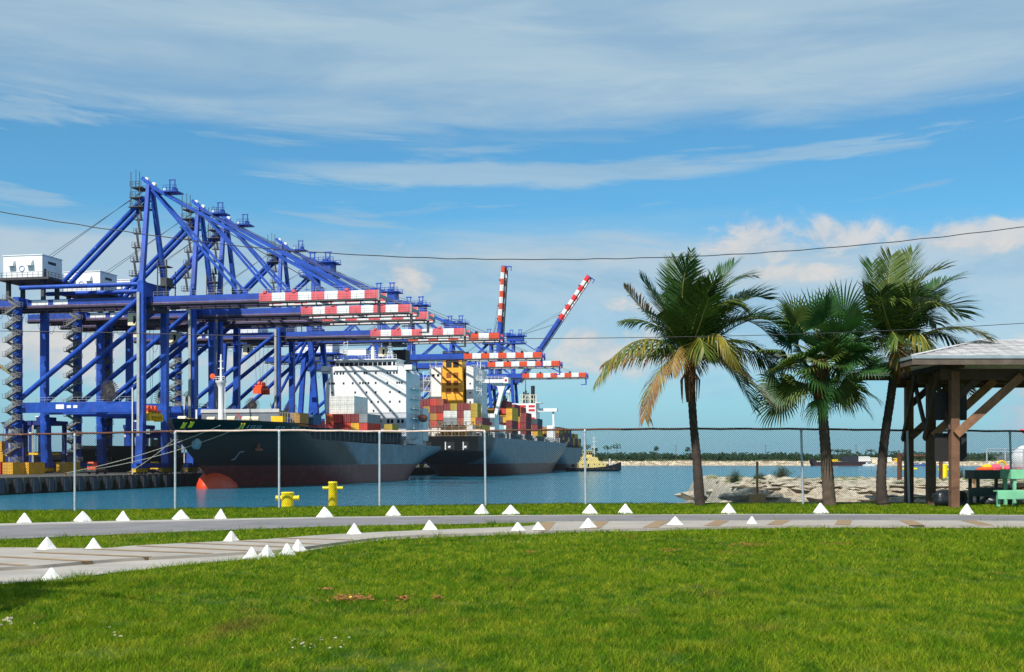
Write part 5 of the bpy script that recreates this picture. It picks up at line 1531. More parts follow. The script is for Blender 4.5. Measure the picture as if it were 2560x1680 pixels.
        for dx in (-0.9, 0.9):
            for yy in (-1.5, 1.5): B('spreader_rope', MB().tube((sx + dx * 1.6, yy, zg - 1.2), (sx + dx, yy, zs + 2.2), 0.045, 0.045, 4), ROPE)
    # cable reel, signs, lift mast
    if A or typ == 'B':
        inst('cable_reel', ME_REEL, o, (-7.3, -s - 0.95, 18.4))
        B('sign_board', MB().span(-20.6, -18.6, -s - 0.60, -s - 0.551, 14.5, 15.5), WHT)
        for x_ in (-17.4, -15.8): B('sign_board', MB().span(x_ - 0.5, x_ + 0.5, -s - 0.60, -s - 0.551, 14.7, 15.3), WHT)
        B('sign_board', MB().span(-G + 2.2, -G + 6.3, -3.2, -3.13, zg + 0.5, zg + 1.6), WHT); B('sign_board', MB().span(-G + 7.6, -G + 11.2, -3.2, -3.13, zg + 0.5, zg + 1.6), WHT)
    if A:
        B('lift_mast', MB().span(-0.62, 0.0, -s - 1.15, -s - 0.8, 0.5, zt + 0.6), GREY)
        B('ladder_pole', MB().tube((-1.7, -s - 1.0, 0), (-1.7, -s - 1.0, 19), 0.14, 0.14, 8), WHT)
        for k in range(24):
            f = inst('stair_flight', ME_FLIGHT, o, (-G - 0.2, -s - (1.25 if k % 2 else 2.0), 1.2 + k * 1.575))
            if k % 2: f.rotation_euler = (0, 0, math.pi)
            inst('landing', ME_LANDING, o, (-G - 0.2 + (1.75 if k % 2 == 0 else -1.75), -s - 1.6, 1.2 + (k + 1) * 1.575))
    return o

crane(8.8, 'A', 'nearest faded blue gantry crane with the tallest looking mast, leftmost', -0.8, 12.4)
crane(33.0, 'A', 'second faded blue gantry crane from the left', -13, None)
crane(47.3, 'A', 'third faded blue gantry crane from the left, close behind the second', -11, None)
crane(84.8, 'A', 'fourth faded blue gantry crane, above the bow containers of the nearest ship', -7.5, 22.6, spread_col=ORGS)
crane(113.0, 'B', 'fifth gantry crane, deep blue, with its trolley out over the white deckhouse', 24, None, Lb=57.2)
crane(179.0, 'B', 'sixth gantry crane, deep blue with orange and white boom', -9, None)
crane(217.0, 'B', 'seventh gantry crane, boom reaching above the yellow funnel', -12, None)
crane(281.0, 'B', 'eighth gantry crane, farthest of the lowered orange and white booms', -12, None, Lb=59.0)
crane(360.0, 'B', 'deep blue gantry crane with its striped boom raised almost upright', -12, None, boom_up=R(86.5), za=66.5, Lb=63)
crane(416.0, 'C', 'farthest gantry crane with its red and white boom raised at a slant', -12, None, boom_up=R(55.5), zg=45.5, za=72, Lb=71)

# ================================================================== THINGS ON THE QUAY
NAVY = pmat('navy_steel', srgb(30, 42, 110), 0.5, 0.15, 0.5)
def straddle(v, u, lab, h=12.2, carry=None):
    o = tag(port('straddle_carrier', v, u, QZ), lab, 'straddle carrier', 'straddle carriers on the quay')
    for sx in (-2.1, 2.1):
        for sy in (-3.6, 3.6):
            MB().span(sx - 0.42, sx + 0.42, sy - 0.4, sy + 0.4, 1.1, h).build('leg', NAVY, o)
            MB().lathe((sx, sy, 0.75), [(0.72, -0.25), (0.76, 0.0), (0.72, 0.25)], 16, axis='x').build('wheel', BLK, o, True)
        MB().span(sx - 0.45, sx + 0.45, -4.6, 4.6, 1.15, 1.75).build('side_frame', NAVY, o)
        MB().span(sx - 0.5, sx + 0.5, -4.4, 4.4, h, h + 1.1).build('top_frame', NAVY, o)
    for sy in (-3.6, 3.6): MB().span(-1.6, 1.6, sy - 0.35, sy + 0.35, h, h + 0.9).build('cross_frame', NAVY, o)
    MB().span(-1.5, 1.0, -2.5, 2.0, h + 0.9, h + 2.0).build('engine_box', NAVY, o)
    for x_ in (-1.3, 0.4): MB().span(x_ - 0.4, x_ + 0.5, -2.6, -1.4, h + 2.0, h + 2.25).build('roof_hatch', WHT, o)
    MB().span(0.6, 2.3, -5.6, -4.1, h - 2.6, h - 0.4).build('cab', GLASS, o)
    MB().span(-1.22, 1.22, -6, 6, h * 0.38, h * 0.38 + 0.5).build('spreader', YELS, o)
    for x_ in (-1.1, 1.1): MB().tube((x_, -3.2, h * 0.38 + 0.4), (x_, -3.2, h), 0.06, 0.06, 5).build('rope', ROPE, o)
    MB().bar((-1.35, -4.1, 1.3), (-1.35, -4.1, h), 0.5, 0.08).build('ladder', GREY, o)
    MB().span(-2.45, -1.75, -4.06, -4.01, h - 2.4, h - 1.7).build('number_board', WHT, o)
straddle(-37, 22, 'navy blue straddle carrier between the legs of the first two cranes', 11.4)
straddle(-48, 29, 'farther navy straddle carrier just right of the leftmost stair tower', 10.8)
straddle(-44, 78, 'distant navy straddle carrier behind the second crane portal', 12.0)
straddle(-29, 62, 'distant dark straddle carrier in the gap left of the mooring lines', 9.0)
# ================================================================== SHIPS
def hull_mat(name, top, boot, zb, rough=0.28, dark=None, edge0=0.0, zk=0.0, flipd=1.0, spec=0.3):
    m = bpy.data.materials.new(name); m.use_nodes = True
    t = m.node_tree; t.nodes.clear(); n = NT(t)
    ob = n.node('ShaderNodeTexCoord').outputs['Object']; p = n.sep(ob)
    f = n.noise(ob, 0.25, 7, 0.65)
    w = n.noise(n.comb(p[0], p[1], n.m('MULTIPLY', p[2], 0.12)), 0.7, 7, 0.7)
    c = n.mix(n.smooth(f, 0.3, 0.7), tuple(q * 0.75 for q in top), tuple(q * 1.3 for q in top))
    c = n.mix(n.m('MULTIPLY', n.smooth(w, 0.58, 0.75), 0.4), c, tuple(q * 0.45 + 0.02 for q in top))
    if dark:      # near-black end, greyer sides: flare shade and sky reflection painted in
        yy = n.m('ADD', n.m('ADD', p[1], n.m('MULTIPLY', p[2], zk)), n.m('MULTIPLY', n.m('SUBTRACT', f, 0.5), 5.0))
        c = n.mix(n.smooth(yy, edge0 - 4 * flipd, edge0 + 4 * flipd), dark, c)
    bt = n.mix(n.smooth(w, 0.4, 0.7), tuple(q * 0.7 for q in boot), tuple(q * 1.25 for q in boot))
    edge = n.m('ADD', p[2], n.m('MULTIPLY', n.m('SUBTRACT', n.noise(n.comb(p[0], n.m('MULTIPLY', p[1], 0.3), 0.0), 0.5, 5, 0.7), 0.5), 0.35))
    c = n.mix(n.smooth(edge, zb - 0.06, zb + 0.06), bt, c)
    # weed and slime line near the water
    c = n.mix(n.m('MULTIPLY', n.smooth(edge, 0.9, 0.1), 0.7), c, (0.02, 0.02, 0.015))
    pr = n.node('ShaderNodeBsdfPrincipled'); n.put(pr.inputs['Base Color'], c)
    n.put(pr.inputs['Roughness'], n.m('ADD', rough, n.m('MULTIPLY', f, 0.15)))
    pr.inputs['Specular IOR Level'].default_value = spec
    # plate seams
    bp = n.node('ShaderNodeBump'); bp.inputs['Strength'].default_value = 0.10; bp.inputs['Distance'].default_value = 0.15
    n.put(bp.inputs['Height'], n.noise(n.comb(n.m('MULTIPLY', p[0], 0.5), n.m('MULTIPLY', p[1], 0.35), n.m('MULTIPLY', p[2], 0.5)), 0.8, 3, 0.5)); n.put(pr.inputs['Normal'], bp.outputs[0])
    out = n.node('ShaderNodeOutputMaterial'); t.links.new(pr.outputs[0], out.inputs[0])
    return m
def hull(L, B, ztop, stem, stern, Lb, Ls, mat, name, parent, fb=(2.2, 1.8), fs=0.9):
    """bow at y=L, stern at y=0; ztop(t), stem(z) and stern(z) give end positions"""
    ts = sorted(set([0.0, 0.004, 0.01, 0.02, 0.035, 0.05, 0.075, 0.1, 0.13, 0.17, 0.22] + [0.22 + 0.04 * i for i in range(14)] + [0.80, 0.83, 0.855, 0.88, 0.90, 0.92, 0.94, 0.955, 0.97, 0.98, 0.988, 0.994, 0.998, 1.0]))
    ks = [0, 0.12, 0.2, 0.3, 0.4, 0.5, 0.6, 0.7, 0.8, 0.88, 0.95, 1.0]
    zb = -3.0
    mb = MB(); nt = len(ts)
    def side(sg):
        for k in ks:
            for t in ts:
                z = zb + k * (ztop(t) - zb)
                y0, y1 = stern(z), stem(z)
                y = y0 + (y1 - y0) * t
                kk = max(0.0, min(1.0, z / 14.0))
                lb = Lb[0] + (Lb[1] - Lb[0]) * kk; pb = fb[1] + (fb[0] - fb[1]) * kk
                bow = 1 - (1 - min(1.0, (y1 - y) / lb)) ** pb
                ls = Ls[0] + (Ls[1] - Ls[0]) * kk
                sk = max(0.0, min(1.0, (z - 2.0) / 8.0)); sk = sk * sk * (3 - 2 * sk)
                s0 = fs * sk
                st = s0 + (1 - s0) * (1 - (1 - min(1.0, (y - y0) / ls)) ** 2)
                mb.v.append((sg * B * bow * st, y, z))
    side(-1); side(1)
    nk = len(ks); half = nk * nt
    for h in (0, 1):
        for i in range(nk - 1):
            for j in range(nt - 1):
                b = h * half
                mb.f.append((b + i * nt + j, b + i * nt + j + 1, b + (i + 1) * nt + j + 1, b + (i + 1) * nt + j)); mb.m.append(0)
    for i in range(nk - 1):
        mb.f.append((i * nt, (i + 1) * nt, half + (i + 1) * nt, half + i * nt)); mb.m.append(0)
        mb.f.append((i * nt + nt - 1, (i + 1) * nt + nt - 1, half + (i + 1) * nt + nt - 1, half + i * nt + nt - 1)); mb.m.append(0)
    i = nk - 1
    for j in range(nt - 1):
        mb.f.append((i * nt + j, i * nt + j + 1, half + i * nt + j + 1, half + i * nt + j)); mb.m.append(1)
    return mb.build(name, [mat, pmat('ship_deck', srgb(98, 74, 66), 0.8, 0.25, 0.3)], parent, True)

# ---- shipping containers: one mesh per colour, corrugated sides and barred doors
CC = {'red': (196, 52, 40), 'maroon': (124, 36, 40), 'rust': (160, 74, 50), 'yellow': (222, 166, 36), 'tan': (168, 124, 50), 'olive': (172, 148, 48), 'white': (214, 216, 210),
      'grey': (130, 138, 142), 'blue': (44, 92, 130), 'teal': (36, 62, 72), 'green': (44, 82, 62), 'brown': (98, 66, 48), 'orange': (212, 92, 40), 'navy': (40, 52, 104), 'dark red': (112, 28, 30)}
CMESH = {}
def cont_mesh(colour, length):
    key = (colour, length)
    if key in CMESH: return CMESH[key]
    c = srgb(*CC[colour])
    mt = pmat('container_' + colour.replace(' ', '_'), c, 0.6, 0.14, 0.5, streak=srgb(96, 60, 44), samount=0.45, sscale=0.8)
    W2, H, L2 = 1.219, 2.59, length / 2
    mb = MB()
    # corrugated long sides
    n = int(length / 0.56)
    for sx in (-1, 1):
        V = []; Fc = []
        prof = []
        for i in range(n):
            y0 = -L2 + 0.12 + (length - 0.24) * i / n; d = (length - 0.24) / n
            prof += [(y0, 0.0), (y0 + d * 0.3, 0.0), (y0 + d * 0.5, 0.045), (y0 + d * 0.8, 0.045)]
        prof.append((L2 - 0.12, 0.0))
        for y, dd in prof:
            V.append((sx * (W2 - 0.01 - dd), y, 0.16)); V.append((sx * (W2 - 0.01 - dd), y, H - 0.1))
        Fc = [(2 * i, 2 * i + 1, 2 * i + 3, 2 * i + 2) for i in range(len(prof) - 1)]
        mb.add(V, Fc)
        mb.span(sx * W2 - 0.07 if sx > 0 else -W2, W2 if sx > 0 else -W2 + 0.07, -L2, L2, 0.0, 0.16)
        mb.span(sx * W2 - 0.07 if sx > 0 else -W2, W2 if sx > 0 else -W2 + 0.07, -L2, L2, H - 0.1, H)
        for e in (-1, 1): mb.span(sx * W2 - 0.12 if sx > 0 else -W2, W2 if sx > 0 else -W2 + 0.12, e * L2 - 0.12 if e > 0 else -L2, L2 if e > 0 else -L2 + 0.12, 0, H)
    mb.span(-W2 + 0.05, W2 - 0.05, -L2 + 0.05, L2 - 0.05, H - 0.08, H - 0.03)
    mb.span(-W2 + 0.05, W2 - 0.05, -L2 + 0.05, -L2 + 0.09, 0.05, H - 0.05)
    mb.span(-W2 + 0.05, W2 - 0.05, L2 - 0.09, L2 - 0.05, 0.05, H - 0.05)
    mb.span(-W2 + 0.05, W2 - 0.05, -L2 + 0.05, L2 - 0.05, 0.03, 0.1)
    # door bars and gap at the near end
    for x in (-0.85, -0.35, 0.35, 0.85): mb.tube((x, -L2 + 0.02, 0.1), (x, -L2 + 0.02, H - 0.1), 0.035, 0.035, 5, 1)
    mb.span(-0.025, 0.025, -L2 + 0.035, -L2 + 0.06, 0.08, H - 0.08, 2)
    for z in (0.55, 1.25, 1.95):
        for x in (-0.62, 0.62): mb.span(x - 0.42, x + 0.42, -L2 + 0.03, -L2 + 0.055, z, z + 0.05, 2)
    lab = [mt, pmat('door_bar', srgb(150, 140, 132), 0.5, 0.1, 3), pmat('door_gap', (0.03, 0.025, 0.02), 0.8, 0.1, 3)]
    CMESH[key] = mb.mesh('container_' + colour, lab)
    return CMESH[key]
def container(v, u, z, colour, length, lab, group):
    o = inst('shipping_container', cont_mesh(colour, length), None, W(v, u, z), -ANG)
    tag(o, lab, 'container', group)
    return o

# ---------------------------------------------------------------- ship 1: bow towards us
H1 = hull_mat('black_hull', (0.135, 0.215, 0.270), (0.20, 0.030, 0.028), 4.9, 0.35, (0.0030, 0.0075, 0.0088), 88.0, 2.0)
s1 = port('container_ship', 14.2, -14.0, 0)
s1.rotation_euler = (0, 0, -ANG)
tag(s1, 'nearest container ship with black bow, orange bulb and big white deckhouse', 'ship')
L1 = 165.0
rot = bpy.data.objects.new('hull', None)
def flip(mb):          # ship built bow at +y; turn it so that the bow points to -y
    mb.v = [(-x, L1 - y, z) for x, y, z in mb.v]
    return mb
stem1 = lambda z: L1 - 20.0 * max(0.0, 1 - max(z, 0) / 14.0) ** 1.25
stern1 = lambda z: 0.0 if z > 9.5 else 12.0 * (1 - max(z, -3) / 9.5) ** 0.8
def top1(t):
    if t > 0.80: return 14.6 - 0.8 * (1 - t) / 0.2 * 0 
    if t > 0.79: return 11.2 + (14.6 - 11.2) * (t - 0.79) / 0.01
    return 10.6 + 0.6 * max(0, (t - 0.5)) / 0.3
tmp = empty('tmp')
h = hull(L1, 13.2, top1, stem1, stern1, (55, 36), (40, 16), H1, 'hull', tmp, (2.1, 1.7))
for v_ in h.data.vertices: v_.co = Vector((-v_.co.x, L1 - v_.co.y, v_.co.z))
h.parent = s1
bpy.data.objects.remove(tmp)
P = lambda name, mb, mat, sm=False: mb.build(name, mat, s1, sm)
ORB = pmat('orange_bulb_paint', srgb(226, 70, 20), 0.4, 0.15, 0.4, streak=srgb(120, 40, 30), samount=0.5, sscale=0.4)
mb = MB(); nb = 18
prof = [(math.sqrt(max(0.0004, 1 - (k_ / 8.0) ** 2)), -k_ * 0.62) for k_ in (8, 7.8, 7.4, 6.8, 6, 5, 3.8, 2.4, 0)] + [(0.99, 2.5), (0.9, 6.0), (0.62, 10.0)]
for r, yy in prof:
    for i in range(nb):
        t = 2 * math.pi * i / nb
        mb.v.append((3.2 * r * math.cos(t), 18.6 + yy, -0.3 + 4.3 * r * math.sin(t)))
for j in range(len(prof) - 1):
    for i in range(nb): mb.f.append((j * nb + i, j * nb + (i + 1) % nb, (j + 1) * nb + (i + 1) % nb, (j + 1) * nb + i)); mb.m.append(0)
P('bulbous_bow', mb, ORB, True)
# forecastle: breakwater, foremast, windlasses, fairleads, rail
P('breakwater', MB().span(-9.6, 9.4, 32.6, 32.9, 14.4, 17.0), GREY if False else pmat('deck_grey', srgb(104, 112, 120), 0.6, 0.12, 0.4))
P('breakwater_cap', MB().span(-9.7, 9.5, 32.4, 33.1, 17.0, 17.8), pmat('deck_pale_grey', srgb(176, 178, 180), 0.6, 0.1, 0.4))
mb = MB().lathe((0, 22.5, 14.4), [(0.8, 0), (0.62, 1.0), (0.6, 7.6), (0.95, 8.6), (1.25, 9.0), (1.25, 9.25)], 16); P('foremast', mb, WHT, True)
mb = MB().tube((0, 22.5, 23.6), (0, 22.5, 29.5), 0.3, 0.16, 10)
for zz, w_ in ((24.6, 0.9), (26.4, 0.7), (28.0, 0.5)): mb.bar((-w_, 22.5, zz), (w_, 22.5, zz), 0.12, 0.12)
railing(mb, (-1.3, 21.4, 23.65), (1.3, 21.4, 23.65), 4, 0.9, 0.06)
P('mast_pole', mb, WHT)
mb = MB()
for s_ in (0.15, -0.15): mb.bar((1.0, 22.5 + s_, 14.5), (0.9, 22.5 + s_, 23), 0.06, 0.06)
P('mast_ladder', mb, WHT)
P('mast_lamp', MB().lathe((-1.5, 21.6, 24.6), [(0.25, 0.5), (0.55, 0.0), (0.6, -0.25), (0.1, -0.3)], 14, axis='y'), ORGS, True)
P('vent_post', MB().tube((-4.6, 20, 14.5), (-4.6, 20, 17.2), 0.22, 0.22, 8), WHT, True)
for x_, y_ in ((-7.2, 18.5), (3.2, 21), (5.6, 23.5), (7.2, 24.5), (-3, 24)):
    mb = MB().lathe((x_, y_, 15.2), [(0.55, -0.9), (0.55, 0.9)], 12, 0, axis='x').span(x_ - 1.2, x_ + 1.2, y_ - 0.6, y_ + 0.6, 14.4, 14.8, 1); P('windlass', mb, [CREAM, GREYD])
mb = MB(); mb.bar((3.6, 21, 14.6), (4.9, 21, 16.4), 0.15, 0.15); mb.bar((4.9, 21, 16.4), (5.4, 21, 15.2), 0.15, 0.15); P('hose_crane', mb, pmat('valve_red', srgb(190, 30, 40), 0.6, 0.1, 1))
mb = MB().span(-11.2, -9.8, 27, 30, 14.5, 15.6); P('deck_box', mb, YELS)
P('deck_box', MB().span(8.8, 11.6, 29.5, 31.5, 14.5, 16.0), YELS)
mb = MB(); railing(mb, (9.6, 32.7, 14.5), (12.6, 34.5, 14.5), 6, 2.4, 0.08); P('deck_rail', mb, GREY)
YTAB = pmat('yellow_mark', srgb(240, 205, 20), 0.5, 0.1, 1)
def hull_x(yy, z):      # half breadth of ship 1 at a point
    y = L1 - yy; kk = max(0, min(1, z / 14.0)); y1 = stem1(z)
    lb = 55 + (36 - 55) * kk; pb = 1.7 + 0.4 * kk
    return 13.2 * (1 - (1 - min(1.0, (y1 - y) / lb)) ** pb)
def onhull(yy, z, w_, h_, name, mat):
    x0, x1 = hull_x(yy - w_ / 2, z), hull_x(yy + w_ / 2, z)
    xt0, xt1 = hull_x(yy - w_ / 2, z + h_), hull_x(yy + w_ / 2, z + h_)
    e = 0.06
    mb = MB().add([(x0 + e, yy - w_ / 2, z), (x1 + e, yy + w_ / 2, z), (xt1 + e, yy + w_ / 2, z + h_), (xt0 + e, yy - w_ / 2, z + h_),
                   (x0 - 0.2, yy - w_ / 2, z), (x1 - 0.2, yy + w_ / 2, z), (xt1 - 0.2, yy + w_ / 2, z + h_), (xt0 - 0.2, yy - w_ / 2, z + h_)],
                  [(0, 1, 2, 3), (7, 6, 5, 4), (0, 4, 5, 1), (1, 5, 6, 2), (2, 6, 7, 3), (3, 7, 4, 0)])
    P(name, mb, mat)
for yy, z, w_, h_ in ((2.4, 12.6, 0.7, 1.2), (3.7, 12.8, 0.7, 1.2), (14.5, 12.7, 0.35, 1.3), (15.2, 12.7, 0.35, 1.3)): onhull(yy, z, w_, h_, 'fairlead_flap', YTAB)
# weathered white lettering high on the bow: broken strokes
LET = pmat('worn_lettering', srgb(150, 156, 158), 0.6, 0.2, 2)
for yy, ws in ((16.4, (0.5, 0.35, 0.5, 0.3, 0.5)), (25.2, (0.35, 0.8, 0.3, 0.7)), (31.8, (0.25, 0.8, 0.3, 0.75))):
    y_ = yy
    for w_ in ws:
        onhull(y_, 12.95, w_, 0.14, 'letter_stroke', LET); onhull(y_ + 0.1, 13.45, w_, 0.14, 'letter_stroke', LET); onhull(y_, 13.1, 0.14, 0.34, 'letter_stroke', LET); y_ += w_ + 0.45
onhull(19.2, 6.2, 0.25, 1.7, 'draught_mark', LET); onhull(19.7, 7.8, 0.8, 0.25, 'draught_mark', LET); onhull(18.9, 6.1, 0.7, 0.25, 'draught_mark', LET)
xx = hull_x(20.5, 10.2)
mb = MB().lathe((hull_x(7.4, 9.6) + 0.1, 7.4, 9.6), [(0.3, -1.0), (1.2, -0.6), (1.3, 0.3), (0.6, 0.8)], 14, axis='x'); P('hawse_pipe', mb, pmat('pale_steel', srgb(130, 150, 158), 0.4, 0.2, 1), True)
mb = MB().bar((xx + 0.25, 22.8, 10.6), (xx + 0.2, 22.8, 8.2), 0.5, 0.5).bar((xx + 0.3, 21.6, 8.4), (xx + 0.4, 24.0, 8.4), 0.7, 0.5); P('anchor', mb, pmat('anchor_rust', srgb(140, 76, 50), 0.8, 0.3, 2))
# main deck side structure, lashing posts and hatch coamings
mb = MB(); mb.span(-11, 11, 36, 121, 11.0, 13.9); P('hatch_coaming', mb, pmat('coaming', srgb(70, 76, 80), 0.7, 0.2, 0.3, streak=srgb(110, 70, 50), samount=0.5))
for i in range(24):
    yy = 37 + i * 3.5
    P('side_post', MB().span(11.6, 12.4, yy - 0.25, yy + 0.25, 11.0, 13.8), pmat('post_grey', srgb(92, 104, 112), 0.6, 0.2, 0.5))
mb = MB(); railing(mb, (12.9, 34, 11.1), (12.9, 121, 11.1), 40, 1.2, 0.06); P('bulwark_rail', mb, GREYD)
P('deck_edge', MB().span(10.8, 12.7, 36, 121, 13.8, 14.0), GREYD)
# deckhouse: front wall at local y=122
HY = 121.5
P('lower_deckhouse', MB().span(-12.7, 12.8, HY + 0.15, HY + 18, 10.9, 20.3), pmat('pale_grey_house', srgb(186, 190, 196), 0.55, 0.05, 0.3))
P('deckhouse', MB().prism([(-12.7, HY, 20.3), (12.8, HY, 20.3), (12.8, HY, 32.4), (11.5, HY, 34.3), (-10.6, HY, 34.3), (-11.4, HY, 31.0), (-12.7, HY, 29.6)], (0, 15, 0)), WHT)
P('bridge', MB().prism([(-9.4, HY + 0.6, 33.4), (9.4, HY + 0.6, 33.4), (9.6, HY + 0.25, 35.0), (9.6, HY + 0.7, 36.3), (-9.6, HY + 0.7, 36.3), (-9.6, HY + 0.25, 35.0)], (0, 8, 0)), WHT)
P('bridge_apron', MB().span(-9.9, 10.2, HY - 0.45, HY, 33.1, 34.4), WHT)
P('bridge_roof', MB().span(-9.9, 9.9, HY - 0.2, HY + 9, 36.3, 36.6), WHT)
for i in range(13):
    x_ = -9.0 + i * 1.5
    w_ = 1.28 if 0 < i < 12 else 0.8
    P('bridge_window', MB().box((x_, HY + 0.34, 35.05), (w_, 0.16, 1.05)), GLASS)
for sg in (-1, 1):
    a_ = 9.6 * sg; b_ = 14.4 * sg
    P('bridge_wing', MB().span(min(a_, b_), max(a_, b_), HY + 1.0, HY + 5, 32.6 if sg < 0 else 33.2, 33.0 if sg < 0 else 33.6).span(min(b_ - 2.4 * sg, b_), max(b_ - 2.4 * sg, b_), HY + 0.7, HY + 5, 33.2, 34.6), WHT)
    mb = MB(); railing(mb, (a_, HY + 1.0, 33.5), (b_, HY + 1.0, 33.5), 5, 1.2, 0.07); P('wing_rail', mb, WHT)
mb = MB(); railing(mb, (-9.8, HY - 0.1, 36.6), (9.8, HY - 0.1, 36.6), 18, 1.2, 0.07); P('roof_rail', mb, WHT)
P('signal_mast', MB().lathe((1.4, HY + 3, 36.6), [(0.55, 0), (0.5, 3.6), (0.3, 4.4)], 12), WHT, True)
mb = MB()
for z_ in (38.6, 39.3): mb.bar((0.4, HY + 3, z_), (2.4, HY + 3, z_), 0.12, 0.12)
P('radar_arm', mb, WHT)
mb = MB()
for dx in (-0.8, 0.8):
    for dy in (0, 1.6): mb.bar((7.0 + dx, HY + 2 + dy, 36.6), (7.0 + dx * 0.3, HY + 2.8, 41), 0.16, 0.16)
for z_ in (37.6, 38.6, 39.6, 40.4): mb.span(7.0 - 1.1 + (z_ - 37) * 0.15, 7.0 + 1.1 - (z_ - 37) * 0.15, HY + 2, HY + 3.6, z_, z_ + 0.1)
P('radar_mast', mb, WHT)
P('radome', MB().lathe((7.0, HY + 2.8, 41.4), [(0.05, -0.5), (0.4, -0.35), (0.5, 0), (0.4, 0.35), (0.05, 0.5)], 12), WHT, True)
mb = MB()
for x_ in (-7.4, -6.3): mb.bar((x_, HY + 1, 36.6), (x_ + 0.3, HY + 1.4, 43.4), 0.12, 0.12)
for k in range(7): mb.bar((-7.4, HY + 1, 37 + k * 0.9), (-6.2, HY + 1.2, 37.5 + k * 0.9), 0.1, 0.1)
P('aerial_frame', mb, WHT)
P('ship_funnel', MB().span(5.2, 9.4, HY + 11, HY + 15.5, 34.3, 40.2), pmat('dark_funnel', srgb(40, 38, 44), 0.6, 0.2, 0.6))
def hv(px): return -12.7 + (px - 807) / 219.0 * 25.5
rows = [(32.3, [700 + .1581 * x for x in (832, 880, 940, 988, 1187, 1350, 1385, 1548, 1748, 1795, 1857, 1905)]),
        (29.3, [700 + .1581 * x for x in (748, 790, 827, 993, 1150, 1275, 1325, 1373, 1420, 1545, 1743, 1911, 1951, 1991)]),
        (26.5, [700 + .1581 * x for x in (790, 1192, 1388, 1545, 1788, 1952)]), (23.6, [700 + .1581 * x for x in (1313, 1470, 1586, 1788, 1953)])]
for z, xs_ in rows:
    for px in xs_: P('window', MB().box((hv(px), HY + 0.02, z), (0.52, 0.16, 0.62)), GLASS)
for px in (907.7, 938.5, 983): P('window', MB().box((hv(px), HY + 0.02, 20.9), (0.5, 0.16, 0.62)), GLASS)
for px in (957.5,): P('window', MB().box((hv(px), HY + 0.17, 17.7), (0.5, 0.16, 0.7)), GLASS)
for px in (978, 988, 1005, 1016): P('window', MB().box((hv(px), HY + 0.17, 17.7), (0.78, 0.16, 1.15)), GLASS)
# stair platforms and lifeboat at the side of the house
for k in range(5): P('side_gallery', MB().span(12.8, 14.2, HY + 4, HY + 14, 15.6 + k * 3.0, 15.75 + k * 3.0), WHT)
mb = MB()
for k in range(5): railing(mb, (14.1, HY + 4, 15.75 + k * 3.0), (14.1, HY + 14, 15.75 + k * 3.0), 6, 1.0, 0.06)
P('gallery_rail', mb, GREY)
P('lifeboat', MB().lathe((14.6, HY + 12, 19.0), [(0.1, -3.4), (0.9, -2.6), (1.25, -0.5), (1.2, 1.5), (0.8, 2.9), (0.1, 3.4)], 12, axis='y'), pmat('lifeboat_orange', srgb(170, 84, 66), 0.6, 0.15, 1), True)
mb = MB(); mb.bar((13.2, HY - 4, 10.5), (13.9, HY + 8, 12.8), 0.9, 0.15); railing(mb, (13.4, HY - 4, 10.6), (14.1, HY + 8, 12.9), 8, 1.1, 0.07); P('gangway', mb, GREY)
P('aft_deckhouse', MB().span(-11, 10.5, HY + 18, HY + 30, 10.6, 14.6), pmat('pale_grey_house', (0.5, 0.5, 0.5)))

G1 = 'containers on the nearest ship'
bay = 88.0
cols = [10.2 + 2.5 * i for i in range(5)]
for tier, (z, cs) in enumerate(((14.05, ('red', 'maroon', 'red', 'yellow', 'red')), (16.66, ('orange', 'red', 'dark red', 'dark red', 'grey')))):
    for i, c in enumerate(cs):
        container(cols[i], bay + 6, z, c, 12.19, f"{c} container, {ORD[i]} from left in {'lower' if tier == 0 else 'upper'} row before the white deckhouse", G1)
for tier in range(2):
    for i in range(3):
        container(10.9 + 2.5 * i, bay + 7, 19.28 + 2.6 * tier, 'white', 12.19, f"white container, {ORD[i]} from left in {'lower' if tier == 0 else 'top'} row of the white stack", G1)
for i, c in enumerate(('orange', 'yellow', 'red')):
    container(8.8 + 2.5 * i, 68, 14.05, c, 6.06, f"short {c} container, {ORD[i]} from left just behind the forecastle", G1)
container(16.2, 36, 15.5, 'tan', 6.06, 'tan container on the forecastle edge right of the breakwater', G1)
container(17.7, 46, 15.3, 'tan', 6.06, 'second tan container with a dark opening, behind the breakwater', G1)
container(14.7, 52, 15.3, 'maroon', 6.06, 'maroon container squeezed between the two tan ones', G1)
container(15.8, 60, 15.3, 'blue', 6.06, 'dark blue container before the red row', G1)
container(23.8, 103, 14.05, 'olive', 6.06, 'olive yellow container at the foot of the white deckhouse', G1)
for k in range(4):
    container(24.4, 134, 12.2 + 2.6 * k, 'white', 6.06, f"white refrigerated container aft of the white deckhouse, {ORD[k]} tier up", G1)

# ---------------------------------------------------------------- ship 2: stern towards us, yellow funnel
H2 = hull_mat('grey_hull', (0.125, 0.195, 0.245), (0.15, 0.036, 0.034), 4.6, 0.35, (0.005, 0.007, 0.009), 10.0, -1.0)  # stern shade painted black, sky sheen painted grey along the side
s2 = port('container_ship', 19.0, 172, 0)
tag(s2, 'second container ship seen from the stern, with a tall yellow funnel', 'ship')
L2 = 238.0
stem2 = lambda z: L2 - 26 * max(0.0, 1 - max(z, 0) / 19.0) ** 1.1
stern2 = lambda z: 0.0 if z > 8.5 else 16 * (1 - max(z, -3) / 8.5) ** 0.9
def top2(t): return 14.4 if t < 0.8 else 14.4 + 4.4 * ((t - 0.8) / 0.2) ** 1.4
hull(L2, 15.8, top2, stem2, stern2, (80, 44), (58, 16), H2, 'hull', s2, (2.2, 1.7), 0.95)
P = lambda name, mb, mat, sm=False: mb.build(name, mat, s2, sm)
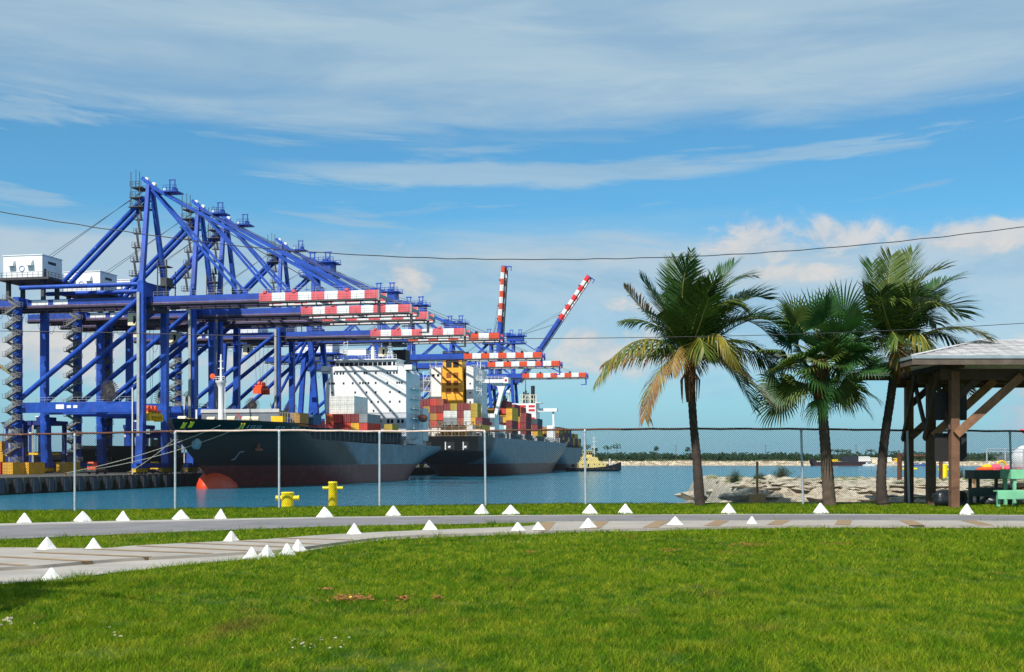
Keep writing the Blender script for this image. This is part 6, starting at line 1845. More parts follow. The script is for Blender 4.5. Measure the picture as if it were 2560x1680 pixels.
# stern mooring openings
for x_, w_ in ((-9.5, 3.0), (-3.4, 2.6), (4.6, 3.6), (10.4, 2.2)):
    P('mooring_port', MB().span(x_ - w_ / 2, x_ + w_ / 2, -0.10, 0.4, 9.6, 12.4), BLK)
    P('mooring_gear', MB().lathe((x_, -0.12, 10.5), [(0.5, -0.4), (0.5, 0.4)], 10, axis='x').span(x_ - w_ / 2 + 0.1, x_ - w_ / 2 + 0.5, -0.2, 0.0, 9.6, 12.4), WHT)
YF = pmat('yellow_funnel', srgb(236, 168, 48), 0.5, 0.08, 0.3, streak=srgb(190, 120, 30), samount=0.3, sscale=0.5)
FY = 18.0; FX = 0.9
mb = MB(); mb.add([(FX - 4.6, FY, 14.4), (FX + 4.4, FY, 14.4), (FX + 4.4, FY + 9, 14.4), (FX - 4.6, FY + 9, 14.4), (FX - 3.6, FY, 43.0), (FX + 3.6, FY, 43.0), (FX + 3.2, FY + 8, 43.0), (FX - 3.6, FY + 8, 43.0)],
                   [(3, 2, 1, 0), (4, 5, 6, 7), (0, 1, 5, 4), (1, 2, 6, 5), (2, 3, 7, 6), (3, 0, 4, 7)])
P('funnel', mb, YF)
P('funnel_cap', MB().span(FX - 3.7, FX + 3.7, FY - 0.1, FY + 8.1, 43.0, 46.2), BLK)
P('funnel_band', MB().span(FX - 3.85, FX + 3.85, FY - 0.25, FY + 8.2, 43.2, 43.7), pmat('pale_band', srgb(170, 150, 120), 0.6, 0.2, 1))
LOUV = pmat('brown_louvre', srgb(150, 86, 30), 0.7, 0.15, 1)
for x_ in (FX - 1.35, FX + 1.35):
    for z_ in (40.6, 37.3, 34.4, 31.5):
        w_ = 1.8; zz = 1.9
        if z_ > 40: P('funnel_opening', MB().box((x_, FY + 0.02, z_ + 0.9), (w_ + 0.3, 0.2, 2.8)), BLK)
        else:
            P('louvre', MB().box((x_, FY - 0.02, z_), (w_, 0.2, zz)), LOUV)
            for k in range(3): P('louvre_slat', MB().box((x_, FY - 0.14, z_ - 0.65 + k * 0.65), (w_, 0.1, 0.12)), YF if False else LOUV)
SY = 28.0
P('accommodation', MB().span(-10.5, 8.6, SY, SY + 14, 14.4, 40.2), WHT)
P('engine_casing', MB().span(-8.2, -4.4, SY - 6, SY, 14.4, 40.4), pmat('off_white_house', srgb(232, 228, 218), 0.55, 0.05, 0.3))
P('engine_casing', MB().span(5.35, 5.7, SY - 7, SY, 14.4, 40.4), GREY)
P('stair_tower', MB().span(5.7, 8.4, SY - 8, SY, 14.4, 40.8), WHT)
for k in range(5): P('window', MB().box((7.2, SY - 8.02, 18.6 + k * 3.4 + 2), (0.62, 0.16, 0.5)), GLASS)
for x_ in (-7.4, -5.6, 4.9): P('window', MB().box((x_, SY - 6.02 if x_ < 0 else SY - 7.02, 37.6), (0.9, 0.16, 0.9)), GLASS)
for sx, x0, x1 in ((1, 8.4, 11.0), (-1, -11.4, -8.3)):
    for k in range(6):
        z_ = 16 + k * 3.9
        P('gallery_deck', MB().span(x0, x1, SY - 6, SY, z_, z_ + 0.2), WHT)
        mb = MB(); railing(mb, (x0, SY - 6, z_ + 0.2), (x1, SY - 6, z_ + 0.2), 3, 1.1, 0.08); mb.bar((x0 + 0.3, SY - 5.8, z_ + 0.2), (x1 - 0.3, SY - 5.8, z_ + 4.0), 0.5, 0.1); P('gallery_stair', mb, WHT)
    mb = MB()
    for x_ in (x0 + 0.1, x1 - 0.1): mb.bar((x_, SY - 6, 14.4), (x_, SY - 6, 39), 0.14, 0.14)
    P('gallery_post', mb, WHT)
for sg in (-1, 1):
    a_, b_ = 8.6 * sg, 18.6 * sg
    P('bridge_wing', MB().span(min(a_, b_), max(a_, b_), SY + 2, SY + 6, 35.0, 36.4), WHT)
    P('wing_end', MB().span(b_ - 0.9, b_ + 0.9, SY + 1.6, SY + 6.4, 34.8, 37.0), WHT)
    mb = MB(); railing(mb, (a_, SY + 2, 36.4), (b_, SY + 2, 36.4), 7, 1.1, 0.08); P('wing_rail', mb, WHT)
    # curved strut down to the hull side
    P('wing_strut', MB().prism([(17.6 * sg, SY + 3, 35.1), (18.4 * sg, SY + 3, 35.1), (17.0 * sg, SY + 3, 31.0), (14.6 * sg, SY + 3, 22.0), (13.4 * sg, SY + 3, 22.0), (15.6 * sg, SY + 3, 31.0), (15.0 * sg, SY + 3, 33.6), (12.0 * sg, SY + 3, 34.6), (12.0 * sg, SY + 3, 35.1)], (0, 2, 0)), WHT)
    P('side_house', MB().span(min(10.2 * sg, 14.6 * sg), max(10.2 * sg, 14.6 * sg), SY + 0.5, SY + 8, 14.4, 23.4), WHT)
P('house_sign', MB().box((12.4, SY + 0.42, 19.6), (2.0, 0.1, 1.0)), pmat('sign_red', srgb(196, 36, 40), 0.6, 0.1, 1))
P('wing_emblem', MB().lathe((18.6, SY + 1.56, 35.9), [(0.5, -0.03), (0.5, 0.03)], 14, axis='y'), pmat('sign_red', (0.5, 0.02, 0.02)))
P('roof_house', MB().span(-6, 7.0, SY + 2, SY + 9, 40.2, 41.2), WHT)
mb = MB(); railing(mb, (-10, SY - 0.5, 40.3), (-4.6, SY - 0.5, 40.3), 6, 1.2, 0.08); railing(mb, (4.6, SY - 0.5, 40.4), (11, SY - 0.5, 40.4), 6, 1.2, 0.08); P('roof_rail', mb, WHT)
for x_, r_ in ((8.8, 0.8), (-7.3, 0.55)):
    P('radome', MB().lathe((x_, SY - 3, 43.4 if x_ > 0 else 42.6), [(0.15, -2.2), (0.2, -r_), (r_ * 0.8, -r_ * 0.6), (r_, 0), (r_ * 0.7, r_ * 0.7), (0.05, r_)], 12), WHT, True)
for x_ in (-9.0, 10.4): P('lamp_post', MB().tube((x_, SY - 5, 40), (x_, SY - 5, 44.6), 0.2, 0.14, 8), WHT, True)
# lashing bridge along the stern
LASH = pmat('lashing_grey', srgb(120, 116, 104), 0.7, 0.2, 0.6, streak=srgb(90, 60, 40), samount=0.4)
for i in range(13):
    x_ = -15.4 + i * 2.56
    P('lashing_post', MB().span(x_ - 0.16, x_ + 0.16, 1.2, 1.6, 14.4, 19.4), LASH)
    if i < 12:
        P('lashing_bar', MB().bar((x_ + 0.1, 1.3, 17.6), (x_ + 2.4, 1.3, 19.2), 0.14, 0.14), LASH)
        P('lashing_brace', MB().bar((x_ + 0.2, 1.0, 17.0), (x_ + 1.6, 1.0, 14.6), 0.14, 0.14), LASH)
for z_ in (14.5, 16.9, 17.6, 19.4): P('lashing_deck', MB().span(-15.6, 15.6, 1.0, 1.9, z_, z_ + 0.16), LASH)
G2 = 'containers on the second ship'
stern_cols = {-1: (4, ('maroon', 'tan', 'maroon', 'maroon')), 0: (4, ('brown', 'blue', 'tan', 'maroon')), 1: (4, ('red', 'tan', 'maroon', 'red')), 2: (4, ('brown', 'red', 'dark red', 'rust')),
              3: (3, ('grey', 'white', 'maroon')), 4: (3, ('grey', 'white', 'olive')), 5: (3, ('rust', 'maroon', 'maroon')), 6: (3, ('white', 'white', 'maroon')), 7: (3, ('yellow', 'olive', 'olive')), 8: (2, ('yellow', 'maroon'))}
for k, (nt_, cs) in stern_cols.items():
    z0 = 17.6 if k < 3 else 18.5
    for t_, c in enumerate(cs):
        container(13.5 + 2.5 * k, 181, z0 - (2.6 if k == 8 else 0) + 2.61 * t_, c, 6.06 if k < 8 else 12.19, f"{c} container, {ORD[k + 1]} column from left, {ORD[t_]} tier, on the yellow-funnel ship's stern", G2)
rb = random.Random(3)
def bayblock(u, v0, n, tiers, names, top, where, z0=16.4):
    for i in range(n):
        tt = tiers[i]
        for t_ in range(tt):
            if i < n - 1 and t_ < tt - 2: continue
            c = top if (top and t_ == tt - 1 and i == n - 1) else names[rb.randrange(len(names))]
            container(v0 + 2.5 * i, u, z0 + 2.61 * t_, c, 12.19, f"{c} container, {ORD[i]} column, {ORD[t_]} tier, {where}", G2)
mixc = ['maroon', 'red', 'tan', 'yellow', 'maroon', 'rust', 'teal', 'brown']
bayblock(232, 26.2, 4, (4, 5, 5, 4), mixc, None, 'in the block right behind the yellow funnel')
container(28.5, 236, 29.5, 'green', 6.06, 'dark green container on top, right of the white wing strut', G2)
bayblock(262, 21.0, 6, (4, 4, 4, 5, 3, 3), mixc, None, 'in the middle block of the second ship')
bayblock(288, 18.6, 7, (4, 4, 5, 5, 4, 3, 3), mixc, None, 'in the forward block before the red-striped house')
bayblock(352, 20.0, 6, (2, 2, 2, 2, 2, 2), ['tan', 'yellow', 'brown', 'olive'], None, 'in the low block beyond the red-striped house')
for i in range(46):
    yy = 10 + i * 3.6
    P('side_post', MB().span(14.9, 15.5, yy - 0.2, yy + 0.2, 14.4, 16.6), pmat('post_pale', srgb(168, 172, 172), 0.6, 0.2, 0.5))
mb = MB().span(-14, 14.2, 46, 205, 14.4, 16.3); P('hatch_coaming', mb, GREYD)
mb = MB(); railing(mb, (15.5, 4, 14.5), (15.5, 190, 14.5), 60, 1.3, 0.07); P('bulwark_rail', mb, GREYD)
# forward house with red louvres
HX, HYF = 0.6, 152.0
P('forward_house', MB().span(-8.4, 7.2, HYF, HYF + 10, 16.3, 33.0), WHT)
for z_ in (31.6, 29.7, 25.8, 23.8):
    for x_ in (0.9, 5.2): P('red_louvre', MB().box((x_, HYF - 0.02, z_), (3.0, 0.2, 1.0)), pmat('sign_red', (0.5, 0.02, 0.02)))
P('forward_wing', MB().span(7.2, 17.0, HYF + 2, HYF + 5, 29.0, 30.6), WHT); P('wing_leg', MB().bar((15.0, HYF + 3.4, 29.2), (15.6, HYF + 3.4, 15), 0.9, 0.9), WHT)
P('wing_block', MB().span(12.2, 15.4, HYF + 2, HYF + 6, 14.4, 22.4), WHT)
P('house_gallery', MB().span(7.2, 9.6, HYF - 1, HYF + 6, 24.0, 24.4).span(7.2, 9.8, HYF - 1, HYF + 6, 33.0, 33.3), WHT)
mb = MB(); railing(mb, (-0.5, HYF, 33), (7.4, HYF, 33), 6, 4.0, 0.2); mb.bar((-0.5, HYF, 33.1), (3.2, HYF, 37), 0.2, 0.2); mb.bar((3.2, HYF, 37), (7.4, HYF, 33.1), 0.2, 0.2); P('pipe_frame', mb, CREAM)
mb = MB()
for x_, h_ in ((5.4, 8.4), (1.0, 5.6), (2.0, 6.2), (3.0, 5.0)): mb.tube((x_, HYF + 2, 33), (x_, HYF + 2, 33 + h_), 0.95 if h_ > 8 else 0.4, None, 12)
P('exhaust_pipe', mb, BLK, True)
P('exhaust_mast', MB().tube((1.6, HYF + 3, 33), (1.6, HYF + 3, 45), 0.3, 0.15, 8), GREYD, True)
P('radome', MB().lathe((-6.6, HYF + 2, 38.4), [(0.4, -5.4), (0.5, -1.0), (0.9, -0.5), (1.1, 0), (0.8, 0.8), (0.05, 1.1)], 12), WHT, True)
# red fittings and white frame beside the mid block
mb = MB()
for yy in (90, 98): mb.bar((14.6, yy, 15), (14.6, yy, 24.0), 0.5, 0.5)
mb.bar((6, 94, 24.0), (14.8, 94, 24.0), 0.6, 0.6); mb.bar((7, 94, 20), (14.6, 94, 23.6), 0.4, 0.4); P('white_frame', mb, WHT)

# ---------------------------------------------------------------- ship 3 farther along
H3 = hull_mat('far_grey_hull', (0.100, 0.150, 0.185), (0.10, 0.030, 0.030), 3.6, 0.35)
s3 = port('container_ship', 10.4, 420, 0)
tag(s3, 'third container ship, small, farthest along the quay beside the tug', 'ship')
L3 = 112.0
hull(L3, 10.6, lambda t: 13.2, lambda z: L3 - 9 * max(0, 1 - max(z, 0) / 13) ** 1.1, lambda z: 0.0 if z > 7 else 12 * (1 - max(z, -3) / 7.0) ** 0.9, (40, 18), (34, 10), H3, 'hull', s3, (2.6, 2.0), 0.95)
s3b = MB(); railing(s3b, (10.2, 4, 13.2), (10.3, 96, 13.2), 40, 1.6, 0.12); s3b.build('bulwark_rail', GREYD, s3)
P3m = MB().span(-9.5, 9.8, 6, 100, 13.0, 13.8); P3m.build('hatch_cover', GREYD, s3)
G3 = 'containers on the third ship'
cl3 = ['maroon', 'tan', 'brown', 'navy', 'olive', 'teal', 'yellow', 'maroon', 'brown']
for b_ in range(13):
    u_ = 428 + b_ * 6.6
    tmax = 4 if b_ < 7 else 3 if b_ < 11 else 2
    for t_ in range(tmax):
        c = cl3[(b_ * 5 + t_ * 3 + b_ * t_) % len(cl3)]
        container(19.2, u_, 13.9 + 2.61 * t_, c, 6.06, f"{c} container, {ORD[min(b_, 11)] if b_ < 12 else 'thirteenth'} bay, {ORD[t_]} tier, along the third ship's side", G3)
for i in range(4):
    for t_ in range(4):
        c = ('olive', 'red', 'tan', 'maroon')[t_] if i == 3 else rb.choice(mixc)
        container(9.2 + 2.5 * i, 422.5, 13.9 + 2.61 * t_, c, 6.06, f"{c} container, {ORD[i]} column, {ORD[t_]} tier, across the third ship's near end", G3)

# ---------------------------------------------------------------- mooring lines from the nearest bow
M_line = pmat('mooring_rope', srgb(176, 168, 150), 0.8, 0.1, 3)
def line(p, q, sag, lab):
    p, q = Vector(p), Vector(q)
    pts = [p.lerp(q, t) - Vector((0, 0, sag * 4 * t * (1 - t))) for t in [i / 14 for i in range(15)]]
    tag(MB().path(pts, 0.075, 6).build('mooring_line', M_line), lab, 'rope', 'mooring lines of the nearest ship')
hp = lambda yy, z: W(14.2 + hull_x(yy, z) + 0.1, -14 + yy, z)
line(hp(9.5, 13.4), W(-1.0, -28, 3.6), 1.0, 'upper mooring line from the ship bow down to the quay')
line(hp(15.0, 13.4), W(-1.0, -28, 3.5), 1.4, 'lower mooring line from the ship bow down to the quay')
line(hp(3.0, 12.6), W(-1.0, -4, 3.5), 0.6, 'short mooring line below the yellow flaps on the bow')

# ---------------------------------------------------------------- yellow containers and vehicles on the quay
GQ = 'containers standing on the quay'
def quay_cont(px, Y, col, tier, length, lab):
    X = (px - 1280) / F * Y
    o = inst('shipping_container', cont_mesh(col, length), None, (X, Y + length / 2, QZ + 0.01 + 2.6 * tier), -ANG)
    tag(o, lab, 'container', GQ)
quay_cont(26, 258, 'yellow', 0, 6.06, 'yellow container on the quay below the leftmost stair tower')
quay_cont(66, 262, 'yellow', 0, 6.06, 'yellow container on the quay right of the leftmost stair tower')
quay_cont(-4, 262, 'red', 0, 6.06, 'red container on the quay cut by the left edge')
quay_cont(2, 300, 'yellow', 1, 6.06, 'yellow container stacked second tier at the left edge')
quay_cont(-1, 300, 'yellow', 2, 6.06, 'topmost yellow container of the stack at the left edge')
quay_cont(3, 300, 'tan', 0, 6.06, 'tan container at the bottom of the stack at the left edge')
quay_cont(112, 300, 'tan', 0, 6.06, 'tan container beside the straddle carrier')
quay_cont(159, 282, 'yellow', 0, 6.06, 'yellow container under the straddle carrier')
quay_cont(128, 330, 'yellow', 1, 6.06, 'upper yellow container behind the straddle carrier, left')
quay_cont(128, 330, 'tan', 0, 6.06, 'lower tan container behind the straddle carrier, left')
quay_cont(168, 335, 'yellow', 1, 6.06, 'upper yellow container behind the straddle carrier, right')
quay_cont(168, 335, 'tan', 0, 6.06, 'lower tan container behind the straddle carrier, right')
quay_cont(432, 330, 'tan', 0, 12.19, 'tan container on the quay beneath the ship bow, lower tier')
quay_cont(432, 330, 'olive', 1, 12.19, 'olive container on the quay beneath the ship bow, upper tier')
# long black hull lying beyond the quay tracks
BARGE = pmat('barge_black', (0.008, 0.010, 0.014), 0.7, 0.2, 0.5, spec=0.1)
bh = tag(port('black_barge', -75, 40, QZ), 'long black steel barge hull lying behind the crane legs', 'barge')
MB().prism([(-60, 0, 0), (56, 0, 0), (58, 0, 3.8), (56, 0, 5.4), (20, 0, 5.2), (18, 0, 4.6), (-60, 0, 4.6)], (0, 14, 0)).build('hull', BARGE, bh)
MB().prism([(34, -0.2, 5.3), (57, -0.2, 5.3), (56, -0.2, 6.6), (36, -0.2, 6.8)], (0, 13, 0)).build('raised_bow', BARGE, bh)
mb = MB(); railing(mb, (-60, 0, 4.6), (18, 0, 4.6), 30, 1.0, 0.08); mb.build('deck_rail', GREYD, bh)
# quay vehicles
def truck(v, u, col, lab):
    o = tag(port('terminal_tractor', v, u, QZ), lab, 'tractor', 'terminal tractors on the quay')
    MB().span(-1.1, 1.1, -2.6, 2.6, 0.55, 0.95).build('chassis', GREYD, o)
    MB().prism([(-1.05, -2.4, 0.95), (-1.05, -0.6, 0.95), (-1.05, -0.7, 2.7), (-1.05, -2.1, 2.7), (-1.05, -2.4, 1.9)], (1.4, 0, 0)).build('cab', col, o)
    MB().span(-1.0, 0.3, -2.47, -2.3, 1.8, 2.4).build('windscreen', GLASS, o)
    MB().span(0.4, 1.05, -2.5, -0.6, 0.95, 1.6).build('engine_cover', col, o)
    for x_ in (-0.95, 0.95):
        for y_ in (-1.7, 1.6): MB().lathe((x_, y_, 0.52), [(0.5, -0.16), (0.52, 0), (0.5, 0.16)], 14, axis='x').build('wheel', BLK, o, True)
truck(-12, 2, ORGS, 'orange terminal tractor at the foot of the nearest crane')
truck(-8, 16, pmat('tractor_red', srgb(214, 50, 44), 0.5, 0.1, 1), 'red terminal tractor right of the orange one')
truck(-10, 26, YELS, 'yellow terminal tractor left of the ship bulb')
# ================================================================== TUG
tY = 628.0
tp = at(1482, 1178, tY)
tug = tag(empty('tug_boat', (tp.x, tY, 0), R(4)), 'small tug with yellow deckhouse and black hull beyond the third ship', 'tug')
TY = pmat('tug_yellow', srgb(222, 200, 128), 0.55, 0.06, 0.5)
mb = MB(); pts = []
prof = [(-14.5, 2.9, 2.0), (-13.8, 3.9, 1.9), (-8, 4.4, 1.8), (0, 4.5, 1.9), (7, 4.2, 2.6), (11.5, 2.8, 3.6), (14.2, 0.9, 4.6), (15.0, 0.1, 5.0)]
for x, b, z in prof:
    for sy, zz, k in ((-1, -1.0, 0.75), (-1, 0.6, 0.95), (-1, z, 1.0), (1, z, 1.0), (1, 0.6, 0.95), (1, -1.0, 0.75)):
        xx = x if zz > 0 or x < 8 else x - (x - 8) * 0.45
        mb.v.append((xx, sy * b * k, zz))
for i in range(len(prof) - 1):
    for j in range(6): mb.f.append((i * 6 + j, i * 6 + (j + 1) % 6, (i + 1) * 6 + (j + 1) % 6, (i + 1) * 6 + j)); mb.m.append(0)
mb.f.append(tuple(range(6))); mb.m.append(0); mb.f.append(tuple(range(len(prof) * 6 - 6, len(prof) * 6))); mb.m.append(0)
mb.build('hull', BLK, tug)
MB().span(-7.8, 6.5, -3.3, 3.3, 1.8, 4.6).build('deckhouse', TY, tug)
MB().prism([(-6.4, -2.9, 4.6), (3.2, -2.9, 4.6), (2.0, -2.9, 7.2), (0.6, -2.9, 7.6), (-6.0, -2.9, 7.6)], (0, 5.8, 0)).build('upper_house', TY, tug)
MB().prism([(-5.2, -2.2, 7.6), (-0.8, -2.2, 7.6), (-0.4, -2.2, 10.6), (-5.0, -2.2, 10.6)], (0, 4.4, 0)).build('wheelhouse', TY, tug)
MB().span(-5.5, 0.0, -2.6, 2.6, 10.6, 10.85).build('wheelhouse_roof', TY, tug)
for x in (-4.4, -3.2, -2.1, -1.1): MB().box((x, -2.22, 9.3), (0.85, 0.12, 1.2)).build('window', GLASS, tug)
for x in (-4.8, -3.6): MB().box((x, -2.93, 6.2), (0.8, 0.12, 1.0)).build('window', GLASS, tug)
for x in (-5.8, -2.6, 0.4, 3.0, 5.0): MB().box((x, -3.33, 3.6), (0.5, 0.12, 0.5)).build('porthole', GLASS, tug)
MB().box((-2.8, -3.33, 3.1), (0.8, 0.12, 1.7)).build('door', BLK, tug)
MB().tube((0.8, 0, 7.6), (0.6, 0, 18.5), 0.32, 0.14, 8).build('mast', WHT, tug, True)
for z, w in ((12.5, 1.6), (15.4, 1.2), (17.2, 0.9)): MB().span(0.6 - w, 0.6 + w, -0.2, 0.2, z, z + 0.25).build('mast_arm', WHT, tug)
MB().tube((-3.0, 0.5, 10.8), (-3.0, 0.5, 17), 0.1, 0.06, 6).build('aerial', BLK, tug, True)
MB().tube((9.0, 0, 3.0), (9.0, 0, 6.6), 0.4, 0.4, 10).build('tow_post', WHT, tug, True)
for x in (-10.5, 7.8): MB().lathe((x, 0, 2.9), [(0.9, -1.2), (0.9, 1.2)], 12, axis='y').build('winch', GREYD, tug)
for i in range(9): MB().lathe((-12 + i * 2.8, -4.45, 1.2), [(0.3, -0.18), (0.6, -0.1), (0.6, 0.1), (0.3, 0.18)], 12, axis='y').build('tyre_fender', M_rub, tug, True)
mb = MB(); railing(mb, (-13.5, -3.7, 1.9), (-8, -4.2, 1.9), 6, 1.1, 0.1); mb.build('rail', GREYD, tug)

# ================================================================== FAR SHORE
SH = 1180.0
def far_mat():
    m = bpy.data.materials.new('far_shore'); m.use_nodes = True
    t = m.node_tree; t.nodes.clear(); n = NT(t)
    pos = n.node('ShaderNodeNewGeometry').outputs['Position']; p = n.sep(pos)
    a = n.noise(n.comb(p[0], n.m('MULTIPLY', p[1], 0.5), n.m('MULTIPLY', p[2], 2.0)), 0.12, 7, 0.7)
    b = n.noise(n.comb(p[0], p[1], p[2]), 0.5, 5, 0.7)
    c = n.mix(n.smooth(a, 0.35, 0.65), (0.30, 0.22, 0.13), (0.56, 0.49, 0.38))
    c = n.mix(n.m('MULTIPLY', n.smooth(b, 0.55, 0.7), 0.55), c, (0.10, 0.09, 0.05))
    pr = n.node('ShaderNodeBsdfPrincipled'); n.put(pr.inputs['Base Color'], c); pr.inputs['Roughness'].default_value = 0.95
    bp = n.node('ShaderNodeBump'); bp.inputs['Strength'].default_value = 1.0; bp.inputs['Distance'].default_value = 1.2
    n.put(bp.inputs['Height'], n.noise(pos, 0.5, 6, 0.7)); n.put(pr.inputs['Normal'], bp.outputs[0])
    out = n.node('ShaderNodeOutputMaterial'); t.links.new(pr.outputs[0], out.inputs[0])
    return m
def shore_line(x): return SH + 18 * math.sin(x * 0.011) + 9 * math.sin(x * 0.037 + 1.0)
def shore_h(x):
    return 4.0 + 1.4 * mnoise.noise(Vector((x * 0.02, 0, 0))) + 1.0 * mnoise.noise(Vector((x * 0.09, 3, 0)))
mb = MB(); xs3 = [-900 + 6 * i for i in range(360)]
lay = [(-6, -2.0), (0, 0.4), (8, 1.6), (22, 2.6), (30, 4.2), (44, 4.4), (90, 4.0), (900, 5.0)]
for dy, z in lay:
    for x in xs3:
        zz = z if z < 3 else z + (shore_h(x) - 4.0) * (1.0 if dy < 60 else 0.2)
        if 0 < dy < 40: zz += 0.5 * mnoise.noise(Vector((x * 0.3, dy * 0.3, 0)))
        mb.v.append((x, shore_line(x) + dy + 3 * mnoise.noise(Vector((x * 0.1, dy, 2))), zz))
k = len(xs3)
for j in range(len(lay) - 1):
    for i in range(k - 1): mb.f.append((j * k + i, j * k + i + 1, (j + 1) * k + i + 1, (j + 1) * k + i)); mb.m.append(0)
tag(mb.build('far_shore', far_mat()), kind='structure')
# rocks along the water's edge
M_far_rock = pmat('far_rock', srgb(214, 198, 168), 0.95, 0.3, 0.4)
rk = MB()
for i in range(900):
    x = rng.uniform(20, 620); d = rng.uniform(2, 30) if i % 3 else rng.uniform(0, 8); s = rng.uniform(0.5, 1.6)
    z = 0.4 + d * 0.13
    c = Vector((x, shore_line(x) + d, z))
    V = [c + Vector((rng.uniform(-1, 1) * s, rng.uniform(-1, 1) * s, -s * 0.4)) for _ in range(4)] + [c + Vector((rng.uniform(-0.5, 0.5) * s, rng.uniform(-0.5, 0.5) * s, s * 0.6)) for _ in range(2)]
    V = [c + Vector((-s, -s * 0.7, -0.4)), c + Vector((s, -s * 0.8, -0.4)), c + Vector((s * 0.9, s * 0.7, -0.4)), c + Vector((-s * 0.8, s, -0.4)), c + Vector((rng.uniform(-0.4, 0.4) * s, rng.uniform(-0.4, 0.1) * s, s * 0.6)), c + Vector((rng.uniform(-0.4, 0.5) * s, 0.3 * s, s * 0.45))]
    rk.add(V, [(0, 1, 4), (1, 2, 5, 4), (2, 3, 5), (3, 0, 4, 5)])
tag(rk.build('shore_rocks', M_far_rock), 'pale rocks lining the far shore at the water', 'rocks', kind='stuff')
# pine wood on the far shore: reads as one mass
M_pine = leafmat('far_pine', (0.020, 0.052, 0.020), 0.45)
pn = MB()
for i in range(3200):
    x = rng.uniform(-160, 640); d = 46 + 110 * rng.random() ** 1.3
    h = rng.uniform(6.5, 11.0) * (0.85 + 0.3 * mnoise.noise(Vector((x * 0.03, d * 0.02, 0))))
    if 300 < x < 360: h *= 0.85
    r = h * rng.uniform(0.20, 0.30); y = shore_line(x) + d; z0 = 4.0
    for kx in range(9):
        f = rng.uniform(0.08, 1.0); rr = r * (1.25 - f) * 1.3
        a = rng.uniform(0, 6.28)
        c = Vector((x + math.cos(a) * rr * 0.7, y + math.sin(a) * rr * 0.7, z0 + h * f))
        s = rng.uniform(0.7, 1.5)
        pn.add([c + Vector((-s, rng.uniform(-.5, .5), -s * 0.35)), c + Vector((s, rng.uniform(-.5, .5), -s * 0.3)), c + Vector((rng.uniform(-.3, .3), 0.3, s * 0.8)), c + Vector((0, -s * 0.8, -0.2 * s))], [(0, 3, 2), (3, 1, 2), (0, 1, 3)])
tag(pn.build('pine_wood', M_pine), 'dark green band of pine wood along the far shore', 'wood', kind='stuff')
sc = MB()
for i in range(260):
    x = rng.uniform(60, 620); d = rng.uniform(24, 46); s = rng.uniform(0.8, 1.7); c = Vector((x, shore_line(x) + d, shore_h(x) + 0.2))
    for kx in range(4):
        q = c + Vector((rng.gauss(0, s), rng.gauss(0, s), rng.uniform(0, s)))
        sc.add([q + Vector((-s * .6, 0, -.3)), q + Vector((s * .6, -.2, -.3)), q + Vector((0, .1, s * .7))], [(0, 1, 2)])
tag(sc.build('shore_scrub', leafmat('far_scrub', (0.075, 0.095, 0.03), 0.4)), 'low scrub on the far shore bank', 'scrub', kind='stuff')
# single tall pines standing above the wood
def tall_pine(px, ty, lab, w=1.0, base=1148, Y=1250):
    x = (px - 1280) / F * Y; zt = CAMZ - (ty - HZ) / F * Y
    o = tag(empty('pine_tree', (x, Y, 4.0)), lab, 'pine tree', 'tall pines above the far wood')
    h = zt - 4.0
    MB().path([(0, 0, 0), (0.15, 0, h * 0.5), (0, 0, h * 0.97)], [0.32, 0.26, 0.12], 6).build('trunk', M_twig, o)
    mb = MB()
    for i in range(70):
        a = rng.uniform(0, 6.28); rr = 4.4 * w * rng.random() ** 0.5; f = rng.uniform(0.78, 1.02) - 0.04 * rr / (4 * w) + 0.03 * math.sin(a * 3)
        c = Vector((math.cos(a) * rr, math.sin(a) * rr, h * f)); s = rng.uniform(0.5, 1.1)
        mb.add([c + Vector((-s, 0, -.1)), c + Vector((s, rng.uniform(-.5, .5), -.15)), c + Vector((0, .3, s * .55)), c + Vector((0, -s * .6, -.2))], [(0, 3, 2), (3, 1, 2), (0, 1, 3)])
    mb.build('crown', M_pine, o)
tall_pine(1468, 1112, 'tall flat-topped pine right above the tug mast', 0.9)
tall_pine(1488, 1119, 'short pine standing between the tug mast and a taller pair', 0.7)
tall_pine(1519, 1114, 'left one of two taller pines right of the tug', 1.0)
tall_pine(1542, 1110, 'right one of two taller pines right of the tug', 1.0)
tall_pine(1640, 1117, 'thin lone pine midway between the tug and the left palm', 0.6)
tall_pine(1720, 1119, 'small pine crown just left of the left palm trunk', 0.7)
tall_pine(2085, 1122, 'left pine of the group right of the fan palm trunk', 1.2)
tall_pine(2100, 1124, 'middle pine of the group right of the fan palm trunk', 1.0)
tall_pine(2116, 1124, 'right pine of the group right of the fan palm trunk', 1.2)
tall_pine(2178, 1124, 'bushy pine left of the right coconut palm trunk', 1.4)
tall_pine(2235, 1128, 'bushy pine right of the right coconut palm trunk', 1.4)
tall_pine(2270, 1125, 'pine between the rear and middle pavilion posts', 1.3)
for px, ty, lab in ((1690, 1112, 'thin dark utility pole above the far wood left of the palm'), (1914, 1112, 'thin dark utility pole above the far wood left of the fan palm'), (2140, 1112, 'thin dark utility pole above the far wood right of the fan palm')):
    Y = 1240; x = (px - 1280) / F * Y; zt = CAMZ - (ty - HZ) / F * Y
    o = tag(empty('utility_pole', (x, Y, 4)), lab, 'pole', 'utility poles on the far shore')
    MB().tube((0, 0, 0), (0, 0, zt - 4), 0.32, 0.24, 6).build('shaft', M_twig, o); MB().box((0, 0, zt - 5.2), (2.4, 0.2, 0.25)).build('crossarm', M_twig, o)
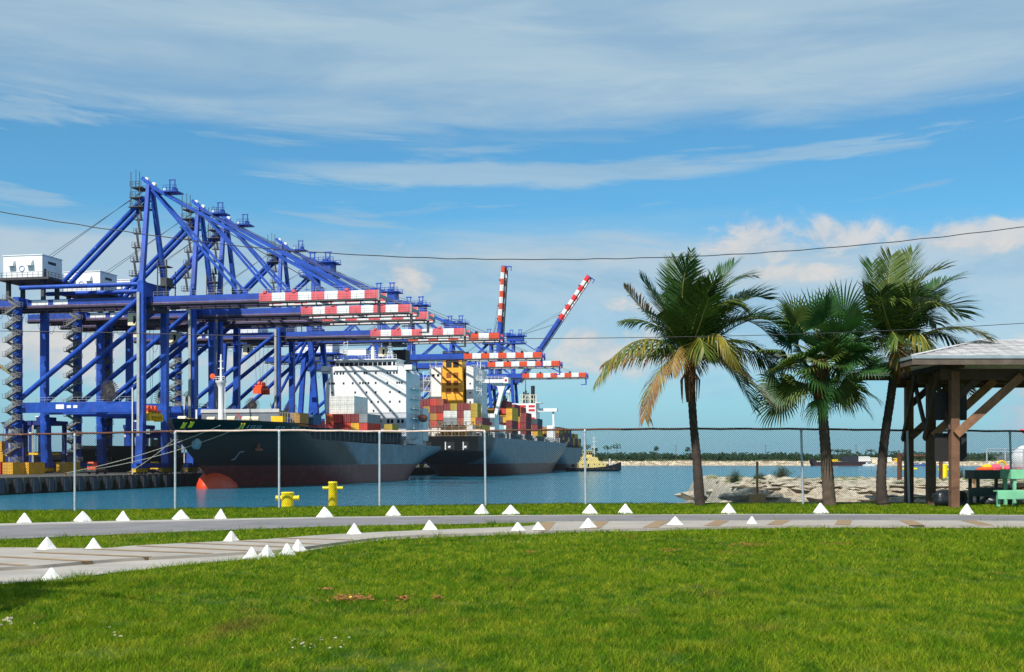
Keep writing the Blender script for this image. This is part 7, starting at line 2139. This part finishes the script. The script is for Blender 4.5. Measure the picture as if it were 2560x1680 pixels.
# works barge, sheds and launches on the far shore, right
bp_ = at(2100, 1163, 1150); o = tag(empty('works_barge', (bp_.x, 1150, 0), R(3)), 'long dark barge with red waterline moored at the far shore', 'barge')
MB().prism([(-27, -5, 0.0), (27, -5, 0.0), (29.5, -5, 4.2), (-24, -5, 3.6), (-25, -5, 6.2), (-29, -5, 6.2)], (0, 10, 0)).build('hull', pmat('barge_hull', srgb(50, 40, 46), 0.7, 0.2, 0.2), o)
MB().span(-26.5, 26.8, -5.05, -4.99, 0.0, 0.8).build('boot_top', pmat('barge_red', srgb(92, 40, 40), 0.7, 0.2, 0.2), o)
MB().span(2, 17, -3, 3, 4.0, 9.5).build('machinery', pmat('barge_machinery', srgb(48, 52, 60), 0.7, 0.25, 0.3), o)
MB().span(-14, -3, -3, 3, 3.9, 6.2).build('yellow_hopper', YELS, o)
for x in (-10, -2, 4, 10): MB().tube((x, 0, 4), (x, 0, 12), 0.25, 0.2, 6).build('mast', GREYD, o)
tank_w = pmat('far_white', (0.76, 0.76, 0.74), 0.6, 0.08, 0.2)
def shed(px, y0, wpx, hpx, Y, mat, lab, cat='shed'):
    p = at(px, y0, Y); w = wpx / F * Y; h = hpx / F * Y
    o = tag(empty(cat.replace(' ', '_'), (p.x, Y, p.z)), lab, cat, 'sheds and heaps on the far shore')
    MB().span(-w / 2, w / 2, 0, 6, -3, h * 0.72).build('wall', mat, o)
    MB().prism([(-w / 2 - 0.3, -0.3, h * 0.72), (w / 2 + 0.3, -0.3, h * 0.72), (w / 2 - w * 0.12, -0.3, h), (-w / 2 + w * 0.12, -0.3, h)], (0, 6.6, 0)).build('roof', mat, o)
shed(2160, 1153, 34, 12, 1200, tank_w, 'white shed behind the dark barge')
shed(2190, 1153, 22, 9, 1200, pmat('far_cream', srgb(226, 214, 190), 0.7, 0.1, 0.2), 'cream shed right of the white one on the far shore')
shed(2218, 1154, 24, 11, 1200, tank_w, 'white boat shed right of the right palm trunk')
shed(2245, 1153, 14, 8, 1195, YELS, 'small yellow machine shed left of the pavilion posts')
def launch(px, py, Y, L, mat, lab):
    p = at(px, py, Y)
    o = tag(empty('motor_launch', (p.x, Y, 0), R(5)), lab, 'boat', 'small boats at the far shore')
    MB().prism([(-L / 2, -1.4, 0), (L / 2 - 1, -1.4, 0), (L / 2 + 0.8, -1.4, 1.9), (-L / 2, -1.4, 1.4)], (0, 2.8, 0)).build('hull', mat, o)
    MB().prism([(-L * 0.25, -1.1, 1.4), (L * 0.2, -1.1, 1.5), (L * 0.1, -1.1, 3.4), (-L * 0.2, -1.1, 3.4)], (0, 2.2, 0)).build('cabin', tank_w, o)
    MB().prism([(-L * 0.15, -1.15, 2.1), (L * 0.13, -1.15, 2.1), (L * 0.09, -1.15, 3.0), (-L * 0.13, -1.15, 3.0)], (0, 0.04, 0)).build('window', GLASS, o)
launch(2172, 1165, 1120, 11, tank_w, 'small white motor launch off the end of the barge')
launch(2290, 1163, 1130, 22, pmat('launch_blue', srgb(60, 86, 140), 0.6, 0.1, 0.3), 'blue hulled boat behind the rearmost pavilion post')
launch(2308, 1163, 1135, 14, pmat('launch_navy', srgb(34, 40, 60), 0.6, 0.1, 0.3), 'dark hulled boat behind the middle pavilion post')
mb_ = at(8, 1170, 420)
o = tag(empty('light_mast', (mb_.x, 420, 3)), 'tall floodlight mast at the far left behind the cranes', 'light mast')
MB().tube((0, 0, 0), (0, 0, 16), 0.22, 0.14, 8).build('pole', GREY, o, True); MB().lathe((0, 0, 16), [(0.3, -0.3), (0.9, 0.0), (0.9, 0.15), (0.2, 0.3)], 12).build('lamp_ring', GREYD, o, True)
